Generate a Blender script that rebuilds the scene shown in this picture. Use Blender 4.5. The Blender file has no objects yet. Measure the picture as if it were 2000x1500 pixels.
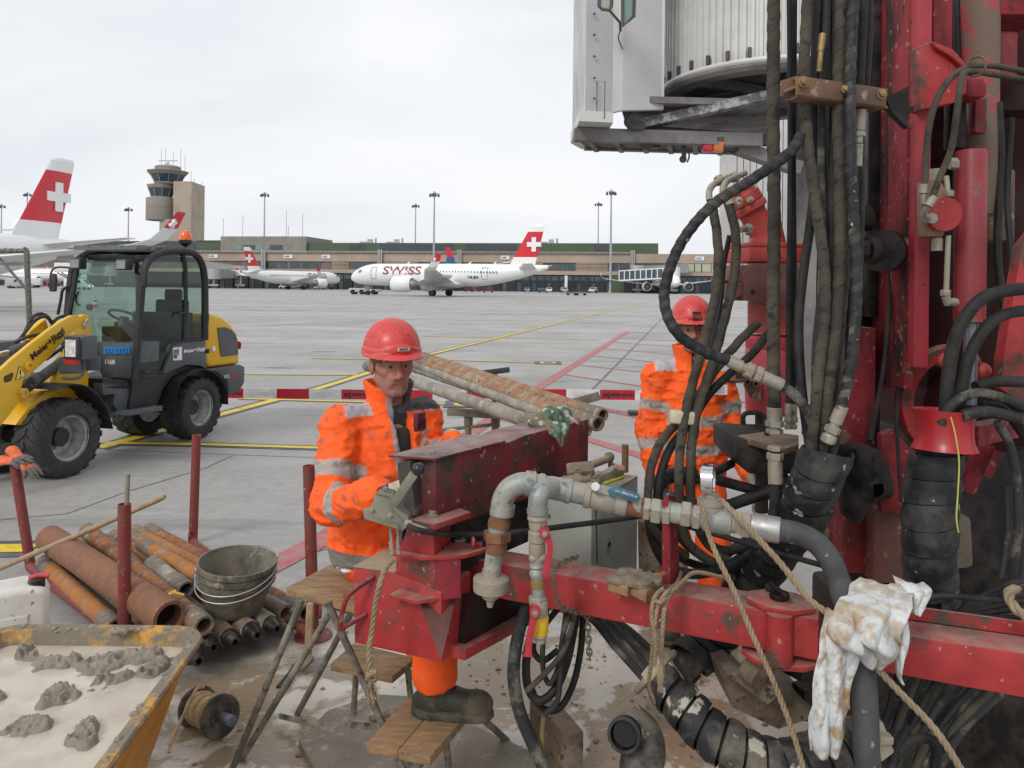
import bpy,bmesh,math,random
import numpy as np
from mathutils import Vector,Matrix
random.seed(7)
SC=bpy.context.scene
COL=SC.collection
R=math.radians
# ---------------- camera (level, lens shifted down, slight roll) ----------------
HC,FP,CX,CY,ROLL=1.9,1500.0,1000.0,557.0,R(0.6)
cam=bpy.data.cameras.new("camera");camo=bpy.data.objects.new("camera",cam);COL.objects.link(camo)
camo.location=(0,0,HC)
cam.sensor_fit='HORIZONTAL';cam.sensor_width=36.0;cam.lens=36.0*FP/2000.0
cam.shift_x=0.0;cam.shift_y=(CY-750.0)/2000.0
# the lens looks along +Y; rolling about the optical axis
camo.rotation_euler=(Matrix.Rotation(-ROLL,3,'Y')@ Matrix.Rotation(R(90),3,'X')).to_euler()
ROLLSIGN=1
cam.clip_start=0.05;cam.clip_end=4000
SC.camera=camo
# ---------------- overcast daylight ----------------
w=bpy.data.worlds.new("World");SC.world=w;w.use_nodes=True
nt=w.node_tree;nt.nodes.clear()
def wn(t,**k):
    n=nt.nodes.new(t)
    for a,b in k.items():setattr(n,a,b)
    return n
wo=wn('ShaderNodeOutputWorld');bg=wn('ShaderNodeBackground');sky=wn('ShaderNodeTexSky')
sky.sky_type='NISHITA';sky.sun_disc=False;sky.sun_elevation=R(38);sky.sun_rotation=R(215);sky.dust_density=4;sky.air_density=1.2
tc=wn('ShaderNodeTexCoord');mp=wn('ShaderNodeMapping');mp.inputs['Scale'].default_value=(1,1,3.2)
ns=wn('ShaderNodeTexNoise');ns.inputs['Scale'].default_value=1.5;ns.inputs['Detail'].default_value=6;ns.inputs['Roughness'].default_value=.5;ns.inputs['Distortion'].default_value=.35
cr=wn('ShaderNodeValToRGB');cr.color_ramp.elements[0].position=.3;cr.color_ramp.elements[1].position=.68
cr.color_ramp.elements[0].color=(6.7,7.1,7.75,1);cr.color_ramp.elements[1].color=(9.0,9.1,9.3,1)
mx=wn('ShaderNodeMix',data_type='RGBA');mx.inputs[0].default_value=.95
L=nt.links.new
L(tc.outputs['Generated'],mp.inputs[0]);L(mp.outputs[0],ns.inputs['Vector']);L(ns.outputs['Fac'],cr.inputs[0])
L(sky.outputs[0],mx.inputs[6]);L(cr.outputs[0],mx.inputs[7]);L(mx.outputs[2],bg.inputs[0]);bg.inputs[1].default_value=.1
L(bg.outputs[0],wo.inputs[0])
sun=bpy.data.lights.new("sun",'SUN');sun.energy=1.3;sun.angle=R(18);sun.color=(1,.96,.9)
suno=bpy.data.objects.new("sun",sun);COL.objects.link(suno)
sd=Vector((math.sin(R(215))*math.cos(R(38)),math.cos(R(215))*math.cos(R(38)),math.sin(R(38))))
suno.rotation_euler=sd.to_track_quat('Z','Y').to_euler();suno.location=(0,0,30)
SC.view_settings.view_transform='Standard';SC.view_settings.look='None';SC.view_settings.exposure=0.14;SC.view_settings.gamma=1
try:SC.view_settings.use_curve_mapping=False
except Exception:pass
# ---------------- pixel -> place ----------------
def unroll(x,y):
    dx,dy=x-CX,y-CY
    c,s=math.cos(ROLL),math.sin(ROLL)
    return dx*c+dy*s,-dx*s+dy*c
def P(x,y,D):
    u,v=unroll(x,y)
    return Vector((u/FP*D,D,HC-v/FP*D))
def G(x,y,z=0.0):
    u,v=unroll(x,y)
    D=(HC-z)*FP/max(v,.01)
    return Vector((u/FP*D,D,z))
def PZ(x,y,z):return G(x,y,z)
# ---------------- materials ----------------
MATS={}
def mat(name,col=(.5,.5,.5),rough=.6,metal=0.,col2=None,sc=8.,th=(.45,.6),col3=None,sc3=30.,th3=(.62,.7),
        bump=0.,bsc=60.,dust=None,dustk=.75,wave=None,coat=0.,alpha=1.,trans=0.,emit=0.,attr=None,vary=.12,ior=None,streak=False,spec=None):
    """base colour, a second colour in noise patches (col2), fine spots (col3), dust lying on faces that look up"""
    if name in MATS:return MATS[name]
    m=bpy.data.materials.new(name);m.use_nodes=True;MATS[name]=m
    t=m.node_tree;N=t.nodes;b=N['Principled BSDF'];lk=t.links.new
    b.inputs['Roughness'].default_value=rough;b.inputs['Metallic'].default_value=metal
    if coat:b.inputs['Coat Weight'].default_value=coat;b.inputs['Coat Roughness'].default_value=.15
    if spec is not None:b.inputs['Specular IOR Level'].default_value=spec
    if trans:b.inputs['Transmission Weight'].default_value=trans
    if ior:b.inputs['IOR'].default_value=ior
    b.inputs['Alpha'].default_value=alpha
    tcn=N.new('ShaderNodeTexCoord');vec=tcn.outputs['Object']
    if streak:
        mpp=N.new('ShaderNodeMapping');mpp.inputs['Scale'].default_value=streak;lk(vec,mpp.inputs[0]);vec2=mpp.outputs[0]
    else:vec2=vec
    def rgb(c):
        n=N.new('ShaderNodeRGB');n.outputs[0].default_value=(*c,1);return n.outputs[0]
    def noise(s,det=8.,ro=.62,v=vec):
        n=N.new('ShaderNodeTexNoise');n.inputs['Scale'].default_value=s;n.inputs['Detail'].default_value=det;n.inputs['Roughness'].default_value=ro
        lk(v,n.inputs['Vector']);return n.outputs['Fac']
    def ramp(f,a,c):
        n=N.new('ShaderNodeMapRange');n.inputs['From Min'].default_value=a;n.inputs['From Max'].default_value=c;lk(f,n.inputs['Value']);return n.outputs[0]
    def mixc(f,a,c,mode='MIX'):
        n=N.new('ShaderNodeMix');n.data_type='RGBA';n.blend_type=mode
        if isinstance(f,float):n.inputs[0].default_value=f
        else:lk(f,n.inputs[0])
        lk(a,n.inputs[6]);lk(c,n.inputs[7]);return n.outputs[2]
    if attr:
        a=N.new('ShaderNodeAttribute');a.attribute_name=attr;c=a.outputs['Color']
    else:c=rgb(col)
    if vary:
        f=noise(sc*2.3,6)
        g=N.new('ShaderNodeMapRange');g.inputs['From Min'].default_value=.3;g.inputs['From Max'].default_value=.7
        g.inputs['To Min'].default_value=1-vary;g.inputs['To Max'].default_value=1+vary;lk(f,g.inputs['Value'])
        cmb=N.new('ShaderNodeCombineColor');[lk(g.outputs[0],cmb.inputs[i])for i in range(3)]
        c=mixc(1.0,c,cmb.outputs[0],'MULTIPLY')
    rsock=None
    if col2:
        f=ramp(noise(sc,9,.65,vec2),*th);c=mixc(f,c,rgb(col2))
        rsock=f
    if col3:
        f=ramp(noise(sc3,4,.5),*th3);c=mixc(f,c,rgb(col3))
    if dust:
        ge=N.new('ShaderNodeNewGeometry');sp=N.new('ShaderNodeSeparateXYZ');lk(ge.outputs['Normal'],sp.inputs[0])
        up=ramp(sp.outputs[2],.35,.95)
        nf=ramp(noise(sc*1.7+3,6),.2,.62)
        mu=N.new('ShaderNodeMath');mu.operation='MULTIPLY';lk(up,mu.inputs[0]);lk(nf,mu.inputs[1])
        m2=N.new('ShaderNodeMath');m2.operation='MULTIPLY';lk(mu.outputs[0],m2.inputs[0]);m2.inputs[1].default_value=dustk
        c=mixc(m2.outputs[0],c,rgb(dust))
    lk(c,b.inputs['Base Color'])
    if emit:lk(c,b.inputs['Emission Color']);b.inputs['Emission Strength'].default_value=emit
    if rsock is not None:
        g=N.new('ShaderNodeMapRange');lk(rsock,g.inputs['Value']);g.inputs['To Min'].default_value=rough;g.inputs['To Max'].default_value=min(1,rough+.3)
        lk(g.outputs[0],b.inputs['Roughness'])
    if bump:
        bn=N.new('ShaderNodeBump');bn.inputs['Strength'].default_value=bump;bn.inputs['Distance'].default_value=.01
        lk(noise(bsc,6),bn.inputs['Height']);lk(bn.outputs[0],b.inputs['Normal'])
    return m
# ---------------- object helpers ----------------
def tag(o,label=None,cat=None,group=None,kind=None):
    if label:o['label']=label
    if cat:o['category']=cat
    if group:o['group']=group
    if kind:o['kind']=kind
    return o
def thing(name,loc,label,cat,group=None,rz=0.):
    o=bpy.data.objects.new(name,None);COL.objects.link(o);o.empty_display_size=.1
    o.location=loc;o.rotation_euler=(0,0,rz)
    return tag(o,label,cat,group)
def pmat(o):
    """world matrix from the stored transforms (no depsgraph needed)"""
    m=Matrix.LocRotScale(o.location,o.rotation_euler,o.scale)
    return pmat(o.parent)@ o.matrix_parent_inverse @ m if o.parent else m
def copy_tree(o,parent=None):
    c=o.copy();COL.objects.link(c)
    if parent:c.parent=parent
    for ch in o.children:copy_tree(ch,c)
    return c
def frames(pts,closed=False):
    pts=[Vector(p)for p in pts];n=len(pts);T=[]
    for i in range(n):
        a=pts[(i-1)%n]if(closed or i>0)else pts[i];b=pts[(i+1)%n]if(closed or i<n-1)else pts[i]
        d=b-a;T.append(d.normalized()if d.length>1e-9 else Vector((0,0,1)))
    u=Vector((0,0,1))if abs(T[0].z)<.9 else Vector((1,0,0))
    u=(u-T[0]*u.dot(T[0])).normalized();out=[]
    for i in range(n):
        u=u-T[i]*u.dot(T[i])
        u=u.normalized()if u.length>1e-6 else T[i].orthogonal().normalized()
        out.append((pts[i],T[i],u,T[i].cross(u)))
    return out
def spline(pts,k=8):
    """Catmull-Rom through the given points"""
    p=[Vector(q)for q in pts]
    if len(p)<3:return[p[0].lerp(p[-1],i/k)for i in range(k+1)]
    p=[p[0]*2-p[1]]+p+[p[-1]*2-p[-2]];out=[]
    for i in range(1,len(p)-2):
        a,b,c,d=p[i-1:i+3]
        for j in range(k):
            t=j/k
            out.append(.5*((2*b)+(c-a)*t+(2*a-5*b+4*c-d)*t*t+(3*b-a-3*c+d)*t**3))
    out.append(p[-2]);return out
def pix(pts):return[P(*q)for q in pts]
def resample(pts,step):
    pts=[Vector(q)for q in pts];out=[pts[0]];acc=0.
    for a,b in zip(pts,pts[1:]):
        l=(b-a).length
        while acc+l>=step and l>1e-9:
            t=(step-acc)/l;a=a.lerp(b,t);out.append(a.copy());l=(b-a).length;acc=0.
        acc+=l
    out.append(pts[-1]);return out
class MB:
    def __init__(s,M=None):s.v=[];s.f=[];s.mi=[];s.M=M or Matrix.Identity(4);s.cur=0
    def add(s,vs,fs):
        o=len(s.v);s.v+=[s.M @ Vector(q)for q in vs];s.f+=[tuple(o+i for i in q)for q in fs];s.mi+=[s.cur]*len(fs);return s
    def hexa(s,p):return s.add(p,[(0,1,2,3),(7,6,5,4),(0,4,5,1),(1,5,6,2),(2,6,7,3),(3,7,4,0)])
    def box(s,c,d,rot=None):
        h=[x/2 for x in d];q=[Vector((sx*h[0],sy*h[1],sz*h[2]))for sz in(-1,1)for sx,sy in((-1,-1),(1,-1),(1,1),(-1,1))]
        if rot is not None:
            Rm=Matrix.Rotation(rot,3,'Z')if isinstance(rot,(int,float))else rot
            q=[Rm @ k for k in q]
        return s.hexa([k+Vector(c)for k in q])
    def box2(s,a,b):return s.box([(x+y)/2 for x,y in zip(a,b)],[abs(x-y)for x,y in zip(a,b)])
    def beam(s,a,b,w,h,up=(0,0,1)):
        a,b=Vector(a),Vector(b);t=(b-a).normalized();u=Vector(up);u=(u-t*u.dot(t)).normalized();r=t.cross(u)
        q=[p+r*(i*w/2)+u*(j*h/2)for p in(a,b)for i,j in((-1,-1),(1,-1),(1,1),(-1,1))]
        return s.hexa(q)
    def ext(s,poly,vec):
        n=len(poly);v=Vector(vec);q=[Vector(k)for k in poly]
        return s.add(q+[k+v for k in q],[tuple(range(n)),tuple(range(2*n-1,n-1,-1))]+[(i,(i+1)%n,n+(i+1)%n,n+i)for i in range(n)])
    def tube(s,pts,r,n=12,caps=True,closed=False,sq=1.):
        F=frames(pts,closed);m=len(F);rr=r if hasattr(r,'__len__')else[r]*m;vs=[]
        for(p,t,u,w),q in zip(F,rr):
            for i in range(n):
                a=2*math.pi*i/n;vs.append(p+u*(math.cos(a)*q)+w*(math.sin(a)*q*sq))
        fs=[(i*n+j,i*n+(j+1)%n,((i+1)%m)*n+(j+1)%n,((i+1)%m)*n+j)for i in range(m if closed else m-1)for j in range(n)]
        if caps and not closed:fs+=[tuple(range(n-1,-1,-1)),tuple((m-1)*n+j for j in range(n))]
        return s.add(vs,fs)
    def cyl(s,a,b,r,r2=None,n=20):return s.tube([a,b],[r,r if r2 is None else r2],n)
    def lathe(s,prof,o,ax=(0,0,1),n=24,closed=False):
        """prof = [(radius, distance along axis)]"""
        o=Vector(o);t=Vector(ax).normalized();u=t.orthogonal().normalized();w=t.cross(u);m=len(prof)
        vs=[o+t*h+(u*math.cos(2*math.pi*j/n)+w*math.sin(2*math.pi*j/n))*max(r,1e-5)for r,h in prof for j in range(n)]
        fs=[(i*n+j,i*n+(j+1)%n,((i+1)%m)*n+(j+1)%n,((i+1)%m)*n+j)for i in range(m if closed else m-1)for j in range(n)]
        if not closed:fs+=[tuple(range(n-1,-1,-1)),tuple((m-1)*n+j for j in range(n))]
        return s.add(vs,fs)
    def pipe(s,a,b,ro,ri,n=20):
        a,b=Vector(a),Vector(b);l=(b-a).length
        return s.lathe([(ro,0),(ro,l),(ri,l),(ri,0)],a,b-a,n,closed=True)
    def torus(s,c,ax,RR,r,n=32,m=10):
        t=Vector(ax).normalized();u=t.orthogonal().normalized();w=t.cross(u)
        return s.tube([Vector(c)+(u*math.cos(2*math.pi*i/n)+w*math.sin(2*math.pi*i/n))*RR for i in range(n)],r,m,closed=True)
    def ball(s,c,r,n=16,m=10):
        r=r if hasattr(r,'__len__')else(r,r,r);c=Vector(c)
        vs=[c+Vector((r[0]*math.sin(math.pi*i/m)*math.cos(2*math.pi*j/n),r[1]*math.sin(math.pi*i/m)*math.sin(2*math.pi*j/n),r[2]*math.cos(math.pi*i/m)))for i in range(1,m)for j in range(n)]
        fs=[(i*n+j,i*n+(j+1)%n,(i+1)*n+(j+1)%n,(i+1)*n+j)for i in range(m-2)for j in range(n)]
        k=len(vs);vs+=[c+Vector((0,0,r[2])),c-Vector((0,0,r[2]))]
        fs+=[(k,(j+1)%n,j)for j in range(n)]+[(k+1,(m-2)*n+j,(m-2)*n+(j+1)%n)for j in range(n)]
        return s.add(vs,fs)
    def hexnut(s,c,ax,r,h):return s.lathe([(r*.9,0),(r,h*.12),(r,h*.88),(r*.9,h)],Vector(c)-Vector(ax).normalized()*h/2,ax,6)
    def bolt(s,c,ax,r):
        t=Vector(ax).normalized();s.cyl(Vector(c),Vector(c)+t*r*.35,r*1.5,n=14);s.lathe([(r,0),(r,r*.9),(r*.85,r)],Vector(c)+t*r*.3,t,6);return s
    def rope(s,pts,r,pitch=None,strands=3,n=7):
        pitch=pitch or r*7;q=resample(pts,pitch/10);F=frames(q)
        for k in range(strands):
            line=[p+(u*math.cos(a)+w*math.sin(a))*r*.52 for i,(p,t,u,w)in enumerate(F)for a in[2*math.pi*(i/10+k/strands)]]
            s.tube(line,r*.56,n)
        return s
    def ribbon(s,pts,r,pitch,width=None,th=.006,seg=20,jitter=0.):
        """helical band wound round a path: the spiral guards of the hoses"""
        q=resample(spline(pts,6),pitch/seg);F=frames(q);width=width or pitch*.94;vs=[];n=len(F);w2=max(1,int(round(width/pitch*seg)))
        rnd=random.Random(len(pts)*13+int(r*1e4));jt=[rnd.uniform(-1,1)*jitter for _ in range(n // seg+3)]
        for i in range(n-w2):
            a=2*math.pi*i/seg;j0=i/seg;k=int(j0);jj=jt[k]*(1-(j0-k))+jt[k+1]*(j0-k)
            for(i2,rr)in((i,r+jj),(i+w2,r*1.05+jj),(i+w2,r*1.05+jj+th),(i+w2 // 2,r*1.04+jj+th*1.5),(i,r+jj+th)):
                p,t,u,w=F[min(i2,n-1)];vs.append(p+(u*math.cos(a)+w*math.sin(a))*rr)
        m=n-w2;fs=[(i*5+j,i*5+(j+1)%5,(i+1)*5+(j+1)%5,(i+1)*5+j)for i in range(m-1)for j in range(5)]
        if m>1:fs+=[(0,1,2,3,4),tuple((m-1)*5+j for j in(4,3,2,1,0))];s.add(vs,fs)
        return s
    def surf(s,fn,nu,nv,cu=False):
        vs=[fn(i/(nu if cu else nu-1),j/(nv-1))for i in range(nu)for j in range(nv)]
        fs=[(i*nv+j,i*nv+j+1,((i+1)%nu)*nv+j+1,((i+1)%nu)*nv+j)for i in range(nu if cu else nu-1)for j in range(nv-1)]
        return s.add(vs,fs)
    def build(s,name,m,parent=None,bevel=0.,seg=2,smooth=38,label=None,loc=None,fix=True,solid=0.,colors=None,sub=0):
        me=bpy.data.meshes.new(name);o=bpy.data.objects.new(name,me)
        V=s.v
        if parent is None:
            if loc is None:
                xs=[q.x for q in V];ys=[q.y for q in V];loc=Vector(((min(xs)+max(xs))/2,(min(ys)+max(ys))/2,min(q.z for q in V)))
            loc=Vector(loc);V=[q-loc for q in V];o.location=loc
        me.from_pydata([tuple(q)for q in V],[],s.f)
        ml=m if isinstance(m,(list,tuple))else[m]
        for k in ml:me.materials.append(k)
        if len(ml)>1:me.polygons.foreach_set('material_index',s.mi)
        if fix or bevel:
            bm=bmesh.new();bm.from_mesh(me)
            if fix:bmesh.ops.recalc_face_normals(bm,faces=bm.faces)
            if bevel:
                es=[e for e in bm.edges if len(e.link_faces)==2 and e.calc_face_angle(0)>R(40)]
                bmesh.ops.bevel(bm,geom=es,offset=bevel,segments=seg,profile=.5,affect='EDGES',clamp_overlap=True)
            bm.to_mesh(me);bm.free()
        if colors is not None:
            ca=me.color_attributes.new('Col','FLOAT_COLOR','POINT');ca.data.foreach_set('color',np.asarray(colors,dtype=np.float32).ravel())
        if smooth:me.shade_smooth();me.set_sharp_from_angle(angle=R(smooth))
        COL.objects.link(o)
        if parent is not None:o.parent=parent;o.matrix_parent_inverse=pmat(parent).inverted()
        if solid:md=o.modifiers.new('solid','SOLIDIFY');md.thickness=solid;md.offset=0
        if sub:md=o.modifiers.new('sub','SUBSURF');md.levels=sub;md.render_levels=sub
        if label:o['label']=label
        return o
def each(mb,name,m,parent,**k):
    """every separate piece of the mesh becomes a part of its own"""
    par=list(range(len(mb.v)))
    def find(a):
        while par[a]!=a:par[a]=par[par[a]];a=par[a]
        return a
    for f in mb.f:
        for q in f[1:]:par[find(q)]=find(f[0])
    gr={}
    for f in mb.f:gr.setdefault(find(f[0]),[]).append(f)
    for fs in gr.values():
        ids=sorted({i for f in fs for i in f});mp_={i:n for n,i in enumerate(ids)};c=MB();c.v=[mb.v[i]for i in ids];c.f=[tuple(mp_[i]for i in f)for f in fs];c.mi=[0]*len(fs);c.build(name,m,parent,**k)
def text(body,m,o,xd,yd,h,parent,name='lettering',th=.001,bold=0.,width=None,off=.0,shear=0.,align='LEFT'):
    """flat lettering as real geometry: o = lower left corner, xd/yd = directions, h = capital height"""
    cu=bpy.data.curves.new('txt','FONT');cu.body=body;cu.size=1.;cu.offset=bold;cu.shear=shear;cu.resolution_u=3
    t=bpy.data.objects.new('txt',cu);me=bpy.data.meshes.new_from_object(t)
    V=[v.co.copy()for v in me.vertices];F=[tuple(p.vertices)for p in me.polygons]
    bpy.data.objects.remove(t);bpy.data.curves.remove(cu);bpy.data.meshes.remove(me)
    if not V:return None
    x0=min(v.x for v in V);x1=max(v.x for v in V);k=h/.69;kx=k if width is None else width/max(1e-6,x1-x0)
    xd=Vector(xd).normalized();yd=Vector(yd).normalized();zd=xd.cross(yd)
    sh={'LEFT':x0,'CENTER':(x0+x1)/2}[align]
    b=MB();b.add([Vector(o)+xd*((v.x-sh)*kx)+yd*(v.y*k)+zd*(off+th)for v in V],F)
    return b.build(name,m,parent,fix=False,smooth=0)
def flat(poly,z,h=.0):return[Vector((q[0],q[1],z))for q in poly]
# ---------------- surface nets: organic shapes from distance fields ----------------
def smin(a,b,k):h=np.clip(.5+.5*(b-a)/k,0,1);return b*(1-h)+a*h-k*h*(1-h)
def smax(a,b,k):return-smin(-a,-b,k)
def d_caps(X,a,b,ra,rb):
    a=np.array(a,float);b=np.array(b,float);ba=b-a;L2=max(ba @ ba,1e-12)
    px,py,pz=X[0]-a[0],X[1]-a[1],X[2]-a[2]
    t=np.clip((px*ba[0]+py*ba[1]+pz*ba[2])/L2,0,1)
    return np.sqrt((px-ba[0]*t)**2+(py-ba[1]*t)**2+(pz-ba[2]*t)**2)-(ra+(rb-ra)*t)
def d_ell(X,c,r,Rm=None):
    q=[X[i]-c[i]for i in range(3)]
    if Rm is not None:
        Rm=np.array(Rm);q=[q[0]*Rm[0,i]+q[1]*Rm[1,i]+q[2]*Rm[2,i]for i in range(3)]
    k0=np.sqrt((q[0]/r[0])**2+(q[1]/r[1])**2+(q[2]/r[2])**2);k1=np.sqrt((q[0]/r[0]**2)**2+(q[1]/r[1]**2)**2+(q[2]/r[2]**2)**2)
    return k0*(k0-1)/np.maximum(k1,1e-9)
def axis(a,b,h,fine=None,hf=None):
    """grid coordinates from a to b, finer inside (fine)"""
    out=[a]
    while out[-1]<b:x=out[-1];out.append(x+(hf if fine and fine[0]-.5*h<=x<=fine[1]else h))
    return np.array(out)
def nets(xs,ys,zs,fn):
    X=np.meshgrid(xs,ys,zs,indexing='ij');X=[q.astype(np.float32)for q in X]
    d=fn(X).astype(np.float32);ins=d<0;nx,ny,nz=d.shape
    acc=np.zeros((nx-1,ny-1,nz-1,3),np.float32);cnt=np.zeros((nx-1,ny-1,nz-1),np.float32)
    ax=(xs,ys,zs)
    for a in range(3):
        s0=[slice(None)]*3;s1=[slice(None)]*3;s0[a]=slice(0,-1);s1[a]=slice(1,None);s0=tuple(s0);s1=tuple(s1)
        cr_=ins[s0]!=ins[s1];t=np.where(cr_,d[s0]/np.where(cr_,d[s0]-d[s1],1),0)
        pos=[X[i][s0]for i in range(3)];pos[a]=X[a][s0]+t*(X[a][s1]-X[a][s0])
        o=[i for i in range(3)if i!=a]
        for di in(0,1):
            for dj in(0,1):
                # cell index = edge index - (di,dj) in the other axes
                se=[slice(None)]*3;sc_=[slice(None)]*3
                for ax_,dd in((o[0],di),(o[1],dj)):
                    n=d.shape[ax_]
                    se[ax_]=slice(0,n-1)if dd==0 else slice(1,n);sc_[ax_]=slice(0,n-1)
                se=tuple(se);sc_=tuple(sc_);m_=cr_[se]
                for i in range(3):acc[sc_+(i,)]+=np.where(m_,pos[i][se],0)
                cnt[sc_]+=m_
    act=cnt>0;idx=-np.ones(cnt.shape,int);idx[act]=np.arange(act.sum());V=acc[act]/cnt[act][:,None];Fs=[]
    for a in range(3):
        s0=[slice(None)]*3;s1=[slice(None)]*3;s0[a]=slice(0,-1);s1[a]=slice(1,None)
        A=ins[tuple(s0)];B=ins[tuple(s1)];o1,o2=(a+1)%3,(a+2)%3
        e=np.argwhere(A!=B);e=e[(e[:,o1]>0)&(e[:,o2]>0)&(e[:,o1]<d.shape[o1]-1)&(e[:,o2]<d.shape[o2]-1)]
        fl=A[tuple(e.T)]
        def gi(p,q):
            k=e.copy();k[:,o1]-=p;k[:,o2]-=q;return idx[tuple(k.T)]
        qd=np.stack([gi(1,1),gi(0,1),gi(0,0),gi(1,0)],1);qd[~fl]=qd[~fl][:,::-1];Fs.append(qd)
    return V,np.concatenate(Fs)
def field_obj(name,m,xs,ys,zs,fn,parent=None,color=None,label=None,M=None,loc=None,smooth=60,post=None,solid=0.):
    V,F=nets(xs,ys,zs,fn)
    if post is not None:V=post(V)
    cols=None
    if color is not None:
        c=color(V);cols=np.concatenate([c,np.ones((len(V),1))],1)
    b=MB(M);b.v=[b.M @ Vector(q)for q in V.tolist()];b.f=[tuple(q)for q in F.tolist()];b.mi=[0]*len(b.f)
    return b.build(name,m,parent,fix=False,colors=cols,label=label,loc=loc,smooth=smooth,solid=solid)
def vnoise(p,s,seed=0):
    """cheap smooth value noise on numpy points (n,3) or list of three arrays"""
    rs=np.random.RandomState(seed);T=rs.rand(32,32,32).astype(np.float32)
    q=[(np.asarray(p[i])if isinstance(p,list)else p[:,i])*s+101.3 for i in range(3)]
    f=[np.floor(k).astype(int)for k in q];r=[k-g for k,g in zip(q,f)];r=[k*k*(3-2*k)for k in r];out=0
    for i in(0,1):
        for j in(0,1):
            for k in(0,1):
                wgt=(r[0]if i else 1-r[0])*(r[1]if j else 1-r[1])*(r[2]if k else 1-r[2])
                out=out+wgt*T[(f[0]+i)%32,(f[1]+j)%32,(f[2]+k)%32]
    return out
def fbm(p,s,seed=0,o=3):
    return sum(vnoise(p,s*2**i,seed+i)/2**i for i in range(o))/sum(1/2**i for i in range(o))
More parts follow.
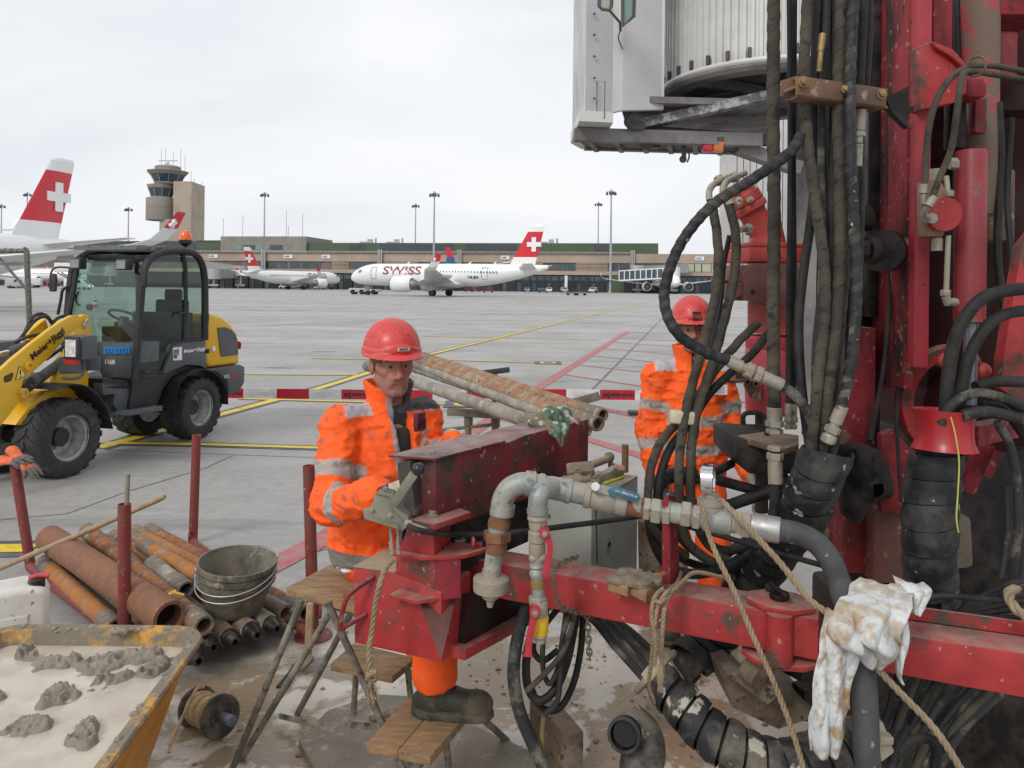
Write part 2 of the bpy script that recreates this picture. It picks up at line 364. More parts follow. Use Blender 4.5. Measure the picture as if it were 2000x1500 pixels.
# ---------------- ground ----------------
def ground_material():
    m=bpy.data.materials.new('apron concrete');m.use_nodes=True;t=m.node_tree;N=t.nodes;lk=t.links.new;b=N['Principled BSDF']
    tcn=N.new('ShaderNodeTexCoord');v=tcn.outputs['Object']
    def noise(s,det=8,ro=.6,vv=v,sc=None,dist=0.):
        if sc:mpp=N.new('ShaderNodeMapping');mpp.inputs['Scale'].default_value=sc;lk(vv,mpp.inputs[0]);vv=mpp.outputs[0]
        n=N.new('ShaderNodeTexNoise');n.inputs['Scale'].default_value=s;n.inputs['Detail'].default_value=det;n.inputs['Roughness'].default_value=ro;n.inputs['Distortion'].default_value=dist
        lk(vv,n.inputs['Vector']);return n.outputs['Fac']
    def rng(f,a,c,lo=0.,hi=1.):
        n=N.new('ShaderNodeMapRange');n.interpolation_type='SMOOTHSTEP';n.inputs['From Min'].default_value=a;n.inputs['From Max'].default_value=c;n.inputs['To Min'].default_value=lo;n.inputs['To Max'].default_value=hi
        lk(f,n.inputs['Value']);return n.outputs[0]
    def math_(op,a,c):
        n=N.new('ShaderNodeMath');n.operation=op
        for i,q in enumerate((a,c)):
            if isinstance(q,(int,float)):n.inputs[i].default_value=q
            elif q is not None:lk(q,n.inputs[i])
        return n.outputs[0]
    def mixc(f,a,c):
        n=N.new('ShaderNodeMix');n.data_type='RGBA'
        if isinstance(f,float):n.inputs[0].default_value=f
        else:lk(f,n.inputs[0])
        for i,q in((6,a),(7,c)):
            if isinstance(q,tuple):n.inputs[i].default_value=(*q,1)
            else:lk(q,n.inputs[i])
        return n.outputs[2]
    c=mixc(rng(noise(.35,6),.3,.7),(.30,.29,.275),(.40,.385,.365))
    c=mixc(rng(noise(.09,5,.6,sc=(.35,1.6,1)),.45,.62,0,.55),c,(.47,.45,.42))       # dry pale areas
    c=mixc(rng(noise(.7,7,.65,sc=(.25,1.6,1)),.56,.68,0,.5),c,(.17,.17,.17))            # damp streaks
    c=mixc(rng(noise(9,8,.7),.35,.7,0,.3),c,(.15,.148,.145))                           # grain
    c=mixc(rng(noise(34,5,.8),.60,.72,0,.6),c,(.46,.45,.43));c=mixc(rng(noise(60,3,.8),.62,.7,0,.45),c,(.1,.1,.1))
    # dark dashes: worn spots
    c=mixc(rng(noise(.55,2,.4,sc=(.8,2.6,1)),.70,.73,0,.65),c,(.1,.1,.1))
    # dried mud splashes and wet slurry round the drilling rig
    sp=N.new('ShaderNodeSeparateXYZ');lk(v,sp.inputs[0]);X,Y=sp.outputs[0],sp.outputs[1]
    dx=math_('SUBTRACT',X,.75);dy=math_('SUBTRACT',Y,2.8);dx=math_('MULTIPLY',dx,.72)
    dist=math_('SQRT',math_('ADD',math_('MULTIPLY',dx,dx),math_('MULTIPLY',dy,dy)),None)
    dn=math_('ADD',dist,math_('MULTIPLY',math_('SUBTRACT',noise(1.5,7,.62),.5),2.2))
    splash=math_('MULTIPLY',rng(dn,3.3,2.1),rng(noise(6,9,.75),.46,.60,0,.75))
    c=mixc(splash,c,(.46,.42,.36))
    mud=rng(dn,1.95,1.5);mudt=mixc(rng(noise(7,6),.35,.65),(.27,.205,.135),(.19,.145,.095))
    c=mixc(mud,c,mudt)
    wet=math_('MULTIPLY',mud,rng(noise(1.9,6,.62),.40,.44))
    c=mixc(math_('MULTIPLY',wet,.85),c,mixc(rng(noise(1.5,7,.62,dist=.6),.47,.51),mixc(rng(noise(16,6,.7,sc=(.6,2.2,1),dist=1.2),.60,.64,0,.8),(.31,.235,.155),(.66,.64,.6)),(.60,.55,.475)))
    damp=rng(dn,2.5,1.7);c=mixc(math_('MULTIPLY',math_('MULTIPLY',damp,math_('SUBTRACT',1,mud)),.55),c,(.13,.12,.105))
    lk(c,b.inputs['Base Color'])
    r1=rng(noise(.5,6),.35,.65,.42,.72);r=math_('SUBTRACT',r1,math_('MULTIPLY',wet,.5));r=math_('MAXIMUM',r,.04);lk(r,b.inputs['Roughness'])
    bn=N.new('ShaderNodeBump');bn.inputs['Distance'].default_value=.02
    c2_=None;hh=math_('ADD',math_('MULTIPLY',noise(40,5,.7),.4),math_('MULTIPLY',math_('MULTIPLY',noise(9,7,.7),mud),2.2))
    lk(hh,bn.inputs['Height']);lk(math_('SUBTRACT',.38,math_('MULTIPLY',wet,.28)),bn.inputs['Strength']);lk(bn.outputs[0],b.inputs['Normal'])
    return m
b=MB();b.add([(-900,-60,0),(900,-60,0),(900,1500,0),(-900,1500,0)],[(0,1,2,3)])
tag(b.build('apron_ground',ground_material(),loc=(0,0,0)),kind='structure')

M_yel=mat('yellow marking',(.72,.52,.035),.55,col2=(.42,.36,.2),sc=5,th=(.55,.75),vary=.2)
M_yb=mat('black marking border',(.085,.085,.09),.6,col2=(.2,.2,.2),sc=4,th=(.5,.7))
M_red=mat('red marking',(.46,.10,.11),.6,col2=(.38,.24,.22),sc=6,th=(.42,.62),vary=.2)
M_joint=mat('joint sealant',(.11,.11,.108),.8,col2=(.2,.2,.2),sc=3,th=(.4,.6))
M_wht=mat('white marking',(.5,.5,.48),.6,col2=(.33,.32,.3),sc=2,th=(.4,.6))
def stripe(pts,wd,z,mb):
    q=[Vector((p.x,p.y,0))for p in pts];vs=[]
    for i,p in enumerate(q):
        t=(q[min(i+1,len(q)-1)]-q[max(i-1,0)]).normalized();r=Vector((t.y,-t.x,0))*(wd/2);vs+=[p-r+Vector((0,0,z)),p+r+Vector((0,0,z))]
    mb.add(vs,[(2*i,2*i+1,2*i+3,2*i+2)for i in range(len(q)-1)])
def marking(name,lines,m,z,border=None):
    mb=MB()
    for pts,wd in lines:stripe([G(*p)for p in pts],wd,z,mb)
    tag(mb.build(name,m,smooth=0,fix=False),kind='structure')
    if border:
        mb=MB()
        for pts,wd in lines:stripe([G(*p)for p in pts],wd+border,z-.004,mb)
        tag(mb.build(name+'_border',M_yb,smooth=0,fix=False),kind='structure')
marking('taxi_line',[([(1262,591),(1100,629),(820,697),(625,758),(435,809),(190,876)],.17)],M_yel,.008,.16)
marking('stand_line',[([(205,866),(400,869),(632,876),(760,880)],.11)],M_yel,.010,.13)
marking('cross_line',[([(-40,1074),(66,1072)],.17)],M_yel,.010,.17)
marking('lane_line',[([(475,731),(710,733)],.12),([(610,700),(790,703)],.12),([(832,657),(1168,664)],.14),([(862,703),(1055,709)],.12),
                      ([(-60,905),(60,895)],.14),([(470,779),(890,790)],.12)],M_yel,.0085,.12)
marking('red_border_line',[([(1226,648),(1052,757),(870,880),(640,1050),(500,1122)],.22),([(970,815),(1030,830),(1160,862),(1300,905),(1500,955)],.2),([(1140,790),(1250,815),(1420,848)],.2)],M_red,.006)
marking('red_hatch_lines',[([(1226,649),(1480,655)],.14),([(1205,661),(1480,674)],.1),([(1190,668),(1480,690)],.09),([(1168,680),(1480,706)],.09),([(1145,694),(1480,727)],.09),([(1120,712),(1480,752)],.09),([(1090,730),(1300,762),(1480,790)],.1)],M_red,.0065)
marking('slab_joints',[([(1305,610),(1150,768)],.05),([(860,690),(400,812)],.02),([(0,1016),(130,1004),(250,960),(400,915),(455,890)],.012),([(205,879),(640,895)],.014),([(400,642),(1300,600)],.06),([(0,600),(900,611),(1450,622)],.2),([(560,1090),(700,1060),(1000,1010)],.012)],M_joint,.004)
marking('white_line',[([(1080,578),(1215,572)],.5),([(0,645),(100,640)],.1)],M_wht,.007)
# letters on the apron at the ends of the lane lines
M_blk=mat('black paint',(.02,.02,.022),.5)
for x,y,s in((1068,709,'D'),(905,790,'C')):
    p=G(x,y);pl=MB();pl.box2((p.x-.3,p.y-.35,.009),(p.x+.35,p.y+.35,.0095));tag(pl.build('line_end_patch',M_yb),kind='structure')
    o=text(s,M_yel,(p.x-.16,p.y-.22,.011),(1,0,0),(0,1,0),.42,None,'line_end_letter',bold=.02)
    tag(o,kind='structure')

# ---------------- terminal ----------------
KF=-.159
def WD(u,off=0.):return(235.-off)/(1-KF*u/FP)
def W(x,y,off=0.):
    u,v=unroll(x,y);D=WD(u,off);return Vector((u/FP*D,D,HC-v/FP*D))
NV=Vector((-KF,1,0)).normalized();AL=Vector((1,KF,0)).normalized()
def fbox(mb,x0,y0,x1,y1,off=0.,dep=8.,ym=None):
    """box on the facade: left/top to right/bottom in the photograph, off = metres proud of the wall"""
    a=W(x0,y0,off);c=W(x1,y1,off);z1=W((x0+x1)/2,y0,off).z;z0=W((x0+x1)/2,y1,off).z
    q=[Vector((a.x,a.y,0)),Vector((c.x,c.y,0))];q+=[q[1]+NV*dep,q[0]+NV*dep]
    return mb.hexa([Vector((k.x,k.y,z))for z in(z0,z1)for k in q])
def zbox(mb,x0,x1,z0,z1,off=0.,dep=8.):
    a=W(x0,557,off);c=W(x1,557,off);q=[Vector((a.x,a.y,0)),Vector((c.x,c.y,0))];q+=[q[1]+NV*dep,q[0]+NV*dep]
    return mb.hexa([Vector((k.x,k.y,z))for z in(z0,z1)for k in q])
Mc_beige=mat('beige concrete',(.42,.335,.265),.85,col2=(.36,.285,.225),sc=.12,vary=.05)
Mc_tower=mat('tower concrete',(.43,.36,.295),.85,col2=(.37,.31,.25),sc=.15,vary=.05)
Mc_brown=mat('brown facade panel',(.17,.135,.125),.5,col2=(.12,.095,.09),sc=.3)
Mc_green=mat('green cladding',(.065,.095,.052),.5,col2=(.08,.11,.065),sc=.2)
Mc_slate=mat('slate cladding',(.05,.06,.068),.45,col2=(.065,.075,.085),sc=.2)
Mc_grey=mat('grey cladding',(.25,.235,.21),.7,col2=(.22,.21,.19),sc=.2)
Mc_metal=mat('galvanised metal',(.42,.43,.43),.45,.5,vary=.08)
Mc_dark=mat('dark facade',(.02,.026,.03),.3)
Mc_glass=mat('facade glass',(.03,.06,.075),.08,col2=(.05,.09,.1),sc=.2,spec=.8)
Mc_glassl=mat('pale facade glass',(.16,.25,.24),.12,spec=.8)
Mc_white=mat('white paint',(.74,.75,.76),.35,vary=.03)
Mc_blue=mat('sign blue',(.02,.12,.25),.5)
o0=W(700,557);term=thing('terminal_building',(o0.x,o0.y,0),'long beige concrete airport terminal with green upper storey and dark ground floor','building')
b=MB();zbox(b,-60,1620,0,5.2,0,30);b.build('ground_floor',Mc_dark,term,smooth=0)
b=MB();zbox(b,-60,1620,5.2,6.3,.6,30);zbox(b,-60,1620,8.85,11.6,.6,30);b.build('wall',Mc_beige,term,smooth=0)
b=MB();zbox(b,-60,1620,6.3,8.85,.2,30);b.build('window_band',Mc_brown,term,smooth=0)
b=MB();zbox(b,383,1285,11.6,15.0,-4,20);b.build('upper_storey',Mc_green,term,smooth=0)
b=MB()
for x in(180,240,300):pass
for x0,x1 in((682,712),(742,885),(910,1008),(1160,1190)):zbox(b,x0,x1,11.65,14.7,-3.9,.2)
each(b,'slate_panel',Mc_slate,term,smooth=0)
b=MB();zbox(b,160,395,11.6,15.6,-6,20);zbox(b,383,432,11.6,15.8,-5,20);b.build('upper_storey',Mc_slate,term,smooth=0)
b=MB();zbox(b,430,597,11.6,17.0,-3,22);b.build('roof_block',Mc_grey,term,smooth=0)
for x0,x1 in((459,471),(474,484),(486,497),(499,513),(526,539),(540,551),(387,398),(400,411),(413,425)):
    b=MB();zbox(b,x0,x1,12.6,14.2,-2.9 if x0>430 else-4.9,.3);b.build('window',Mc_glassl if x0%2 else Mc_glass,term,smooth=0)
b=MB();zbox(b,360,1230,11.95,12.1,1.2,.2);zbox(b,360,1230,11.62,11.7,1.3,.9)
for x in range(364,1240,26):zbox(b,x,x+1.2,11.6,11.95,1.15,.25)
b.build('roof_rail',Mc_metal,term,smooth=0)
for x0,x1 in((648,681),(736,816),(1125,1187),(1040,1060),(1325,1345),(1372,1392)):
    b=MB()
    for k in range(6):zbox(b,x0,x1,6.35+k*.42,6.6+k*.42,.55,.3)
    b.build('sun_louvre',Mc_beige,term,smooth=0)
for x0,x1 in((500,512),(516,540),(545,560),(566,585),(590,606),(610,626),(684,705),(707,733),(822,835),(838,868),(1062,1078),(1080,1094),(1098,1122),(1190,1206),(1210,1226),(1240,1262),(1300,1322)):
    b=MB();zbox(b,x0,x1,6.75,8.5,.3,.2);b.build('window',Mc_glass,term,smooth=0)
for x0,x1 in((1344,1355),(1357,1369),(1371,1388),(1390,1410)):
    b=MB();zbox(b,x0,x1,6.4,8.7,.75,.2);b.build('window',mat('painted lit glass',(.42,.43,.3),.3),term,smooth=0)  # lit look put into a pale yellow colour, the panes have no glow
for x in range(392,1450,14):
    b=MB();zbox(b,x,x+11.5,3.4,4.7,.15,.2);b.build('window',Mc_glass,term,smooth=0)
b=MB()
for x in range(395,1450,29):zbox(b,x,x+1.4,0,5.2,.5,.4)
each(b,'column',mat('dark column',(.035,.045,.045),.5),term,smooth=0)
for i,x in enumerate(range(402,1420,29)):
    b=MB();zbox(b,x,x+7,0,2.6,.2,.2);b.build('door',Mc_slate if i%2 else Mc_glass,term,smooth=0)
for x,s in((416,'A50'),(562,'A48'),(636,'A46'),(986,'A44'),(1366,'A42')):
    a=W(x-8.5,557,.9);b=MB();zbox(b,x-8.5,x+8.5,9.75,10.9,.9,.3);sg=b.build('gate_sign',Mc_white,term,smooth=0)
    text(s,Mc_blue,(a.x+.25,a.y-.06+KF*.25,10.02),AL,(0,0,1),.62,sg,'lettering',bold=.02)
for x in(722,774,1076):
    q=W(x,557,-5);b=MB();b.box((q.x,q.y,15.6),(1.6,1.6,1.2));b.cyl((q.x+1.8,q.y,15),(q.x+1.8,q.y,16.6),.3,n=10);b.box((q.x-2.2,q.y,15.2),(2.2,.8,.5));b.build('roof_vent',Mc_metal,term)
for x in(737,892,1231,509):
    b=MB()
    for k in range(3):zbox(b,x+k*3.2,x+k*3.2+1.9,6.2,12.6,1.5,.5)
    b.build('duct',Mc_metal,term,smooth=0)
b=MB()
for x,h in((435,6.5),(473,7.5),(558,9),(562,4),(590,8)):q=W(x,557,-8);b.cyl((q.x,q.y,15),(q.x,q.y,16.8+h),.09,n=6)
b.build('antenna',Mc_metal,term)
b=MB();zbox(b,1103,1108,0,4.9,6,.5);b.build('pillar',Mc_white,term,smooth=0)
b=MB();zbox(b,1192,1218,0,5.0,1.2,4);b.build('green_kiosk',Mc_green,term,smooth=0)

# ---------------- control tower ----------------
TD=300.
def TP(x,y,d=0.):return P(x,y,TD+d)
q=TP(352,560);tower=thing('control_tower',(q.x,q.y,0),'beige concrete airport control tower with two glazed cabs and rooftop antennas','tower')
b=MB();A=TP(309,560);B_=TP(372,560);C_=TP(396,560,14)
ztop=TP(350,354).z
def prism(mb,pts,z0,z1):n=len(pts);return mb.ext([Vector((p[0],p[1],z0))for p in pts],(0,0,z1-z0))
sx=(B_-A).length
prism(b,[(A.x+5.5,A.y),(B_.x,B_.y),(C_.x+.4,C_.y),(C_.x-sx+6,C_.y+3)],0,ztop)
prism(b,[(A.x,A.y+.5),(A.x+7,A.y+.5),(A.x+8,A.y+9),(A.x+1,A.y+9)],0,TP(330,428).z)
b.build('shaft',Mc_tower,tower,smooth=0)
tc_=TP(316,400,5);zc=lambda y:TP(325,y).z
Mt_ring=mat('tower ring concrete',(.27,.245,.215),.85,vary=.05)
b=MB();r=5.8;b.lathe([(r*.5,zc(430)),(r*.98,zc(429)),(r,zc(426)),(r,zc(406)),(r*.985,zc(405.6)),(r*.985,zc(405)),(r,zc(404.6)),(r,zc(386)),(r*.97,zc(384.5)),(3,zc(384.4))],(tc_.x,tc_.y,0),n=40);b.build('ring_gallery',Mt_ring,tower)
def cab(cx,y0,y1,yt,rb,rt,rc,n=10):
    b=MB();b.lathe([(rb-.12,zc(y0)),(rt-.12,zc(y1))],(cx,tc_.y,0),n=n);g=b.build('cab_glazing',Mc_glass,tower,smooth=0)
    b=MB()
    for k in range(n):
        a=2*math.pi*k/n;u=Vector((0,0,1)).orthogonal().normalized();w_=Vector((0,0,1)).cross(u);d=u*math.cos(a)+w_*math.sin(a)
        b.beam(Vector((cx,tc_.y,zc(y0)))+d*rb,Vector((cx,tc_.y,zc(y1)))+d*rt,.22,.22)
    b.build('mullion',Mc_metal,g,smooth=0)
    b=MB();b.lathe([(rb-.4,zc(y0+3)),(rb+.15,zc(y0+2)),(rb+.1,zc(y0)),(rb-.5,zc(y0))],(cx,tc_.y,0),n=n);b.lathe([(rt-.3,zc(y1+.2)),(rt+.2,zc(y1)),(rc,zc(yt+2)),(rc,zc(yt+.8)),(rc-.8,zc(yt))],(cx,tc_.y,0),n=n);b.build('cab_rim',Mt_ring,tower,smooth=20)
cab(TP(315.5,400,5).x,382,366,358,4.0,5.0,5.6)
cab(TP(328,340,5).x,354,339,330.5,5.0,6.5,7.9)
cx=TP(328,340,5).x
b=MB();b.lathe([(4.6,zc(358)),(4.6,zc(353))],(cx,tc_.y,0),n=24);b.lathe([(4.8,zc(332)),(4.9,zc(323)),(4.3,zc(321)),(.5,zc(320.6))],(cx,tc_.y,0),n=24);b.build('roof_drum',Mt_ring,tower)
b=MB();b.beam((cx-1.2,tc_.y,zc(321)),(cx,tc_.y,zc(314)),.4,.4);b.beam((cx+1.2,tc_.y,zc(321)),(cx,tc_.y,zc(314)),.4,.4);b.beam((cx-3.7,tc_.y,zc(310)),(cx+3.7,tc_.y,zc(310)),.5,.3);b.cyl((cx,tc_.y,zc(314)),(cx,tc_.y,zc(310)),.2,n=8);b.build('radar_bar',Mc_metal,tower)
b=MB()
for x,y in((303.5,286),(312,284),(327,291),(342,286),(350.5,298),(306,322),(297,328),(363,330),(369,344),(385,351)):p=TP(x,330);b.cyl((p.x,tc_.y,zc(y)),(p.x,tc_.y,zc(331 if y<330 else 356)),.1,n=6)
b.build('antenna',Mc_metal,tower)

# ---------------- light masts ----------------
def mast(x,ytop,D,lab,k=1.):
    top=P(x,ytop,D);base=Vector((top.x,D,0));t=thing('light_mast',base,lab,'light mast','floodlight masts on the apron');H=top.z
    b=MB();b.tube([base,base+Vector((0,0,H*.5)),base+Vector((0,0,H))],[.42*k,.3*k,.2*k],10);b.build('pole',Mc_metal,t)
    b=MB();b.beam(base+Vector((-1.1,0,H-.3)),base+Vector((1.1,0,H-.3)),.25,.2);b.beam(base+Vector((0,-1.1,H-.3)),base+Vector((0,1.1,H-.3)),.25,.2);b.cyl(base+Vector((0,0,H-.6)),base+Vector((0,0,H+.3)),.35,n=8);b.build('crosspiece',Mc_metal,t)
    for dx,dy in((-1.2,0),(1.2,0),(-.4,-.9),(.45,-.9)):
        b=MB();b.box(base+Vector((dx,dy,H-.9)),(.62,.5,.8));b.cyl(base+Vector((dx,dy,H-.5)),base+Vector((dx,dy,H-.2)),.06,n=6);b.build('floodlight',Mc_slate,t,smooth=0)
mast(517,377,262,'pale floodlight mast behind the jet with the leftmost small red tail',1.)
mast(848.5,376,226,'pale floodlight mast rising behind the middle of the big white jet',1.)
mast(1194,372.5,222,'tallest floodlight mast, left of the glazed boarding bridge',1.05)
mast(812,399,300,'thin dark floodlight mast beyond the green roof, left of the taller pale one',.9)
mast(1169,396,300,'thin floodlight mast beyond the green roof near its right end',.9)
mast(251,406,290,'floodlight mast beyond the terminal between red tail and control tower',.9)
mast(53.5,377,290,'floodlight mast head showing just left of the nearest red tail fin',.9)
mast(3,400,300,'floodlight mast at the far left edge of the picture',.9)

# ---------------- aircraft ----------------
Ma_white=mat('aircraft white',(.80,.81,.80),.22,vary=.03,coat=.3)
Ma_belly=mat('aircraft wing grey',(.42,.43,.43),.35,vary=.06)
Ma_red=mat('tail red',(.60,.012,.028),.3,vary=.05,coat=.3)
Ma_title=mat('title red',(.20,.03,.055),.4,col2=(.36,.09,.12),sc=1.2,th=(.42,.6))
Ma_dark=mat('aircraft dark',(.03,.035,.04),.3)
Ma_win=mat('cabin glass',(.16,.18,.2),.2)
Ma_steel=mat('engine metal',(.28,.27,.27),.35,.7)
Ma_tyre=mat('aircraft tyre',(.02,.02,.022),.8)
def section(x,y,z,ch,th,vertical=False):
    q=[]
    for i in range(12):
        a=2*math.pi*i/12;c=(1-math.cos(a))/2;t=math.sin(a)*th*ch*.5*(1.3-.75*c)
        q.append(Vector((x+c*ch,y+t,z))if vertical else Vector((x+c*ch,y,z+t)))
    return q
def loft(mb,secs,cuts=None):
    n=len(secs[0])
    for k in range(len(secs)-1):
        if cuts:mb.cur=cuts[k]
        mb.add(secs[k]+secs[k+1],[(i,(i+1)%n,n+(i+1)%n,n+i)for i in range(n)])
    mb.add(secs[0],[tuple(range(n))]);mb.add(secs[-1],[tuple(range(n-1,-1,-1))])
def cross(mb,o,xd,zd,nd,s,th):
    o,xd,zd,nd=Vector(o),Vector(xd).normalized(),Vector(zd).normalized(),Vector(nd).normalized();a,c=s*.5,s*.16
    pl=[(-c,-a),(c,-a),(c,-c),(a,-c),(a,c),(c,c),(c,a),(-c,a),(-c,c),(-a,c),(-a,-c),(-c,-c)]
    mb.ext([o+xd*p+zd*r_ for p,r_ in pl],nd*th)
def airliner(loc,rz,lab,title=True,L_=35.,detail=2,gear=True,stabs=True,reg='',fin_only=False,tit_h=1.3):
    t=thing('airliner',loc,lab,'aircraft');M=Matrix.Translation(loc)@ Matrix.Rotation(rz,4,'Z');rad=1.85;zf=3.45
    b=MB(M);prof=[(.0,0),(.35,.12),(.75,.5),(1.12,1.1),(1.45,2.0),(1.68,3.1),(1.82,4.4),(rad,6),(rad,L_*.64),(1.76,L_*.70),(1.5,L_*.78),(1.1,L_*.87),(.66,L_*.95),(.36,L_*.985),(.3,L_)]
    def ring(r,x):
        drop=-.55*max(0,1-x/4.5)**1.6;rise=(rad-r)*.86 if x>L_*.6 else 0
        return[Vector((x,r*math.cos(a),zf+drop+rise+r*math.sin(a)))for a in[2*math.pi*i/40 for i in range(40)]]
    rs=[ring(max(r,.02),x)for r,x in prof];b.add([p for q in rs for p in q],[(k*40+i,k*40+(i+1)%40,(k+1)*40+(i+1)%40,(k+1)*40+i)for k in range(len(rs)-1)for i in range(40)])
    b.add(rs[0],[tuple(range(40))]);b.add(rs[-1],[tuple(range(39,-1,-1))])
    body=b.build('fuselage',Ma_white,t,smooth=50)
    b=MB(M);b.ball((L_*.49,0,zf-1.35),(4.6,1.9,.85),24,12);b.build('wing_fairing',Ma_white,t)
    b=MB(M);b.lathe([(.32,0),(.34,.25),(.2,.3)],(L_-.25,0,zf+rad*.72),(1,0,0));b.build('tailcone',Ma_steel,t)
    # fin
    x0,x1=L_-6.9,L_-2.5
    def fs(z):k=(z-4.6)/(11.4-4.6);return section(x0+k*3.9,0,z,(x1-x0)*(1-k)+2.2*k,.11,True)
    b=MB(M);loft(b,[fs(z)for z in(4.6,6.35,8.4,10.35,11.2)]+[section(x0+4.3,0,11.42,1.6,.05,True)],[0,1,1,0,0]);fin=b.build('tail_fin',[Ma_white,Ma_red],t,smooth=50)
    b=MB(M)
    for s in(-1,1):cross(b,(L_-2.55,s*.17,8.35),(1,0,0),(.0,0,1),(0,s,0),2.25,.09)
    b.build('white_cross',Ma_white,fin,smooth=0)
    b=MB(M);b.ext([Vector((L_-9.6,-.12,zf+1.82)),Vector((L_-6.6,-.12,zf+2.0)),Vector((L_-6.0,-.12,6.4)),Vector((L_-6.6,-.12,5.6))],(0,.24,0));b.build('dorsal_fillet',Ma_white,t)
    for s in(-1,1):
        b=MB(M);loft(b,[section(12.8,s*1.2,zf-1.2,6.6,.12),section(16.3,s*6,zf-.75,4.2,.11),section(21.0,s*16.2,zf+.55,1.75,.1),section(21.9,s*16.9,zf+.95,1.45,.1),section(22.6,s*17.3,zf+1.7,1.25,.09),section(23.4,s*17.6,zf+2.7,.8,.08)],[0,0,0,0,1])
        wg=b.build('wing',[Ma_white if s<0 or 1 else Ma_belly,Ma_red],t,smooth=50)
        b=MB(M);cross(b,(23.15,s*17.32,zf+1.95),(1,0,.3),(.0,s*.25,1),(0,-1,0),.55,.28);b.build('white_cross',Ma_white,wg,smooth=0)
        b=MB(M)
        for yy in(5.0,8.4,11.6):b.ball((17.3+(yy-5)*.47+1.6,s*yy,zf-.95+yy*.06),(1.5,.17,.26),10,8)
        each(b,'flap_fairing',Ma_belly,wg)
        ex,ey,ez=10.6,s*5.7,zf-1.55
        b=MB(M);b.lathe([(.95,.25),(1.02,0),(1.16,.12),(1.27,.8),(1.28,2.2),(1.1,3.4),(1.02,3.5),(.9,3.3)],(ex,ey,ez),(1,0,0),32,closed=False);en=b.build('engine',Ma_white,t,smooth=50)
        b=MB(M);b.lathe([(1.03,-.01),(1.06,-.03),(1.17,.1),(1.18,.2),(1.03,.2)],(ex,ey,ez),(1,0,0),32,closed=True);b.build('intake_lip',Ma_steel,en)
        b=MB(M);b.lathe([(.96,.2),(.02,.22)],(ex,ey,ez),(1,0,0),32);b.build('fan',Ma_dark,en);b=MB(M);b.lathe([(.02,-.05),(.2,.12),(.3,.26)],(ex,ey,ez),(1,0,0),16);b.build('spinner',Ma_steel,en)
        b=MB(M);b.lathe([(.85,3.2),(.72,4.0),(.5,4.4),(.3,4.5),(.08,5.0)],(ex,ey,ez),(1,0,0),24);b.build('exhaust_nozzle',Ma_steel,en)
        b=MB(M);b.ext([Vector((ex+1,ey-.15,ez+1.15)),Vector((ex+3.3,ey-.15,ez+1.0)),Vector((ex+6,ey-.15,ez+.75)),Vector((ex+5,ey-.15,ez+1.35)),Vector((ex+2.6,ey-.15,ez+1.5))],(0,.3,0));b.build('pylon',Ma_white,en)
        b=MB(M);loft(b,[section(L_-5.0,s*.6,zf+1.1,3.0,.1),section(L_-2.4,s*6.1,zf+1.75,1.3,.09)]);b.build('stabiliser',Ma_white,t,smooth=50)
    for gx,ys in((3.2,(-.22,.22)),(16.6,(-3.75,-3.1,3.1,3.75))):
        g0=None
        for s in((0,)if len(ys)==2 else(-1,1)):
            b=MB(M);b.cyl((gx,s*3.4,.5),(gx-.1,s*3.3,zf-1.5),.13,n=10);b.beam((gx+.1,s*3.4,.7),(gx+1.1,s*3.1,zf-1.6),.1,.1);b.box((gx-.15,s*3.4+(.5 if s>=0 else-.5)*(1 if s else 0),1.35),(.9,.06,.9));g=b.build('landing_gear',Ma_steel,t)
            for yy in ys:
                if s and(yy>0)!=(s>0):continue
                rr=.36 if gx<5 else .52;b=MB(M);b.lathe([(rr*.5,-.13),(rr*.93,-.13),(rr,-.07),(rr,.07),(rr*.93,.13),(rr*.5,.13)],(gx,yy,rr),(0,1,0),24);wl=b.build('tyre',Ma_tyre,g)
                b=MB(M);b.lathe([(rr*.5,-.1),(rr*.2,-.06),(rr*.2,.06),(rr*.5,.1)],(gx,yy,rr),(0,1,0),16);b.build('rim',Ma_steel,wl)
    # glazing and titles on both sides
    for s in(-1,1):
        def onskin(x,z,off=.02):
            dz=z-zf;return Vector((x,s*(math.sqrt(max(.01,rad*rad-dz*dz))+off),z))
        b=MB(M);b.ext([Vector((1.75,s*1.06,zf+.33)),Vector((2.1,s*1.25,zf+.25)),Vector((2.75,s*1.42,zf+.38)),Vector((2.75,s*1.28,zf+.78)),Vector((2.2,s*.95,zf+.78))],(0,s*.17,0));b.build('cockpit_window',Ma_win,t,smooth=0)
        if detail>1 and s<0:
            for i in range(27):
                x=13.0+i*.53 if i>3 else 11.5+i*.45
                if i in(1,2,3):continue
                b=MB(M);c0=onskin(x,zf+.5);b.add([c0+Vector((math.cos(a)*.14,0,math.sin(a)*.19))for a in[2*math.pi*k/14 for k in range(14)]],[tuple(range(14))]);b.build('window',Ma_win,t,fix=False,smooth=0)
            for x,wd in((5.2,.95),(24.8,.95),(12.25,.55)):
                b=MB(M);hh=.95 if wd>.6 else .5;zc_=zf+(.25 if wd>.6 else .5)
                pts=[onskin(x+i*wd/2,zc_+j*hh,.03)for i,j in((-1,-1),(-1,-.3),(-1,.4),(-1,1),(1,1),(1,.4),(1,-.3),(1,-1))]
                b.tube(pts,.035,5,closed=True);b.build('door',Ma_win,t)
        elif detail==1:
            b=MB(M)
            for i in range(34):c0=onskin(9+i*.53,zf+.5,.03);b.add([c0+Vector((math.cos(a)*.15,0,math.sin(a)*.2))for a in[2*math.pi*k/8 for k in range(8)]],[tuple(range(8))])
            b.build('window_row',Ma_win,t,fix=False,smooth=0)
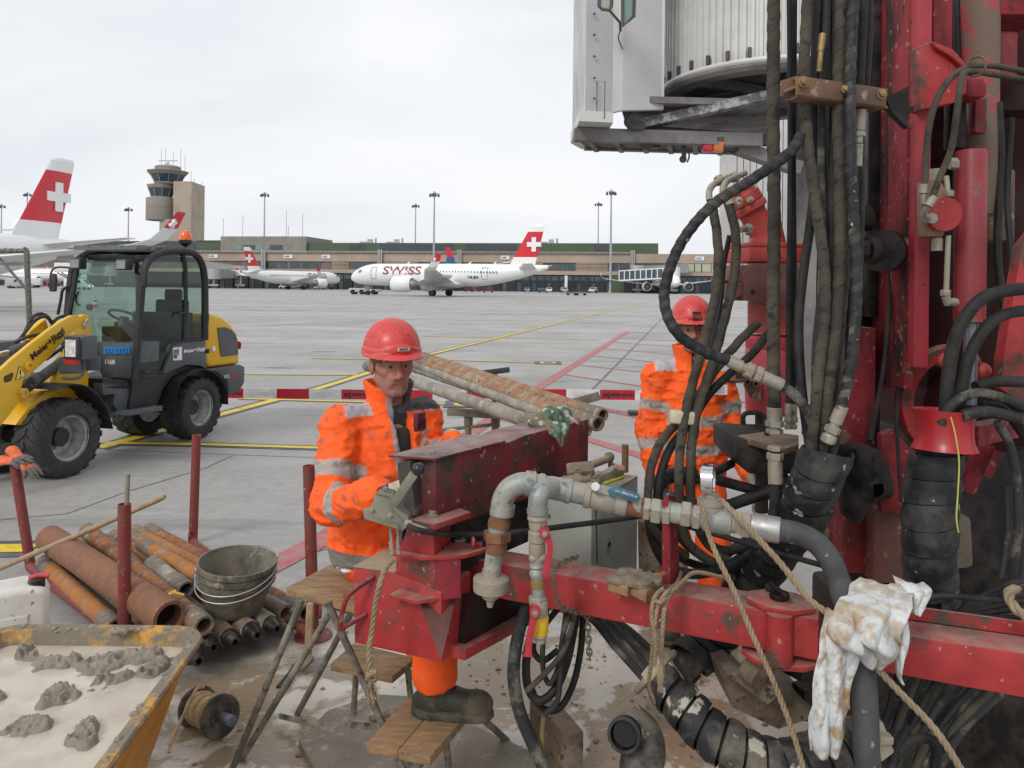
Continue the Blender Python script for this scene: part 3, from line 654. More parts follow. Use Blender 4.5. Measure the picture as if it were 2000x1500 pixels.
        if title:
            for body_,x_,z_,hgt,mm in((title if isinstance(title,str)else 'SWISS',(6.9 if s<0 else 13.6),zf+.05,tit_h,Ma_title),(reg,(22.0 if s<0 else 24.5),zf-.55,.42,Ma_dark)):
                if not body_:continue
                xd=Vector((1 if s<0 else-1,0,0));o=text(body_,mm,(0,0,0),(1,0,0),(0,1,0),hgt,None,'lettering',bold=.018,width=hgt*5.3 if hgt>1 else None)
                me=o.data;bm=bmesh.new();bm.from_mesh(me)
                for zz in[k*.16 for k in range(1,9)]:
                    if zz<hgt:bmesh.ops.bisect_plane(bm,geom=bm.verts[:]+bm.edges[:]+bm.faces[:],plane_co=(0,zz,0),plane_no=(0,1,0))
                l0=o.location.copy()
                for v in bm.verts:
                    lx,ly=v.co.x,v.co.y
                    v.co=M @ onskin(x_+xd.x*(lx+l0.x),z_+ly+l0.y,.035)
                bm.to_mesh(me);bm.free();o.location=(0,0,0);o.parent=body;o.matrix_parent_inverse=pmat(body).inverted()
    if detail>1:
        b=MB(M)
        for x in(10.3,21.2,25.5):b.ext([Vector((x,-.04,zf+1.8)),Vector((x+.5,-.04,zf+1.8)),Vector((x+.75,-.04,zf+2.15)),Vector((x+.55,-.04,zf+2.15))],(0,.08,0))
        b.build('blade_antenna',Ma_white,t)
    return t
# nose of the taxiing jet at px (685, ~548), ~129 m away, heading a little away from us
D0=128.;th=R(-18);hv=Vector((math.cos(th),math.sin(th),0))
nz=P(686,545,131.);airliner((nz.x,nz.y,0),th,'large white jet rolling across the apron with red tail behind a tow tug',reg='HB-JBA')
# parked jet by the terminal, seen from its right rear
tp=P(470,520,205.);a=R(-125);hx=Vector((math.cos(a),math.sin(a),0))
airliner(Vector((tp.x,tp.y,0))-hx*35,a,'small white jet parked by the louvred boarding bridge, tail towards us',detail=1,reg='')
# nearest jet, mostly outside the left edge: only its tail and left wing show
a=math.atan2(.973,.234);hx=Vector((math.cos(a),math.sin(a),0));tp=Vector((P(160,475,62).x,62,0))
airliner(tp-hx*35,a,'nearest white jet at the left edge, big red tail fin and raised wingtip',detail=2,title=False)
# jet facing us on the right
q=P(1322,560,200);airliner((q.x,200,0),R(90),'white jet facing us nose on in front of the glazed boarding bridge',detail=1,title=False)
# fourth tail behind the taxiing jet: red fin with coloured lower part
q=P(876,560,215);t=thing('airliner',(q.x,215,0),'jet hidden behind the large white one, only its red painted fin showing','aircraft')
M_=Matrix.Translation((q.x,215,0));b=MB(M_);loft(b,[section(-1.5,0,4.6,3.2,.12,True),section(-1.0,0,7.5,2.8,.12,True),section(-.6,0,9.6,2.1,.1,True),section(-.9,0,12.3,1.0,.1,True)],[2,1,0]);b.build('tail_fin',[Ma_red,Mc_blue,mat('fin yellow',(.7,.55,.12),.4,col2=(.25,.25,.3),sc=2,th=(.45,.5))],t)
b=MB(M_);b.lathe([(.3,-16),(1.4,-12),(1.85,-7),(1.85,10),(.5,14)],(0,14,3.4),(0,-1,0),24);b.build('fuselage',Ma_white,t)

# ---------------- boarding bridges ----------------
def bridge(x0,x1,z0,z1,off0,off1,lab,glass=True,ribs=True):
    a=W(x0,557,off0);c=W(x1,557,off1);t=thing('boarding_bridge',(c.x,c.y,0),lab,'boarding bridge')
    a.z=z0;c.z=z1;b=MB();b.beam(a,c,2.6,2.7);b.build('tunnel',Mc_glass if glass else Mc_metal,t,smooth=0)
    b=MB();d=c-a
    n=9 if glass else 5
    if glass:
        for k in range(n+1):
            p=a+d*(k/n);b.box(p,(.28,2.9,2.9),math.atan2(d.y,d.x))
        b.beam(a+Vector((0,0,1.35)),c+Vector((0,0,1.35)),2.8,.3);b.beam(a-Vector((0,0,1.35)),c-Vector((0,0,1.35)),2.8,.35)
    else:
        for k in range(6):b.beam(a+Vector((0,0,-1.2+k*.5)),c+Vector((0,0,-1.2+k*.5)),2.75,.16)
    b.build('tunnel_frame',Mc_white if glass else Mc_grey,t,smooth=0)
    b=MB();b.cyl((c.x,c.y,1.2),(c.x,c.y,c.z-1.3),.35,n=12);b.box((c.x,c.y,1.0),(3.0,1.2,.5));b.build('support_leg',Mc_metal,t)
    for s in(-1,1):b=MB();b.lathe([(.2,-.2),(.62,-.2),(.62,.2),(.2,.2)],(c.x+s*1.3,c.y,.62),(1,0,0));b.build('wheel',Ma_tyre,t)
    b=MB();b.lathe([(2.2,-1.5),(2.2,1.6)],(c.x,c.y,c.z),n=20);b.build('rotunda',Mc_white if glass else Mc_metal,t)
    return t
bridge(1215,1312,4.9,5.6,12,22,'white framed glazed boarding bridge left of the jet that faces us')
bridge(1340,1245,7.4,6.3,3,10,'white louvred boarding bridge sloping down behind the glazed one',glass=False)
bridge(398,470,7.3,5.4,3,12,'grey louvred boarding bridge behind the small parked jet',glass=False)
bridge(470,418,4.6,4.3,10,20,'lower grey louvred bridge tunnel left of the small parked jet',glass=False)
bridge(120,215,5.0,5.0,5,14,'boarding bridge standing behind the loader cab',glass=False)

# ---------------- ground vehicles and carts on the far apron ----------------
Mv={k:mat('vehicle '+k,c,.35,vary=.05,coat=.3)for k,c in dict(white=(.7,.71,.71),blue=(.12,.2,.42),yellow=(.7,.48,.05),silver=(.42,.44,.45),dark=(.05,.055,.06),red=(.45,.04,.04),orange=(.7,.2,.04)).items()}
M_glass=mat('vehicle glass',(.04,.06,.07),.08)
M_lamp=mat('headlamp on',(1,.95,.85),.3,emit=2.5)
M_lampoff=mat('headlamp lens',(.7,.7,.68),.15)
def wheels(M,t,xs,hw,r,wd=.22):
    for x in xs:
        for s in(-1,1):
            b=MB(M);b.lathe([(r*.55,-wd/2),(r*.95,-wd/2),(r,-wd/3),(r,wd/3),(r*.95,wd/2),(r*.55,wd/2)],(x,s*(hw-wd/2),r),(0,1,0),18);wl=b.build('wheel',Ma_tyre,t)
            b=MB(M);b.lathe([(r*.55,-wd/2.2),(.02,-wd/4),(.02,wd/4),(r*.55,wd/2.2)],(x,s*(hw-wd/2),r),(0,1,0),12);b.build('rim',Mc_metal,wl)
def vehicle(kind,x,y,rz,lab,cat,colr='white',gp=None,s=1.,lit=False,D=None):
    g=G(x,y)if D is None else Vector((P(x,y,D).x,D,0));t=thing(kind,g,lab,cat,gp,0);M=Matrix.Translation(g)@ Matrix.Rotation(rz,4,'Z')@ Matrix.Diagonal((s,s,s,1));c=Mv[colr]
    if kind in('van','minibus','car'):
        L_,H_,hw=dict(van=(5.2,2.3,1.0),minibus=(5,2.0,.98),car=(4.4,1.5,.9))[kind]
        pr=dict(van=[(0,.4),(0,1.0),(.5,1.25),(1.25,2.15),(1.7,H_),(L_,H_*.98),(L_,.4)],minibus=[(0,.4),(0,.95),(.6,1.15),(1.3,1.9),(1.8,H_),(L_-.1,H_*.97),(L_,.4)],car=[(0,.35),(.02,.75),(1.1,.95),(1.75,1.42),(2.9,H_),(3.9,1.0),(L_,.9),(L_,.35)])[kind]
        b=MB(M);b.ext([Vector((p,-hw,q))for p,q in pr],(0,2*hw,0));b.build('body',c,t,bevel=.1*1)
        b=MB(M)
        for sd_ in(-1,1):
            y_=sd_*(hw+.012)
            for a0,a1 in((1.45,2.35),(2.5,3.3))+(((3.45,4.4),)if kind=='minibus' else()):
                zt=H_*.86;zb=H_*.62 if kind!='car' else .98
                b.ext([Vector((a0+.15,y_,zb)),Vector((a1,y_,zb)),Vector((a1,y_,zt)),Vector((a0+.35,y_,zt))],(0,.01*sd_,0))
        b.build('side_window',M_glass,t,smooth=0)
        b=MB(M);x0,z0,x1,z1=(.55,1.27,1.22,2.1)if kind=='van' else((.65,1.2,1.25,1.82)if kind=='minibus' else(1.15,.98,1.72,1.38));b.ext([Vector((x0-.03,-hw*.8,z0+.03)),Vector((x0-.03,hw*.8,z0+.03)),Vector((x1-.03,hw*.75,z1+.03)),Vector((x1-.03,-hw*.75,z1+.03))],(-.02,0,.02));b.build('windscreen',M_glass,t,smooth=0)
        wheels(M,t,(.95,L_-1.1),hw+.02,.34)
        for sd_ in(-1,1):b=MB(M);b.box((-.01,sd_*hw*.7,.78),(.06,.3,.2));b.build('headlight',M_lamp if lit else M_lampoff,t,smooth=0)
    elif kind=='truck':
        b=MB(M);b.ext([Vector((p,-1.15,q))for p,q in((0,.6),(0,1.5),(.25,2.6),(1.7,2.6),(1.7,.6))],(0,2.3,0));b.build('cab',c,t,bevel=.06)
        b=MB(M);b.box((4.5,0,1.95),(5.4,2.4,2.2));b.build('cargo_box',c,t,bevel=.04);b=MB(M);b.box((3.6,0,.65),(6.8,1.6,.3));b.build('chassis',Mv['dark'],t,smooth=0)
        b=MB(M);b.ext([Vector((-.01,-1,1.55)),Vector((-.01,1,1.55)),Vector((.2,.95,2.4)),Vector((.2,-.95,2.4))],(-.02,0,0));b.build('windscreen',M_glass,t,smooth=0)
        wheels(M,t,(.9,4.7,6.0),1.15,.48)
        for sd_ in(-1,1):b=MB(M);b.box((-.02,sd_*.85,.95),(.06,.35,.25));b.build('headlight',M_lamp if lit else M_lampoff,t,smooth=0)
    elif kind=='catering_truck':
        b=MB(M);b.ext([Vector((p,-1.2,q))for p,q in((0,.6),(0,1.5),(.25,2.4),(1.6,2.4),(1.6,.6))],(0,2.4,0));b.build('cab',c,t,bevel=.06)
        b=MB(M);b.box((5.6,0,5.0),(7.6,2.5,2.3));bx=b.build('cargo_box',Mv['white'],t,bevel=.04)
        b=MB(M)
        for k,(px_,pz,rr)in enumerate(((6.3,5.2,.5),(6.9,5.5,.6),(7.6,5.1,.5),(7.1,4.7,.55),(6.4,4.5,.4))):
            for sd_ in(-1,1):b.add([Vector((px_+math.cos(q)*rr*(1 if k%2 else .45)+math.sin(q)*.25*rr,sd_*1.27,pz+math.sin(q)*rr*(.42 if k%2 else 1)))for q in[2*math.pi*j/12 for j in range(12)]],[tuple(range(12))])
        b.build('leaf_emblem',mat('leaf green',(.08,.3,.05),.5),bx,smooth=0,fix=False)
        b=MB(M)
        for sd_ in(-1,1):b.beam((2.4,sd_,.9),(7.8,sd_,3.8),.2,.25);b.beam((7.8,sd_,.9),(2.4,sd_,3.8),.2,.25)
        b.build('scissor_lift',Mv['dark'],t,smooth=0)
        b=MB(M);b.box((4.6,0,.8),(8.6,1.8,.3));b.build('chassis',Mv['dark'],t,smooth=0);wheels(M,t,(.9,6.4,7.6),1.15,.48)
    elif kind=='baggage_cart':
        b=MB(M);b.box((1.5,0,.5),(3.2,1.5,.12));b.beam((0,0,.5),(-1.2,0,.35),.08,.08);b.build('deck',Mv['dark'],t,smooth=0)
        b=MB(M)
        for xx in(0,.8,1.6,2.4,3.05):
            for sd_ in(-1,1):b.beam((xx,sd_*.7,.5),(xx,sd_*.7,1.35),.06,.06)
        for zz in(.85,1.1,1.35):
            for sd_ in(-1,1):b.beam((0,sd_*.7,zz),(3.05,sd_*.7,zz),.05,.05)
        b.build('rails',c,t,smooth=0);wheels(M,t,(.5,2.6),.75,.24,.14)
    elif kind in('tow_tug','belt_loader'):
        b=MB(M);b.ext([Vector((p,-1.0,q))for p,q in((0,.35),(0,.9),(.5,1.05),(2.6,1.05),(2.9,.85),(2.9,.35))],(0,2.0,0));b.box((4.1,0,.65),(2.4,1.9,.45));b.build('body',c,t,bevel=.08)
        b=MB(M);b.box((1.7,0,1.45),(1.1,1.6,.85));b.box((1.7,0,1.9),(1.3,1.7,.08));b.build('cab',M_glass,t,bevel=.04);wheels(M,t,(.8,2.3,4.3),1.02,.42,.3)
        if kind=='belt_loader':b=MB(M);b.beam((.3,0,1.2),(6.5,0,2.8),.9,.3);b.build('belt_boom',Mv['yellow'],t,smooth=0)
    elif kind=='passenger_stairs':
        b=MB(M);b.beam((0,0,.6),(5.2,0,4.0),1.5,.3);b.beam((0,-.75,1.6),(5.2,-.75,5.0),.06,.9);b.beam((0,.75,1.6),(5.2,.75,5.0),.06,.9);b.build('flight',Mc_metal,t,smooth=0)
        b=MB(M);b.box((3.4,0,.7),(4.2,1.8,.4));b.beam((4.6,0,.8),(4.9,0,3.7),.5,.3);b.build('chassis',Mv['dark'],t,smooth=0);wheels(M,t,(1.9,4.8),.95,.36)
    return t
VG='vehicles by the terminal'
vehicle('truck',420,561,R(8),'white box truck parked left of the small jet','truck',gp=VG,s=.8)
vehicle('truck',486,562,R(-82),'white truck with bright headlights under the small jet','truck',lit=True,gp=VG,s=.85)
vehicle('car',403,560,R(12),'blue car beside the white box truck','car','blue',VG)
vehicle('belt_loader',527,563,R(0),'white and yellow belt loader in front of the small jet','belt loader',gp=VG,s=.9)
vehicle('van',577,561,R(160),'white van behind the engine of the small jet','van',gp=VG,s=.85)
vehicle('catering_truck',608,561,R(5),'white catering truck raised on scissors with green leaf emblem','truck',gp=VG,s=1.0)
vehicle('belt_loader',613,565,R(5),'low grey loader with blue panel in front of the catering truck','loader','silver',VG,s=.7)
vehicle('car',650,561,R(20),'silver car left of the white minibus behind the jet nose','car','silver',VG)
vehicle('minibus',672,561,R(25),'white minibus parked between two cars behind the jet nose','minibus','white',VG,s=.95)
vehicle('car',694,562,R(35),'pale car just above the jet nose on the far apron','car','white',VG)
vehicle('tow_tug',683,574.5,R(-4),'low dark tow tug coupled to the nose wheel of the large jet','tug','silver',VG,s=1.05)
vehicle('van',1129,570,R(80),'white van parked at the dark ground floor near the carts','van','white',VG,s=1.1)
vehicle('car',1104,571,R(95),'silver car behind the row of carts','car','silver',VG)
vehicle('car',1155,571.5,R(70),'white car with pale windscreen behind the low platform cart','car','white',VG,s=1.05)
vehicle('car',1233,571.5,R(-10),'white car parked under the boarding bridge stairs','car','white',VG,s=1.1)
vehicle('passenger_stairs',1248,572,R(5),'grey mobile stairs leaning up beside the nose on jet','stairs',gp=VG)
vehicle('tow_tug',1258,572.5,R(10),'dark tug at the foot of the mobile stairs','tug','dark',VG,s=.8)
for i,(k,x,y,r,c,lb)in enumerate((('car',636,560.5,15,'silver','silver car right of the catering truck lift'),('minibus',716,562,30,'white','white minibus partly hidden behind the jet nose'),('baggage_cart',1050,572,0,'silver','grey cart left of the blue waste container row'),('car',1030,570,90,'blue','blue car parked against the dark ground floor right of the jet tail'),
    ('car',1072,571,85,'white','pale car between blue car and the coupled carts'),('truck',1186,571,95,'silver','grey truck front left of the tallest light mast'),('tow_tug',1290,573,5,'dark','dark tug between the mobile stairs and the jet that faces us'),('van',455,561,10,'silver','grey van behind the cone by the lit truck'),('belt_loader',545,564,4,'silver','second lower belt loader right of the yellow one'),('minibus',376,560,20,'white','white minibus right of the loader cab'))):vehicle(k,x,y,R(r),lb,k.replace('_',' '),c,VG,s=.9)
CG='baggage carts on the apron'
for x,y,lb in((1105,576.5,'left cart of the coupled pair right of the large jet tail'),(1119,577,'right cart of the coupled pair right of the large jet tail'),(1148,572.5,'single low platform cart in front of the white car'),
                 (906,570,'left baggage cart seen under the belly of the large jet'),(918,570,'middle baggage cart under the belly of the large jet'),(942,571.5,'brown stacked cart under the rear of the large jet')):
    vehicle('baggage_cart',x,y,R(3),lb,'cart','dark' if x>1000 else 'red',CG,s=.9)
vehicle('truck',30,560,R(15),'white service truck under the tail of the nearest jet','truck','white',VG,s=.8,D=190)
vehicle('van',62,560,R(190),'dark grey van between the posts at the far left','van','silver',VG,D=175)
vehicle('catering_truck',95,560,R(5),'white catering truck with green leaves seen past the loader mirror','truck','red',VG,D=185)
vehicle('car',12,560,R(5),'silver car at the far left edge of the apron','car','silver',VG,D=180)
vehicle('van',178,560,R(180),'white van with headlamp on, seen through the loader windscreen','van','white',VG,lit=True,D=160)
# parked jet glimpsed behind the loader cab
q=P(120,560,230);airliner((P(170,560,225).x,225,0),R(178),'white jet parked far left, seen through the loader cab glass',detail=1,title=False)
# cones
def cone(x,y,s,lab):
    g=G(x,y);t=thing('traffic_cone',g,lab,'cone','traffic cones on the apron');M=Matrix.Translation(g)@ Matrix.Diagonal((s,s,s,1))
    b=MB(M);b.cur=0;b.lathe([(.16,.04),(.125,.2)],(0,0,0),n=20);b.cur=1;b.lathe([(.126,.2),(.1,.34)],(0,0,0),n=20);b.cur=0;b.lathe([(.1,.34),(.07,.5)],(0,0,0),n=20);b.cur=1;b.lathe([(.07,.5),(.05,.6)],(0,0,0),n=20);b.cur=0;b.lathe([(.05,.6),(.028,.72),(.01,.725)],(0,0,0),n=20)
    b.build('cone_body',[mat('cone red',(.6,.05,.04),.5),Mc_white],t);b=MB(M);b.box((0,0,.02),(.42,.42,.04));b.build('foot',mat('cone red',(.6,.05,.04),.5),t,bevel=.008)
cone(186,600,1.1,'red and white cone seen through the loader windscreen')
cone(464,563.5,1.2,'orange cone between the box truck and the lit truck')
cone(82,563,1.2,'cone beside the grey van at the far left');cone(119,564,1.2,'cone under the catering truck at the far left')
cone(1031,573,1.2,'orange cone under the tail of the large jet');cone(1189,575,1.1,'cone at the foot of the tallest light mast');cone(1318,574,1.2,'cone under the nose of the jet that faces us')
# ---------------- pixel ray meets a vertical plane ----------------
def onplane(x,y,p0,n):
    u,v=unroll(x,y);d=Vector((u/FP,1,-v/FP));o=Vector((0,0,HC));t=(Vector(p0)-o).dot(n)/d.dot(n);return o+d*t
# ---------------- wheel loader ----------------
M_lyel=mat('loader yellow',(.74,.43,.015),.35,col2=(.42,.25,.03),sc=9,th=(.62,.78),col3=(.12,.1,.07),sc3=60,th3=(.69,.74),coat=.2,vary=.05)
M_lgry=mat('loader grey',(.085,.095,.105),.45,col2=(.14,.145,.15),sc=7,th=(.5,.75),vary=.08)
M_lblk=mat('loader black',(.018,.02,.022),.5,col2=(.05,.05,.05),sc=10,th=(.5,.75))
M_rub=mat('tyre rubber',(.028,.028,.030),.75,col2=(.075,.07,.065),sc=14,th=(.48,.72),bump=.2,bsc=90)
M_rim=mat('wheel rim',(.38,.38,.37),.4,.3,col2=(.2,.19,.18),sc=12,th=(.5,.7))
def glassmat(name,col,f):
    m=bpy.data.materials.new(name);m.use_nodes=True;N=m.node_tree.nodes;lk=m.node_tree.links.new;N.remove(N['Principled BSDF']);out=N['Material Output']
    a=N.new('ShaderNodeBsdfTransparent');a.inputs[0].default_value=(*col,1);g=N.new('ShaderNodeBsdfGlossy');g.inputs['Roughness'].default_value=.03
    lw=N.new('ShaderNodeLayerWeight');lw.inputs[0].default_value=.5;pw=N.new('ShaderNodeMath');pw.operation='POWER';lk(lw.outputs['Facing'],pw.inputs[0]);pw.inputs[1].default_value=4;mu=N.new('ShaderNodeMath');mu.operation='MULTIPLY_ADD';lk(pw.outputs[0],mu.inputs[0]);mu.inputs[1].default_value=.6;mu.inputs[2].default_value=f
    mx_=N.new('ShaderNodeMixShader');lk(mu.outputs[0],mx_.inputs[0]);lk(a.outputs[0],mx_.inputs[1]);lk(g.outputs[0],mx_.inputs[2]);lk(mx_.outputs[0],out.inputs[0]);return m
M_cab=glassmat('cab glass',(.42,.58,.51),.07);M_cabw=glassmat('windscreen glass',(.74,.88,.82),.08)
gr_,gf=G(395,857),G(140,931)
hL=(gf-gr_).normalized();pL=Vector((-hL.y,hL.x,0));OL=gr_-pL*.52
ldr=thing('wheel_loader',OL,'yellow and grey compact wheel loader with glazed cab and orange beacon','loader')
def LX(x,y,yl):return onplane(x,y,OL+pL*yl,pL)
def LL(xl,yl,z):return OL+hL*xl+pL*yl+Vector((0,0,z))
def side(mb,px,yl,wd):return mb.ext([LX(x,y,yl)for x,y in px],-pL*wd)
def tyre(c,ax,R_,wd,parent,lug=True,sgn=1):
    b=MB();pr=[(R_*.56,-wd*.40),(R_*.62,-wd*.49),(R_*.8,-wd*.52),(R_*.93,-wd*.47),(R_*.965,-wd*.36),(R_*.965,wd*.36),(R_*.93,wd*.47),(R_*.8,wd*.52),(R_*.62,wd*.49),(R_*.56,wd*.40)]
    b.lathe(pr,c,ax,48,closed=True)
    t=Vector(ax).normalized();u=t.orthogonal().normalized();w_=t.cross(u)
    if lug:
        n=19
        for k in range(n):
            for s in(-1,1):
                q=[]
                for(da,yy,rr)in((0,.03,1.0),(.13,.25,1.0),(.2,.50,.965),(.11+.2,.50,.965),(.11+.13,.25,1.0),(.13,.03,1.0)):
                    a=2*math.pi*(k+(.5 if s>0 else 0))/n+da*1.35
                    q.append((a,yy*s*wd,rr*R_*1.0))
                top=[Vector(c)+t*y_+(u*math.cos(a)+w_*math.sin(a))*r_ for a,y_,r_ in q];bot=[Vector(c)+t*y_+(u*math.cos(a)+w_*math.sin(a))*(R_*.93)for a,y_,r_ in q]
                m_=len(q);b.add(top+bot,[tuple(range(m_)),tuple(range(2*m_-1,m_-1,-1))]+[(i,(i+1)%m_,m_+(i+1)%m_,m_+i)for i in range(m_)])
    wl=b.build('wheel',M_rub,parent)
    b=MB();b.lathe([(R_*.57,wd*.42),(R_*.6,wd*.45),(R_*.57,wd*.40),(R_*.52,wd*.36),(R_*.5,wd*.2),(R_*.47,wd*.16),(R_*.44,wd*-.05),(R_*.2,wd*-.1),(R_*.18,wd*.02),(.02,wd*.03),(.02,-wd*.3),(R_*.56,-wd*.4)],c,ax,40,closed=True)
    for k in range(5):a=2*math.pi*k/5;b.hexnut(Vector(c)+(u*math.cos(a)+w_*math.sin(a))*R_*.28-t*wd*.06,t,.014,.03)
    b.build('rim',M_rim,wl);return wl
WB=(gf-gr_).length;RW=.375
for xl in(0,WB):
    for s in(1,-1):tyre(LL(xl,s*.52-s*.16,RW),pL*s,RW+(.01 if xl else 0),.33,ldr)
# chassis, axle and belly
b=MB();side(b,[(205,745),(330,722),(330,800),(250,810),(225,800)],.22,.5);b.build('chassis',M_lblk,ldr,bevel=.01)
b=MB();b.cyl(LL(0,-.4,RW),LL(0,.4,RW),.09);b.cyl(LL(WB,-.4,RW),LL(WB,.4,RW),.09);each(b,'axle',M_lblk,ldr)
b=MB();side(b,[(200,748),(262,748),(262,760),(252,806),(235,812),(222,790),(225,770),(202,772)],.42,.12);b.build('step_box',M_lgry,ldr,bevel=.008)
b=MB();side(b,[(235,810),(252,803),(317,792),(318,802),(255,812)],.56,.2);b.build('step',M_lgry,ldr,bevel=.004)
b=MB();side(b,[(262,735),(330,715),(345,725),(318,760),(305,798),(252,806)],.46,.1);b.build('side_skirt',M_lblk,ldr,bevel=.005)
# fenders
def fender(px,yl,wd,nm='fender'):
    b=MB();q=[LX(x,y,yl)for x,y in px];q=spline(q,4);n=len(q);up=[p+Vector((0,0,.012))for p in q]
    vs=q+[p-pL*wd for p in q]+up+[p-pL*wd for p in up]
    fs=[]
    for i in range(n-1):fs+=[(i,i+1,n+i+1,n+i),(2*n+i,3*n+i,3*n+i+1,2*n+i+1),(i,2*n+i,2*n+i+1,i+1),(n+i,n+i+1,3*n+i+1,3*n+i)]
    fs+=[(0,n,3*n,2*n),(n-1,3*n-1,4*n-1,2*n-1)]
    b.add(vs,fs);b.build(nm,M_lblk,ldr,smooth=50)
fender([(345,798),(348,760),(362,738),(385,724),(408,724),(430,738),(444,764),(446,790)],.56,.42)
fender([(110,762),(140,752),(172,757),(196,778),(212,806),(221,838)],.56,.4)
# front panel and side panel
FX=(LX(265,740,.5)-OL).dot(hL)         # plane of the cab front
def FR(x,y,dx=0.):return onplane(x,y,OL+hL*(FX+dx),hL)
b=MB();b.ext([FR(178,668),FR(267,671),FR(264,741),FR(200,737),FR(182,700)],-hL*.35);b.build('front_panel',M_lgry,ldr,bevel=.008)
b=MB();q=[FR(202,677,.012),FR(254,678,.012),FR(254,691.5,.012),FR(202.5,691.5,.012)];b.ext(q,-hL*.006);pl=b.build('number_plate',mat('plate blue',(.02,.22,.62),.35),ldr)
xd=(q[1]-q[0]).normalized();text('LU·1372',M_blk,q[3]+xd*.035+Vector((0,0,.012)),xd,(0,0,1),.05,pl,bold=.015,width=(q[1]-q[0]).length*.84)
text('1168',Mc_white,FR(205.5,711,.004),xd,(0,0,1),.048,ldr,'fleet_number',bold=.02)
b=MB();side(b,[(317,725),(327,697),(337,673),(350,667),(400,662),(404,720),(390,714),(365,712),(340,722),(322,730)],.5,.06);sp_=b.build('side_panel',M_lgry,ldr,bevel=.004)
a0,a1=LX(336,705,.505),LX(355.5,703,.505);xd2=(a1-a0);xd2.z=0
b=MB();b.ext([LX(337,679,.504),LX(355,677,.504),LX(355.5,703,.504),LX(338,704,.504)],pL*.002);lg=b.build('logo_square',Mc_white,ldr,smooth=0)
o=LX(339,691,.508);text('mj',M_lgry,o,-hL,(0,0,1),.062,lg,bold=.045)
b=MB();b.ext([LX(339,692.5,.508),LX(346,692,.508),LX(346,700,.508),LX(339.5,700.5,.508)],pL*.001);b.build('logo_block',M_lgry,lg,smooth=0)
o=LX(359,690,.504);e_=LX(401,683,.504);text('Meier+Jäggi',Mc_white,o,(e_-o),(0,0,1),.042,ldr,'company_lettering',bold=.03,width=(e_-o).length)
# rear hood and tail
hood=[(401,700),(400,612),(418,613),(436,619),(452,632),(462,648),(467,668),(469,711),(408,718)]
b=MB();side(b,hood,.46,.92);b.build('engine_hood',M_lyel,ldr,bevel=.045,seg=3)
b=MB();b.ext([LX(x,y,.475)for x,y in((426,640),(440,639),(452,644),(460,652),(464,664),(465.5,692),(435,697),(432,692))],-pL*.02);b.build('side_grille',M_lgry,ldr)
b=MB();c=LX(417,681,.467);b.cyl(c,c+pL*.008,.035,n=24);b.build('filler_cap',Mc_white,ldr)
b=MB();side(b,[(404,722),(470,712),(479,716),(478,748),(468,764),(447,771),(445,745),(425,727)],.5,1.0);tl=b.build('counterweight',M_lgry,ldr,bevel=.02)
o=LX(437,740,.504);e_=LX(449,738,.504);text('WL',Mc_white,o,e_-o,(0,0,1),.05,tl,width=(e_-o).length);o=LX(451,737,.504);e_=LX(464,735,.504);text('32',mat('decal red',(.5,.02,.03),.4),o,e_-o,(0,0,1),.045,tl,bold=.03,width=(e_-o).length)
b=MB();side(b,[(469,667),(472,672),(470,682)],.3,.1);b.build('rear_lamp',mat('lamp red',(.4,.02,.02),.3),ldr)
# cab: floor box, pillars, roof, glass
b=MB();side(b,[(200,740),(268,742),(318,726),(335,690),(398,666),(398,715),(320,740),(262,760),(205,758)],.42,.84);b.build('cab_floor',M_lblk,ldr)
YS=(.5,-.46)
arch=[(263,745),(266,700),(271,640),(277,560),(281,530),(290,508),(306,496),(330,490.5),(362,490),(380,495),(391,507),(397,524),(400,548),(400.5,600),(400,664)]
for s,yl in enumerate(YS):
    b=MB();q=[LX(x,y,.5)-pL*(.5-yl)for x,y in arch];b.tube(resample(q,.06),.042,8);b.build('cab_pillar',M_lblk,ldr,smooth=60)
    if s==0:
        b=MB();b.tube([LX(x,y,.512)for x,y in((270,736),(317,726),(328,697),(338,673),(352,667),(397,662))],.014,8);b.tube([LX(x,y,.51)for x,y in((361,665),(363,600),(362,520),(358,497))],.026,8);b.build('door_frame',M_lblk,ldr)
    b=MB();pg=[(270,736),(274,640),(281,560),(284,532),(293,511),(308,500),(331,494),(362,493.5),(378,498),(389,509),(394.5,525),(397.5,548),(398,600),(397,662),(352,667),(338,673),(328,697),(317,726)]
    b.add([LX(x,y,.5)-pL*(.5-yl)for x,y in pg],[tuple(range(len(pg)))]);b.build('side_glass',M_cab,ldr,smooth=0)
ws=[FR(183,668),FR(262,669),FR(273,540,-.06),FR(278,515,-.09),FR(157,513,-.09),FR(140,600,-.02),FR(136,640)]
zw=FR(200,668).z;b=MB();b.add([FR(262,669),FR(183,668),FR(136,640),FR(140,600,-.02),FR(157,513,-.09),FR(278,515,-.09),FR(273,560,-.05)],[(0,1,2,3),(0,3,6),(3,4,5,6)]);b.build('windscreen',M_cabw,ldr,smooth=0,fix=False)
b=MB();b.tube([FR(128,660),FR(133,625),FR(141,580),FR(150,525,-.07),FR(153,508,-.09)],.03,8);b.build('cab_pillar',M_lblk,ldr)
b=MB();b.tube([FR(128,618),FR(142,648,.0),FR(165,666),FR(183,672)],.016,8);b.build('windscreen_frame',M_lblk,ldr)
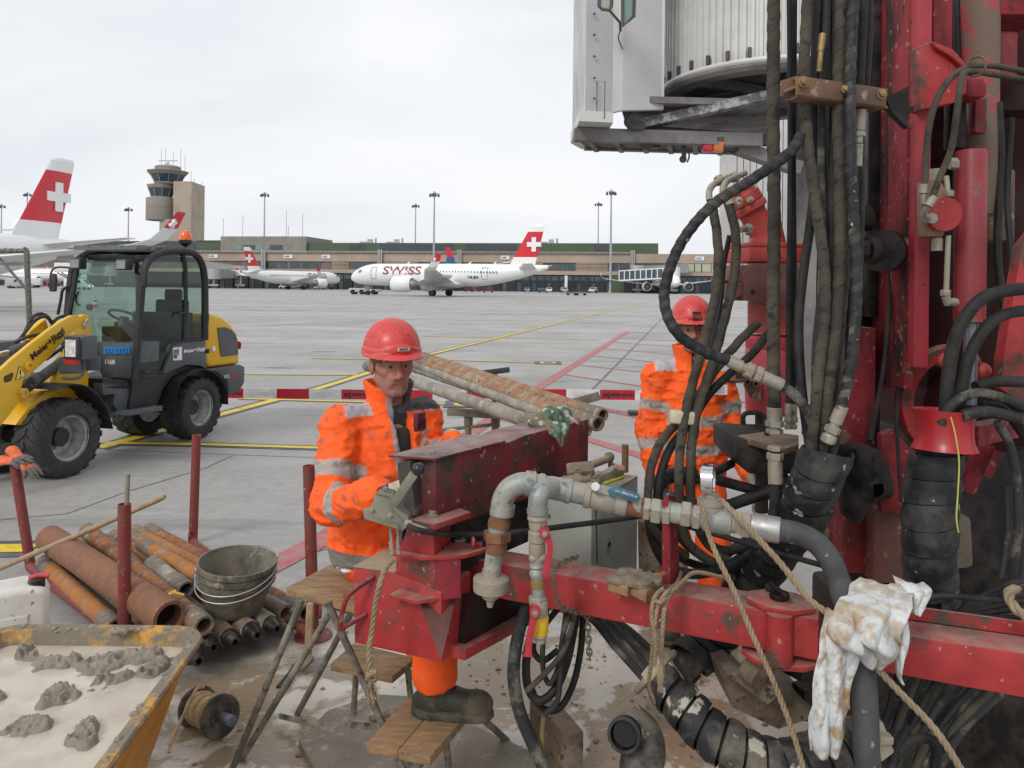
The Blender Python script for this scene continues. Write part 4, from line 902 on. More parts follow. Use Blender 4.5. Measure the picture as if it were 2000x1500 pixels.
# roof with louvred guard
rf=[FR(140,503,-.02),FR(270,505,-.02),FR(284,498,-.2),FR(325,488,-1.0),FR(190,487,-.9)]
zr=LX(345,490,.5).z
def RF(xl,yl,dz=0.):return LL(xl,yl,zr+dz)
xa,xb=FX-.12,(LX(397,524,.5)-OL).dot(hL)
b=MB();b.ext([RF(xb+.12,.44,-.05),RF(xb+.12,-.44,-.05),RF(xa-.5,-.44,-.025),RF(xa-.5,.44,-.025)],(0,0,.05));b.build('roof',M_lblk,ldr,bevel=.015)
b=MB()
for yl in(-.46,.46):b.beam(RF(xa+.08,yl,.0),RF(xa-.5,yl,.05),.022,.022)
for xl in(.08,-.5):b.beam(RF(xa+xl,-.46,.0 if xl>0 else .05),RF(xa+xl,.46,.0 if xl>0 else .05),.022,.022)
for k in range(6):
    xl=xa+.01-k*.085
    for j in range(4):
        y0=-.44+j*.22+(.05 if k%2 else 0);b.beam(RF(xl,y0,.015),RF(xl-.03,y0+.17,.015),.012,.05);b.beam(RF(xl-.03,y0+.17,.015),RF(xl-.08,y0+.22,.02),.012,.05)
b.build('roof_guard',mat('guard grey',(.16,.165,.17),.4,.3),ldr,smooth=0)
for x,y in((153,515),(243,517)):
    b=MB();c=FR(x,y,.05);b.box(c,(.14,.1,.12),math.atan2(xd.y,xd.x));wl_=b.build('work_lamp',M_lblk,ldr,bevel=.012);b=MB();b.box(c+hL*.052,(.11,.004,.09),math.atan2(xd.y,xd.x));b.build('lens',mat('work lens',(.25,.27,.28),.15),wl_,smooth=0)
# beacon
c=LX(362,489,.3);b=MB();b.cyl(c,c+Vector((0,0,.06)),.022);b.lathe([(.03,.05),(.075,.085),(.08,.12),(.07,.125)],c);bc=b.build('beacon',M_lblk,ldr);b=MB();b.lathe([(.068,.12),(.07,.16),(.062,.2),(.04,.235),(.005,.245)],c);b.build('dome',mat('beacon orange',(.85,.13,.01),.2,coat=.4,vary=.25,sc=20),bc)
# mirrors
b=MB();b.tube(spline([FR(140,523),FR(112,522),FR(101,530,.02),FR(97,552,.03),FR(95,557,.03)],5),.011,8);b.build('mirror_arm',M_lblk,ldr)
b=MB();c=FR(104,552,.05);b.box(c,(.085,.03,.2),math.atan2(xd.y,xd.x)+.15);b.build('mirror',M_lblk,ldr,bevel=.02,seg=3)
b=MB();c=FR(281,540,.12);b.box(c,(.1,.035,.24),math.atan2(xd.y,xd.x)-.3);b.build('mirror',M_lblk,ldr,bevel=.03,seg=3)
b=MB();b.tube([FR(277,518,-.05),FR(272,530,.06),FR(280,535,.11)],.012,8);b.tube(spline([FR(140,556),FR(123,566),FR(119,585),FR(113,614)],5),.016,8);b.build('grab_rail',M_lblk,ldr)
b=MB();b.tube([LX(363,610,.53),LX(352,612,.55),LX(350,620,.55)],.014,8);b.box(LX(403,620,.52),(.05,.05,.1));b.box(LX(405,686,.5),(.04,.04,.05));each(b,'door_handle',M_lblk,ldr)
# interior
b=MB();b.box(LL(xb+.1,0,1.28),(.05,.84,.5),math.atan2(hL.y,hL.x));b.box(LL((xa+xb)/2-.1,0,zr-.09),(abs(xa-xb)*.9,.84,.06),math.atan2(hL.y,hL.x));b.build('cab_lining',M_lblk,ldr,bevel=.01)
b=MB();c=LL(FX-.36,.02,0);zz=FR(232,600).z
b.torus(c+Vector((0,0,1.5)),Vector((0,0,1))-hL*.5,.17,.014,28,8);b.cyl(c+Vector((0,0,1.49)),c+hL*.12+Vector((0,0,1.15)),.05,.08);b.box(c+hL*.12+Vector((0,0,1.28)),(.26,.14,.22),math.atan2(xd.y,xd.x));b.build('steering_wheel',M_lblk,ldr)
b=MB();c=LL(FX-.95,0,0);rz_=math.atan2(hL.y,hL.x);b.box(c+Vector((0,0,1.15)),(.46,.46,.13),rz_);b.box(c-hL*.22+Vector((0,0,1.43)),(.1,.44,.5),rz_);b.box(c-hL*.24+Vector((0,0,1.74)),(.07,.24,.14),rz_);b.box(c+hL*.1-pL*.3+Vector((0,0,1.28)),(.5,.12,.3),rz_);b.build('seat',M_lblk,ldr,bevel=.03,seg=3)
b=MB();b.tube(spline([FR(153,570,-.03),FR(149,580,-.03),FR(150,592,-.03),FR(156,596,-.03)],4),.012,6);c=FR(177,600,-.06);b.cyl(c,c+hL*.03,.035);b.build('interior_handle',M_lblk,ldr)
# front frame, arms and cylinders
b=MB();side(b,[(158,618),(163,614.5),(170,614),(176,618),(178,626),(177,660),(173,700),(173,760),(150,768),(118,768),(100,760),(116,722),(130,690),(142,655)],.30,.06);fr=b.build('arm_tower',M_lyel,ldr,bevel=.006)
b=MB();side(b,[(158,618),(163,614.5),(170,614),(176,618),(178,626),(177,660),(173,700),(173,760),(150,768),(118,768),(100,760),(116,722),(130,690),(142,655)],-.16,.06);side(b,[(120,765),(172,690),(173,765),(150,785),(110,790)],.24,.36);side(b,[(90,765),(172,752),(172,790),(60,830),(30,830),(60,790)],.28,.5);b.build('front_frame',M_lyel,ldr,bevel=.006)
b=MB();c=LX(169,626,.31);b.cyl(c,c+pL*.03,.022);e_=LX(164,638,.31);b.beam(c+pL*.012,e_+pL*.012,.045,.012,up=pL);b.cyl(LX(163,640,.3),LX(163,640,.3)+pL*.02,.012);b.build('pivot_pin',Mc_metal,ldr)
arm=[(152,616),(160,620),(160,632),(150,644),(134,655),(118,674),(98,697),(78,715),(62,729),(46,742),(40,768),(34,790),(18,812),(6,826),(-60,910),(-110,900),(-60,790),(-20,740),(2,722),(25,701),(60,672),(98,643),(118,629),(132,621),(142,616)]
for yl in(.42,-.1):
    b=MB();side(b,arm,yl,.05);ar=b.build('lift_arm',M_lyel,ldr,bevel=.006)
    if yl>0:
        o=LX(64,703.5,.423);e_=LX(127,648.5,.423);dx_=(e_-o).normalized();up_=pL.cross(-dx_).normalized();up_=-up_ if up_.z<0 else up_
        text('Meier+Jäggi',M_blk,o,dx_,up_,.062,ar,bold=.03,width=(e_-o).length,off=.0)
        b=MB();b.ext([LX(38,715,.422),LX(51,734,.422),LX(30.5,742,.422)],pL*.001);w1=b.build('warning_triangle',mat('decal yellow',(.85,.7,.2),.4),ar,smooth=0)
        b=MB();tri=[LX(38,715,.424),LX(51,734,.424),LX(30.5,742,.424)];b.tube(tri,.004,5,closed=True);cc=sum(tri,Vector())/3;b.beam(cc+Vector((0,0,.035)),cc-Vector((0,0,.01)),.012,.004,up=pL);b.box(cc-Vector((0,0,.026)),(.01,.01,.01));b.build('warning_sign',M_blk,w1,smooth=0)
        for x,y,r in((54,715,.045),(44,767,.042)):b=MB();c=LX(x,y,.42);b.lathe([(r,0),(r,.025),(r*.75,.03),(r*.55,.03),(r*.5,.012),(.004,.01)],c,pL,24);b.build('boss',M_lyel,ar)
        b=MB();c=LX(44,767,.45);b.cyl(c,c+pL*.012,.018);b.build('pin',Mc_metal,ar)
        b=MB();side(b,[(8,735),(24,727),(27,732),(22,744),(10,748),(7,742)],.421,.003);b.build('arm_opening',mat('arm hollow',(.1,.06,.01),.8),ar)
b=MB();b.beam(LX(12,752,.38),LX(12,752,-.1),.12,.12);b.build('cross_tube',M_lyel,ldr,bevel=.02)
b=MB();b.cyl(LX(52,757,.33),LX(130,700,.2),.05);b.cyl(LX(65,745,.33),LX(75,737,.31),.055);cy=b.build('lift_cylinder',mat('cylinder grey',(.05,.052,.055),.4,col2=(.1,.1,.1)),ldr);b=MB();b.cyl(LX(49,759,.33),LX(40,766,.34),.03);b.lathe([(.06,-.04),(.06,.04)],LX(52,752,.33),pL);b.build('rod',M_lblk,cy)
b=MB();b.cyl(LX(20,690,.12),LX(64,673,.12),.055);cy=b.build('tilt_cylinder',mat('cylinder grey',(.05,.05,.05)),ldr);b=MB();b.cyl(LX(24,686,.12),LX(-30,699,.12),.024);b.build('rod',mat('chrome',(.75,.75,.75),.12,1.),cy)
b=MB();side(b,[(58,648),(90,622),(95,640),(92,655),(65,668),(56,665)],.16,.1);side(b,[(30,700),(60,668),(96,652),(80,680),(40,712)],.16,.06);b.build('tilt_lever',M_lyel,ldr,bevel=.008)
for k,pts in enumerate(([(30,670,.2),(45,655,.22),(62,622,.24),(78,613,.25),(92,618,.25),(102,632,.2),(112,640,.1)],[(34,668,.22),(52,645,.24),(70,625,.26),(88,618,.28),(100,628,.25),(106,640,.2)],[(28,668,.2),(60,656,.3),(90,653,.3)],[(100,640,.25),(108,625,.25),(122,618,.25),(135,621,.25)],[(90,702,.36),(110,688,.36),(135,668,.33)])):
    b=MB();b.tube(spline([LX(x,y,yl)for x,y,yl in pts],6),.017,8);b.build('hydraulic_hose',M_lblk,ldr)
# headlamp unit
b=MB();b.box(LX(160,678,.62),(.19,.2,.23),math.atan2(xd.y,xd.x));hl=b.build('headlight',M_lgry,ldr,bevel=.02)
c=LX(151,679,.66)+hL*.06;b=MB();b.box(c,(.17,.03,.22),math.atan2(xd.y,xd.x));b.build('lamp_frame',M_lblk,hl,bevel=.008)
b=MB();b.box(c+hL*.018,(.12,.01,.16),math.atan2(xd.y,xd.x));b.build('lens',mat('lamp lens',(.62,.62,.6),.12,coat=.5,vary=.4,sc=12),hl)
b=MB();b.box(c+Vector((0,0,-.13)),(.14,.05,.045),math.atan2(xd.y,xd.x));b.build('indicator',mat('lamp red',(.4,.05,.02),.25),hl)
b=MB();b.tube(spline([LX(163,700,.6),LX(164,725,.6),LX(155,737,.6),(LX(135,740,.55)),LX(122,738,.5)],4),.016,8);b.box(LX(140,713,.5),(.2,.08,.16),.3);b.box(LX(178,710,.5),(.16,.06,.14),.2);each(b,'lamp_bracket',M_lgry,ldr,bevel=.01)
# site fence frame at the far left of the loader
t=thing('fence_frame',G(62,660),'bare grey tubular gate frame standing behind the loader at far left','fence');M_tube=mat('old tube',(.16,.16,.14),.6,col2=(.1,.09,.08),sc=20)
Df=12.5;b=MB();b.tube([P(52,490,Df),P(60,690,Df)],.045,8);b.tube([P(-60,491,Df),P(52,490,Df)],.04,8);b.tube([P(-20,480,Df),P(0,505,Df),P(52,566,Df)],.022,8);b.tube([P(47,484,Df),P(53,486,Df),P(54,500,Df)],.02,8);b.build('frame',M_tube,t)
b=MB();b.box(G(62,745)*1.0+Vector((0,0,.05)),(.5,.3,.1));b.tube([P(60,690,Df),Vector((P(60,690,Df).x,Df,0.02))],.045,8);b.build('foot',M_tube,t)
c=P(4,667,9.6);b=MB();b.box((c.x-.2,c.y,c.z/2),(.55,.5,c.z));tag(b.build('equipment_cabinet',mat('olive grey',(.1,.1,.085),.6),bevel=.01),'dull olive box behind the loader arm at the left edge','cabinet')
# ---------------- shared site materials ----------------
M_post=mat('post red paint',(.22,.035,.03),.55,col2=(.13,.075,.05),sc=16,th=(.5,.66),col3=(.4,.34,.28),sc3=45,th3=(.66,.72),bump=.15)
M_rust=mat('rusty steel',(.21,.085,.04),.8,col2=(.34,.13,.03),sc=12,th=(.46,.70),col3=(.27,.22,.17),sc3=22,th3=(.52,.74),bump=.25)
M_rust2=mat('orange rust',(.40,.15,.03),.8,col2=(.24,.12,.06),sc=10,th=(.42,.7),col3=(.32,.26,.19),sc3=20,th3=(.52,.74),bump=.25)
M_casing=mat('casing brown',(.25,.105,.055),.7,col2=(.19,.10,.065),sc=7,th=(.4,.65),col3=(.42,.33,.25),sc3=70,th3=(.66,.71),bump=.25)
M_steelmud=mat('muddy steel',(.17,.145,.115),.65,col2=(.30,.16,.07),sc=8,th=(.5,.68),col3=(.36,.32,.26),sc3=24,th3=(.56,.68),bump=.35)
M_pin=mat('greased thread steel',(.035,.033,.032),.38,.5,col2=(.13,.11,.09),sc=22,th=(.5,.68),bump=.3)
M_pale=mat('dried mud pipe',(.33,.30,.25),.85,col2=(.22,.205,.175),sc=9,th=(.42,.62),col3=(.43,.36,.25),sc3=20,th3=(.55,.68),bump=.6,bsc=45)
M_rodrust=mat('rusty rod',(.30,.14,.07),.85,col2=(.36,.30,.22),sc=17,th=(.42,.62),col3=(.18,.09,.05),sc3=34,th3=(.56,.66),bump=.8,bsc=45)
M_wood=mat('plank wood',(.33,.21,.105),.75,col2=(.21,.135,.075),sc=5,th=(.4,.65),col3=(.09,.065,.045),sc3=30,th3=(.66,.72),bump=.3,streak=(1.5,9,9))
M_woodm=mat('muddy wood',(.13,.09,.06),.8,col2=(.22,.18,.13),sc=9,th=(.46,.62),col3=(.05,.04,.03),sc3=30,th3=(.58,.66),bump=.8,dust=(.24,.2,.15),dustk=.5)
M_handle=mat('tool handle wood',(.38,.27,.165),.6,col2=(.27,.2,.13),sc=20,streak=(1,8,1),bump=.1)
M_mud=mat('wet clay mud',(.20,.175,.135),.35,col2=(.30,.265,.21),sc=12,th=(.4,.62),bump=.9,bsc=55,vary=.2)
M_slurry=mat('bentonite slurry',(.55,.49,.40),.1,col2=(.40,.345,.265),sc=3.2,th=(.44,.66),vary=.04,bump=.02,bsc=6)
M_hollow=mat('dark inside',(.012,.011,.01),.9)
M_orange_t=mat('tub orange',(.62,.27,.02),.45,col2=(.40,.17,.02),sc=4,th=(.45,.75),vary=.08)
M_tubmud=mat('tub rim mud on orange',(.60,.30,.03),.55,col2=(.20,.17,.125),sc=9,th=(.36,.5),bump=.6,bsc=50)
# ---------------- pipe rack ----------------
def yG(x,y):return G(x,y).y
rk=thing('pipe_rack',G(230,1180),'red tubular steel rack with four upright posts holding drill pipes','rack')
for(xb_,yb,xt,yt)in((60,1108,29,908),(377,1060,384,850),(243,1280,243,985),(612,1243,603,910)):
    g=G(xb_,yb);tp=P(xt,yt,g.y);b=MB();b.pipe(g,tp,.0315,.026,20);b.torus(tp,tp-g,.0295,.003,20,6);po=b.build('post',M_post,rk)
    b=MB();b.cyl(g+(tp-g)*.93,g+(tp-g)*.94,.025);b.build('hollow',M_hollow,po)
b=MB();b.cyl(G(60,1108,.05),G(243,1250,.05),.03);b.build('side_rail',M_post,rk)
b=MB();b.cyl(G(377,1060,.05),G(612,1243,.05),.03);b.build('side_rail',M_post,rk)
for f in(.14,.8):b=MB();b.cyl(G(60,1108,.045).lerp(G(243,1250,.045),f),G(377,1060,.045).lerp(G(612,1243,.045),f),.025);b.build('cross_rail',M_post,rk)
b=MB();b.torus(P(370,1048,yG(377,1060)-.05),(1,.3,0),.03,.007);b.torus(P(625,1190,yG(612,1243)-.03),(1,.3,0),.04,.008);b.lathe([(.10,0),(.10,.008),(.035,.012),(.035,.05)],G(612,1243));each(b,'lug',M_post,rk)
RG='drill pipes lying in the rack'
def dpipe(a,b_,r,m,lab,pin=False,collar=True,name='drill_pipe',marks=True,wall=.7,group=RG):
    a,b_=Vector(a),Vector(b_);t=(b_-a).normalized();L_=(b_-a).length;th_=thing(name,(a+b_)/2-Vector((0,0,r)),lab,'pipe',group)
    b=MB()
    if pin:b.cyl(a,b_,r,n=24)
    else:b.pipe(a,b_,r,r*wall,26)
    b.build('pipe_body',m,th_)
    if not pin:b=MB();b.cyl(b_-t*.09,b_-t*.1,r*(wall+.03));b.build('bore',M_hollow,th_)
    if collar:
        for p,s in((a,1),(b_,-1)):
            b=MB();b.lathe([(r*1.0,0),(r*1.10,.012),(r*1.10,.16),(r*1.0,.185),(r*wall,.185),(r*wall,0)],p-t*.001*s,t*s,24,closed=True)
            b.build('tool_joint',M_steelmud,th_)
    if pin:
        b=MB();pr=[(r*1.02,-.02),(r*1.02,.0),(r*.84,.003)];k=10
        for i in range(k):q=r*(.84-.3*i/k);pr+=[(q,.01+i*.0065),(q*.95,.0133+i*.0065)]
        pr+=[(r*.5,.08),(r*.3,.081),(r*.3,.04)];b.lathe(pr,b_,t,24);b.build('threaded_pin',M_pin,th_)
    return th_
z1,z2=.125,.225
for(xa_,ya_,xb_,yb,r,m,pin,z,lab)in(
    (85,1098,226,1226,.046,M_rust2,False,z1,'bright orange rusty pipe lying below the thick casing at the left'),
    (105,1075,374,1280,.045,M_steelmud,True,z1,'pipe with threaded pin, frontmost end under the tub corner'),
    (150,1060,404,1254,.045,M_rust,True,z1,'pipe whose threaded pin lies below the open pipe mouth'),
    (200,1055,446,1244,.045,M_steelmud,True,z1,'pipe whose threaded pin is left of the two under the buckets'),
    (222,1047,488,1231,.045,M_rust,True,z1,'pipe whose threaded pin pokes out under the middle of the buckets'),
    (244,1041,527,1219,.045,M_steelmud,True,z1,'pipe whose threaded pin pokes out right of the buckets'),
    (262,1038,558,1198,.045,M_rust2,False,z1,'pipe with dark open mouth right of the buckets'),
    (290,1034,597,1198,.044,M_rust,False,z1,'rightmost pipe of the rack, its mouth behind the trestle leg')):
    dpipe(PZ(xa_,ya_,z),PZ(xb_,yb,z),r,m,lab,pin)
dpipe(PZ(97,1052,.265),PZ(332,1207,.265),.082,M_casing,'thick brown casing pipe, the fattest one on the rack',collar=False,wall=.78)
dpipe(PZ(170,1036,.235),PZ(399,1222,.225),.048,M_rust,'long rusty pipe right beside the thick casing, mouth open',wall=.74)
dpipe(PZ(278,1062,.25),PZ(420,1146,.24),.044,M_rust2,'yellowish orange pipe lying on top of the others behind the buckets')
dpipe(PZ(296,1100,.25),PZ(364,1152,.24),.044,M_pale,'short pale grey pipe sub with an open mouth left of the buckets',wall=.78)
b=MB();M_tie=mat('yellow tie',(.6,.42,.06),.6,col2=(.3,.2,.1))
c=PZ(335,1160,.31);b.beam(c+Vector((-.03,-.02,-.01)),c+Vector((.02,.01,.01)),.03,.012);b.beam(c+Vector((.0,.0,.012)),c+Vector((.07,-.01,.0)),.015,.006);tag(b.build('tie_strap',M_tie,bevel=.002),'torn yellow tie strap on the pipes beside the short pale pipe','strap')
# wooden stick leaning across, small stick in post
b=MB();a=P(322,970,4.45);e_=P(-20,1118,4.75);b.tube([a,a.lerp(e_,.03),a.lerp(e_,.5)+Vector((0,0,-.004)),e_],[.012,.0165,.0165,.0165],14);tag(b.build('wooden_stick',M_handle),'long light wooden tool handle leaning across the pipe rack','handle')
g=G(243,1280);b=MB();b.tube([P(247,1000,g.y),P(249,935,g.y),P(249,926,g.y)],[.0125,.0125,.0145],12);tag(b.build('wooden_stick',mat('grey wood',(.25,.22,.17),.8,col2=(.33,.3,.25),sc=15)),'short grey wooden stick standing in the front rack post','stick')
# ---------------- buckets ----------------
M_bkt=mat('muddy bucket',(.055,.05,.04),.6,col2=(.19,.17,.13),sc=7,th=(.34,.56),col3=(.36,.33,.27),sc3=18,th3=(.62,.74),bump=.4)
bc_=P(458,1190,4.07);bc_.z=.172;tilt=Matrix.Rotation(R(5),3,Vector((.3,1,0)).normalized()) 
bax=Vector((.075,-.06,1)).normalized()
for k in range(3):
    o_=bc_+bax*(.036*k);t=thing('bucket',o_,('lowest black mortar bucket of the nested stack, standing on the pipes','middle bucket of the nested stack of three','topmost mud lined bucket of the nested stack, wire handle folded down')[k],'bucket','nested mortar buckets')
    b=MB();r0,r1,h=.138,.188,.19;b.lathe([(.001,.0),(r0,0),(r0+.006,.01),(r1,h-.035),(r1+.012,h-.03),(r1+.014,h),(r1+.004,h),(r1-.004,h-.03),(r0-.006,.012),(.001,.012)],o_,bax,44);bk=b.build('bucket_body',M_bkt,t)
    b=MB();u=bax.orthogonal().normalized();side_=Vector((.97,.24,.1)).normalized();bk_dir=bax.cross(side_).normalized()*(1 if k==2 else-1)
    pts=[o_+bax*(h-.012-.03*math.sin(a)*(1 if k==2 else 1.5)+(.03 if k==2 else 0)*math.sin(a))+side_*math.cos(a)*(r1+.018)+bk_dir*math.sin(a)*(r1+.022)for a in[math.pi*i/24 for i in range(25)]]
    b.tube(pts,.0035,6);b.torus(o_+bax*(h-.015)+side_*(r1+.016),side_,.012,.004,12,6);b.torus(o_+bax*(h-.015)-side_*(r1+.016),side_,.012,.004,12,6);b.build('wire_handle',Mc_metal,t)
# ---------------- jerrycan ----------------
M_can=mat('white plastic can',(.66,.65,.60),.45,col2=(.5,.46,.38),sc=5,th=(.5,.8),col3=(.25,.2,.14),sc3=36,th3=(.66,.71),vary=.05)
D_=3.45;cB=P(96,1150,D_);ztop_=P(50,1150,D_).z;rzc=R(30)
t=thing('jerrycan',(cB.x,D_,0),'white plastic canister with red spout behind the slurry tub','canister');MJ=Matrix.Translation((cB.x,D_,0))@ Matrix.Rotation(rzc,4,'Z')
b=MB(MJ);q=[(-.56,ztop_-.05),(-.50,ztop_),(-.1,ztop_+.02),(-.02,ztop_+.005),(0,ztop_-.04),(0,.15),(-.03,.13),(-.56,.13)]
b.ext([Vector((x,0,z))for x,z in q],(0,.2,0));b.build('can_body',M_can,t,bevel=.028,seg=4,smooth=60)
b=MB(MJ);b.box((-.25,-.002,ztop_-.25),(.34,.01,.3));b.build('panel',M_can,t,bevel=.004)
b=MB(MJ);c=Vector((-.05,.07,ztop_+.02));b.lathe([(.034,-.03),(.034,.01),(.028,.015)],c);b.build('cap',M_pin,t);b=MB(MJ);b.tube([c+Vector((-.03,0,.017)),c+Vector((.0,0,.027)),c+Vector((.05,-.01,.022))],.012,10);b.build('spout',mat('spout red',(.5,.06,.08),.4),t)
b=MB();c=P(-6,1270,3.2);b.lathe([(.03,-.1),(.03,.02),(.022,.03),(.001,.032)],c);tag(b.build('green_bottle',mat('bottle green',(.04,.08,.03),.3)),'small green bottle at the left edge above the slurry tub','bottle')
# ---------------- slurry tub ----------------
zr_=.56
def rrect(x0,x1,y0,y1,r,z,n=6,dx=0.):
    out=[]
    for cx_,cy_,a0 in((x1-r,y1-r,0),(x0+r,y1-r,90),(x0+r,y0+r,180),(x1-r,y0+r,270)):
        for i in range(n+1):a=R(a0+90*i/n);out.append(Vector((cx_+r*math.cos(a),cy_+r*math.sin(a),z)))
    return out
br=PZ(388,1238,zr_);fr_=PZ(193,1500,zr_);bl=PZ(30,1290,zr_)
X1,Y1,X0,Y0=(br.x+fr_.x)/2,br.y+.02,-1.92,1.45
sk=(br.x-fr_.x)/(br.y-fr_.y)
tb=thing('slurry_tub',((X0+X1)/2,(Y0+Y1)/2,0),'orange mixing tub filled with pale slurry and clay lumps','tub')
def tring(off,z,r): 
    q=rrect(X0+off,X1-off,Y0+off,Y1-off,max(.02,r-off),z);return[Vector((p.x+(p.y-(br.y+fr_.y)/2)*sk,p.y-.15*(p.x-X1)*-1*.9 if 0 else p.y+(p.x-X1)*.22*-0.0,p.z))for p in q]
rings=[tring(.16,.06,.16),tring(.02,zr_-.055,.09),tring(.018,zr_-.02,.09),tring(-.03,zr_-.012,.1),tring(-.034,zr_+.002,.1),tring(-.028,zr_+.01,.1),tring(.012,zr_+.004,.09),tring(.05,zr_-.09,.09),tring(.22,.1,.1)]
n=len(rings[0]);b=MB()
for k in range(len(rings)-1):b.cur=0 if k<2 else 1;b.add(rings[k]+rings[k+1],[(i,(i+1)%n,n+(i+1)%n,n+i)for i in range(n)])
b.cur=0;b.add(rings[0],[tuple(range(n))]);b.build('tub_shell',[M_orange_t,M_tubmud],tb,smooth=50,fix=False)
lv=tring(.012,zr_-.045,.09);b=MB();b.add(lv,[tuple(range(n))]);b.build('slurry',M_slurry,tb,fix=False,smooth=0)
# clay lumps as a height field breaking the slurry surface
nx_,ny_=150,230;xs=np.linspace(X0+.06,X1-.03,nx_);ys=np.linspace(Y0+.06,Y1-.05,ny_);gx,gy=np.meshgrid(xs,ys,indexing='ij');gx2=gx+(gy-(br.y+fr_.y)/2)*sk
hf=np.zeros_like(gx)
for x,y,sx_,sy_,h in((130,1290,.10,.07,1),(190,1300,.11,.09,1.1),(215,1325,.09,.08,1),(270,1285,.08,.06,.75),(285,1310,.06,.06,.6),(120,1355,.07,.045,.8),(55,1420,.09,.06,.9),(95,1405,.07,.04,.8),(170,1418,.06,.055,.95),(150,1440,.05,.05,.8),(60,1285,.08,.03,.6)):
    c=PZ(x,y,zr_-.04);hf=np.maximum(hf,h*np.exp(-(((gx2-c.x)/sx_)**2+((gy-c.y)/sy_)**2)))
pn=[gx2,gy,gx*0];nz_=fbm(pn,9,3,3)-.5;nf=1-np.abs(fbm(pn,34,5,4)-.5)*5;nb=fbm(pn,14,8,3)
hz=(hf*1.15+nz_*2.6-.42)*.075;hz=np.where(hz>-.004,np.minimum(np.maximum(hz,0),.014)+(nf*.022+(nb-.5)*.045-.006)*np.clip(hz/.012,0,1),-.01)
zz_=zr_-.047+np.minimum(hz,.055);b=MB();b.v=[Vector((float(gx2[i,j]),float(gy[i,j]),float(zz_[i,j])))for i in range(nx_)for j in range(ny_)]
b.f=[(i*ny_+j,i*ny_+j+1,(i+1)*ny_+j+1,(i+1)*ny_+j)for i in range(nx_-1)for j in range(ny_-1)if max(zz_[i,j],zz_[i+1,j],zz_[i,j+1],zz_[i+1,j+1])>zr_-.046];b.mi=[0]*len(b.f)
b.build('clay_lumps',M_mud,tb,fix=False,smooth=70)
# mud crumbs lying round the rig
b=MB();rnd=random.Random(9)
for k in range(1300):
    x,y=rnd.gauss(.55,.75),rnd.uniform(2.0,4.4);s_=rnd.random()**4*.010+.002;b.ball((x,y,s_*.3),(s_*rnd.uniform(.8,1.8),s_*rnd.uniform(.8,1.6),s_*.4),6,4)
o=tag(b.build('mud_crumbs',mat('ground mud',(.15,.12,.085),.6,col2=(.26,.22,.17),sc=3,th=(.4,.6),bump=.5),loc=(0,0,0)),'mud crumbs and grit scattered on the wet ground round the rig','mud',kind='stuff')
# dried clay crust on the rim
b=MB();rnd=random.Random(4)
q=tring(-.005,zr_+.006,.1)
for k in range(len(q)):
    a,c=q[k],q[(k+1)%len(q)];m_=max(1,int((c-a).length/.022))
    for j in range(m_):
        if rnd.random()<.62:p=a.lerp(c,j/m_)+Vector((rnd.uniform(-.016,.016),rnd.uniform(-.016,.016),rnd.uniform(-.004,.002)));b.ball(p,(rnd.uniform(.008,.02),rnd.uniform(.008,.02),rnd.uniform(.004,.009)),7,5)
for k in range(22):p=PZ(235+rnd.uniform(-14,14),1236+rnd.uniform(-1,3),zr_+.012);b.ball(p+Vector((0,0,rnd.uniform(0,.012))),rnd.uniform(.008,.016),7,5)
o=b.build('clay_crust',M_mud,tb);o['kind']='stuff'
for k,(x,y)in enumerate(((305,1385),(272,1430))):
    b=MB();p=P(x,y,PZ(300,1360,zr_).y-(.12 if k==0 else .32)); 
# sticker outlines on the right wall
A_=rings[0]; 
# ---------------- rope reel ----------------
a,c=P(386,1381,3.32),P(430,1399,3.17);ax_=(c-a).normalized();rl=thing('rope_reel',(a+c)/2-Vector((0,0,.1)),'muddy black reel wound with tan cord lying beside the tub','reel')
M_reel=mat('muddy reel',(.035,.03,.028),.5,col2=(.14,.115,.085),sc=14,th=(.42,.58),bump=.5)
for p in(a,c):b=MB();b.lathe([(.02,-.006),(.082,-.006),(.086,0),(.082,.006),(.046,.007),(.044,.014),(.02,.014)],p,ax_,40);b.build('flange',M_reel,rl)
b=MB();n_=11
for k in range(n_):b.torus(a.lerp(c,(k+.9)/(n_+.8)),ax_,.057+.004*math.sin(k*2.1),.0085,32,8)
b.build('wound_cord',mat('tan cord',(.46,.33,.17),.7,col2=(.35,.25,.14),sc=40),rl)
b=MB();b.cyl(a,c+ax_*.115,.02);b.lathe([(.02,0),(.021,.004)]+[(.021-.0015*(k%2),.004+k*.005)for k in range(1,16)]+[(.019,.085)],c+ax_*.03,ax_);b.build('axle',mat('zinc steel',(.2,.22,.25),.4,.7),rl)
b=MB();b.tube(spline([P(398,1342,3.28),P(385,1345,3.25),P(372,1368,3.2),P(352,1410,3.16),P(336,1442,3.1),P(330,1470,3.05)],6),.007,8);b.build('loose_cord',mat('tan cord',(.4,.3,.18)),rl)
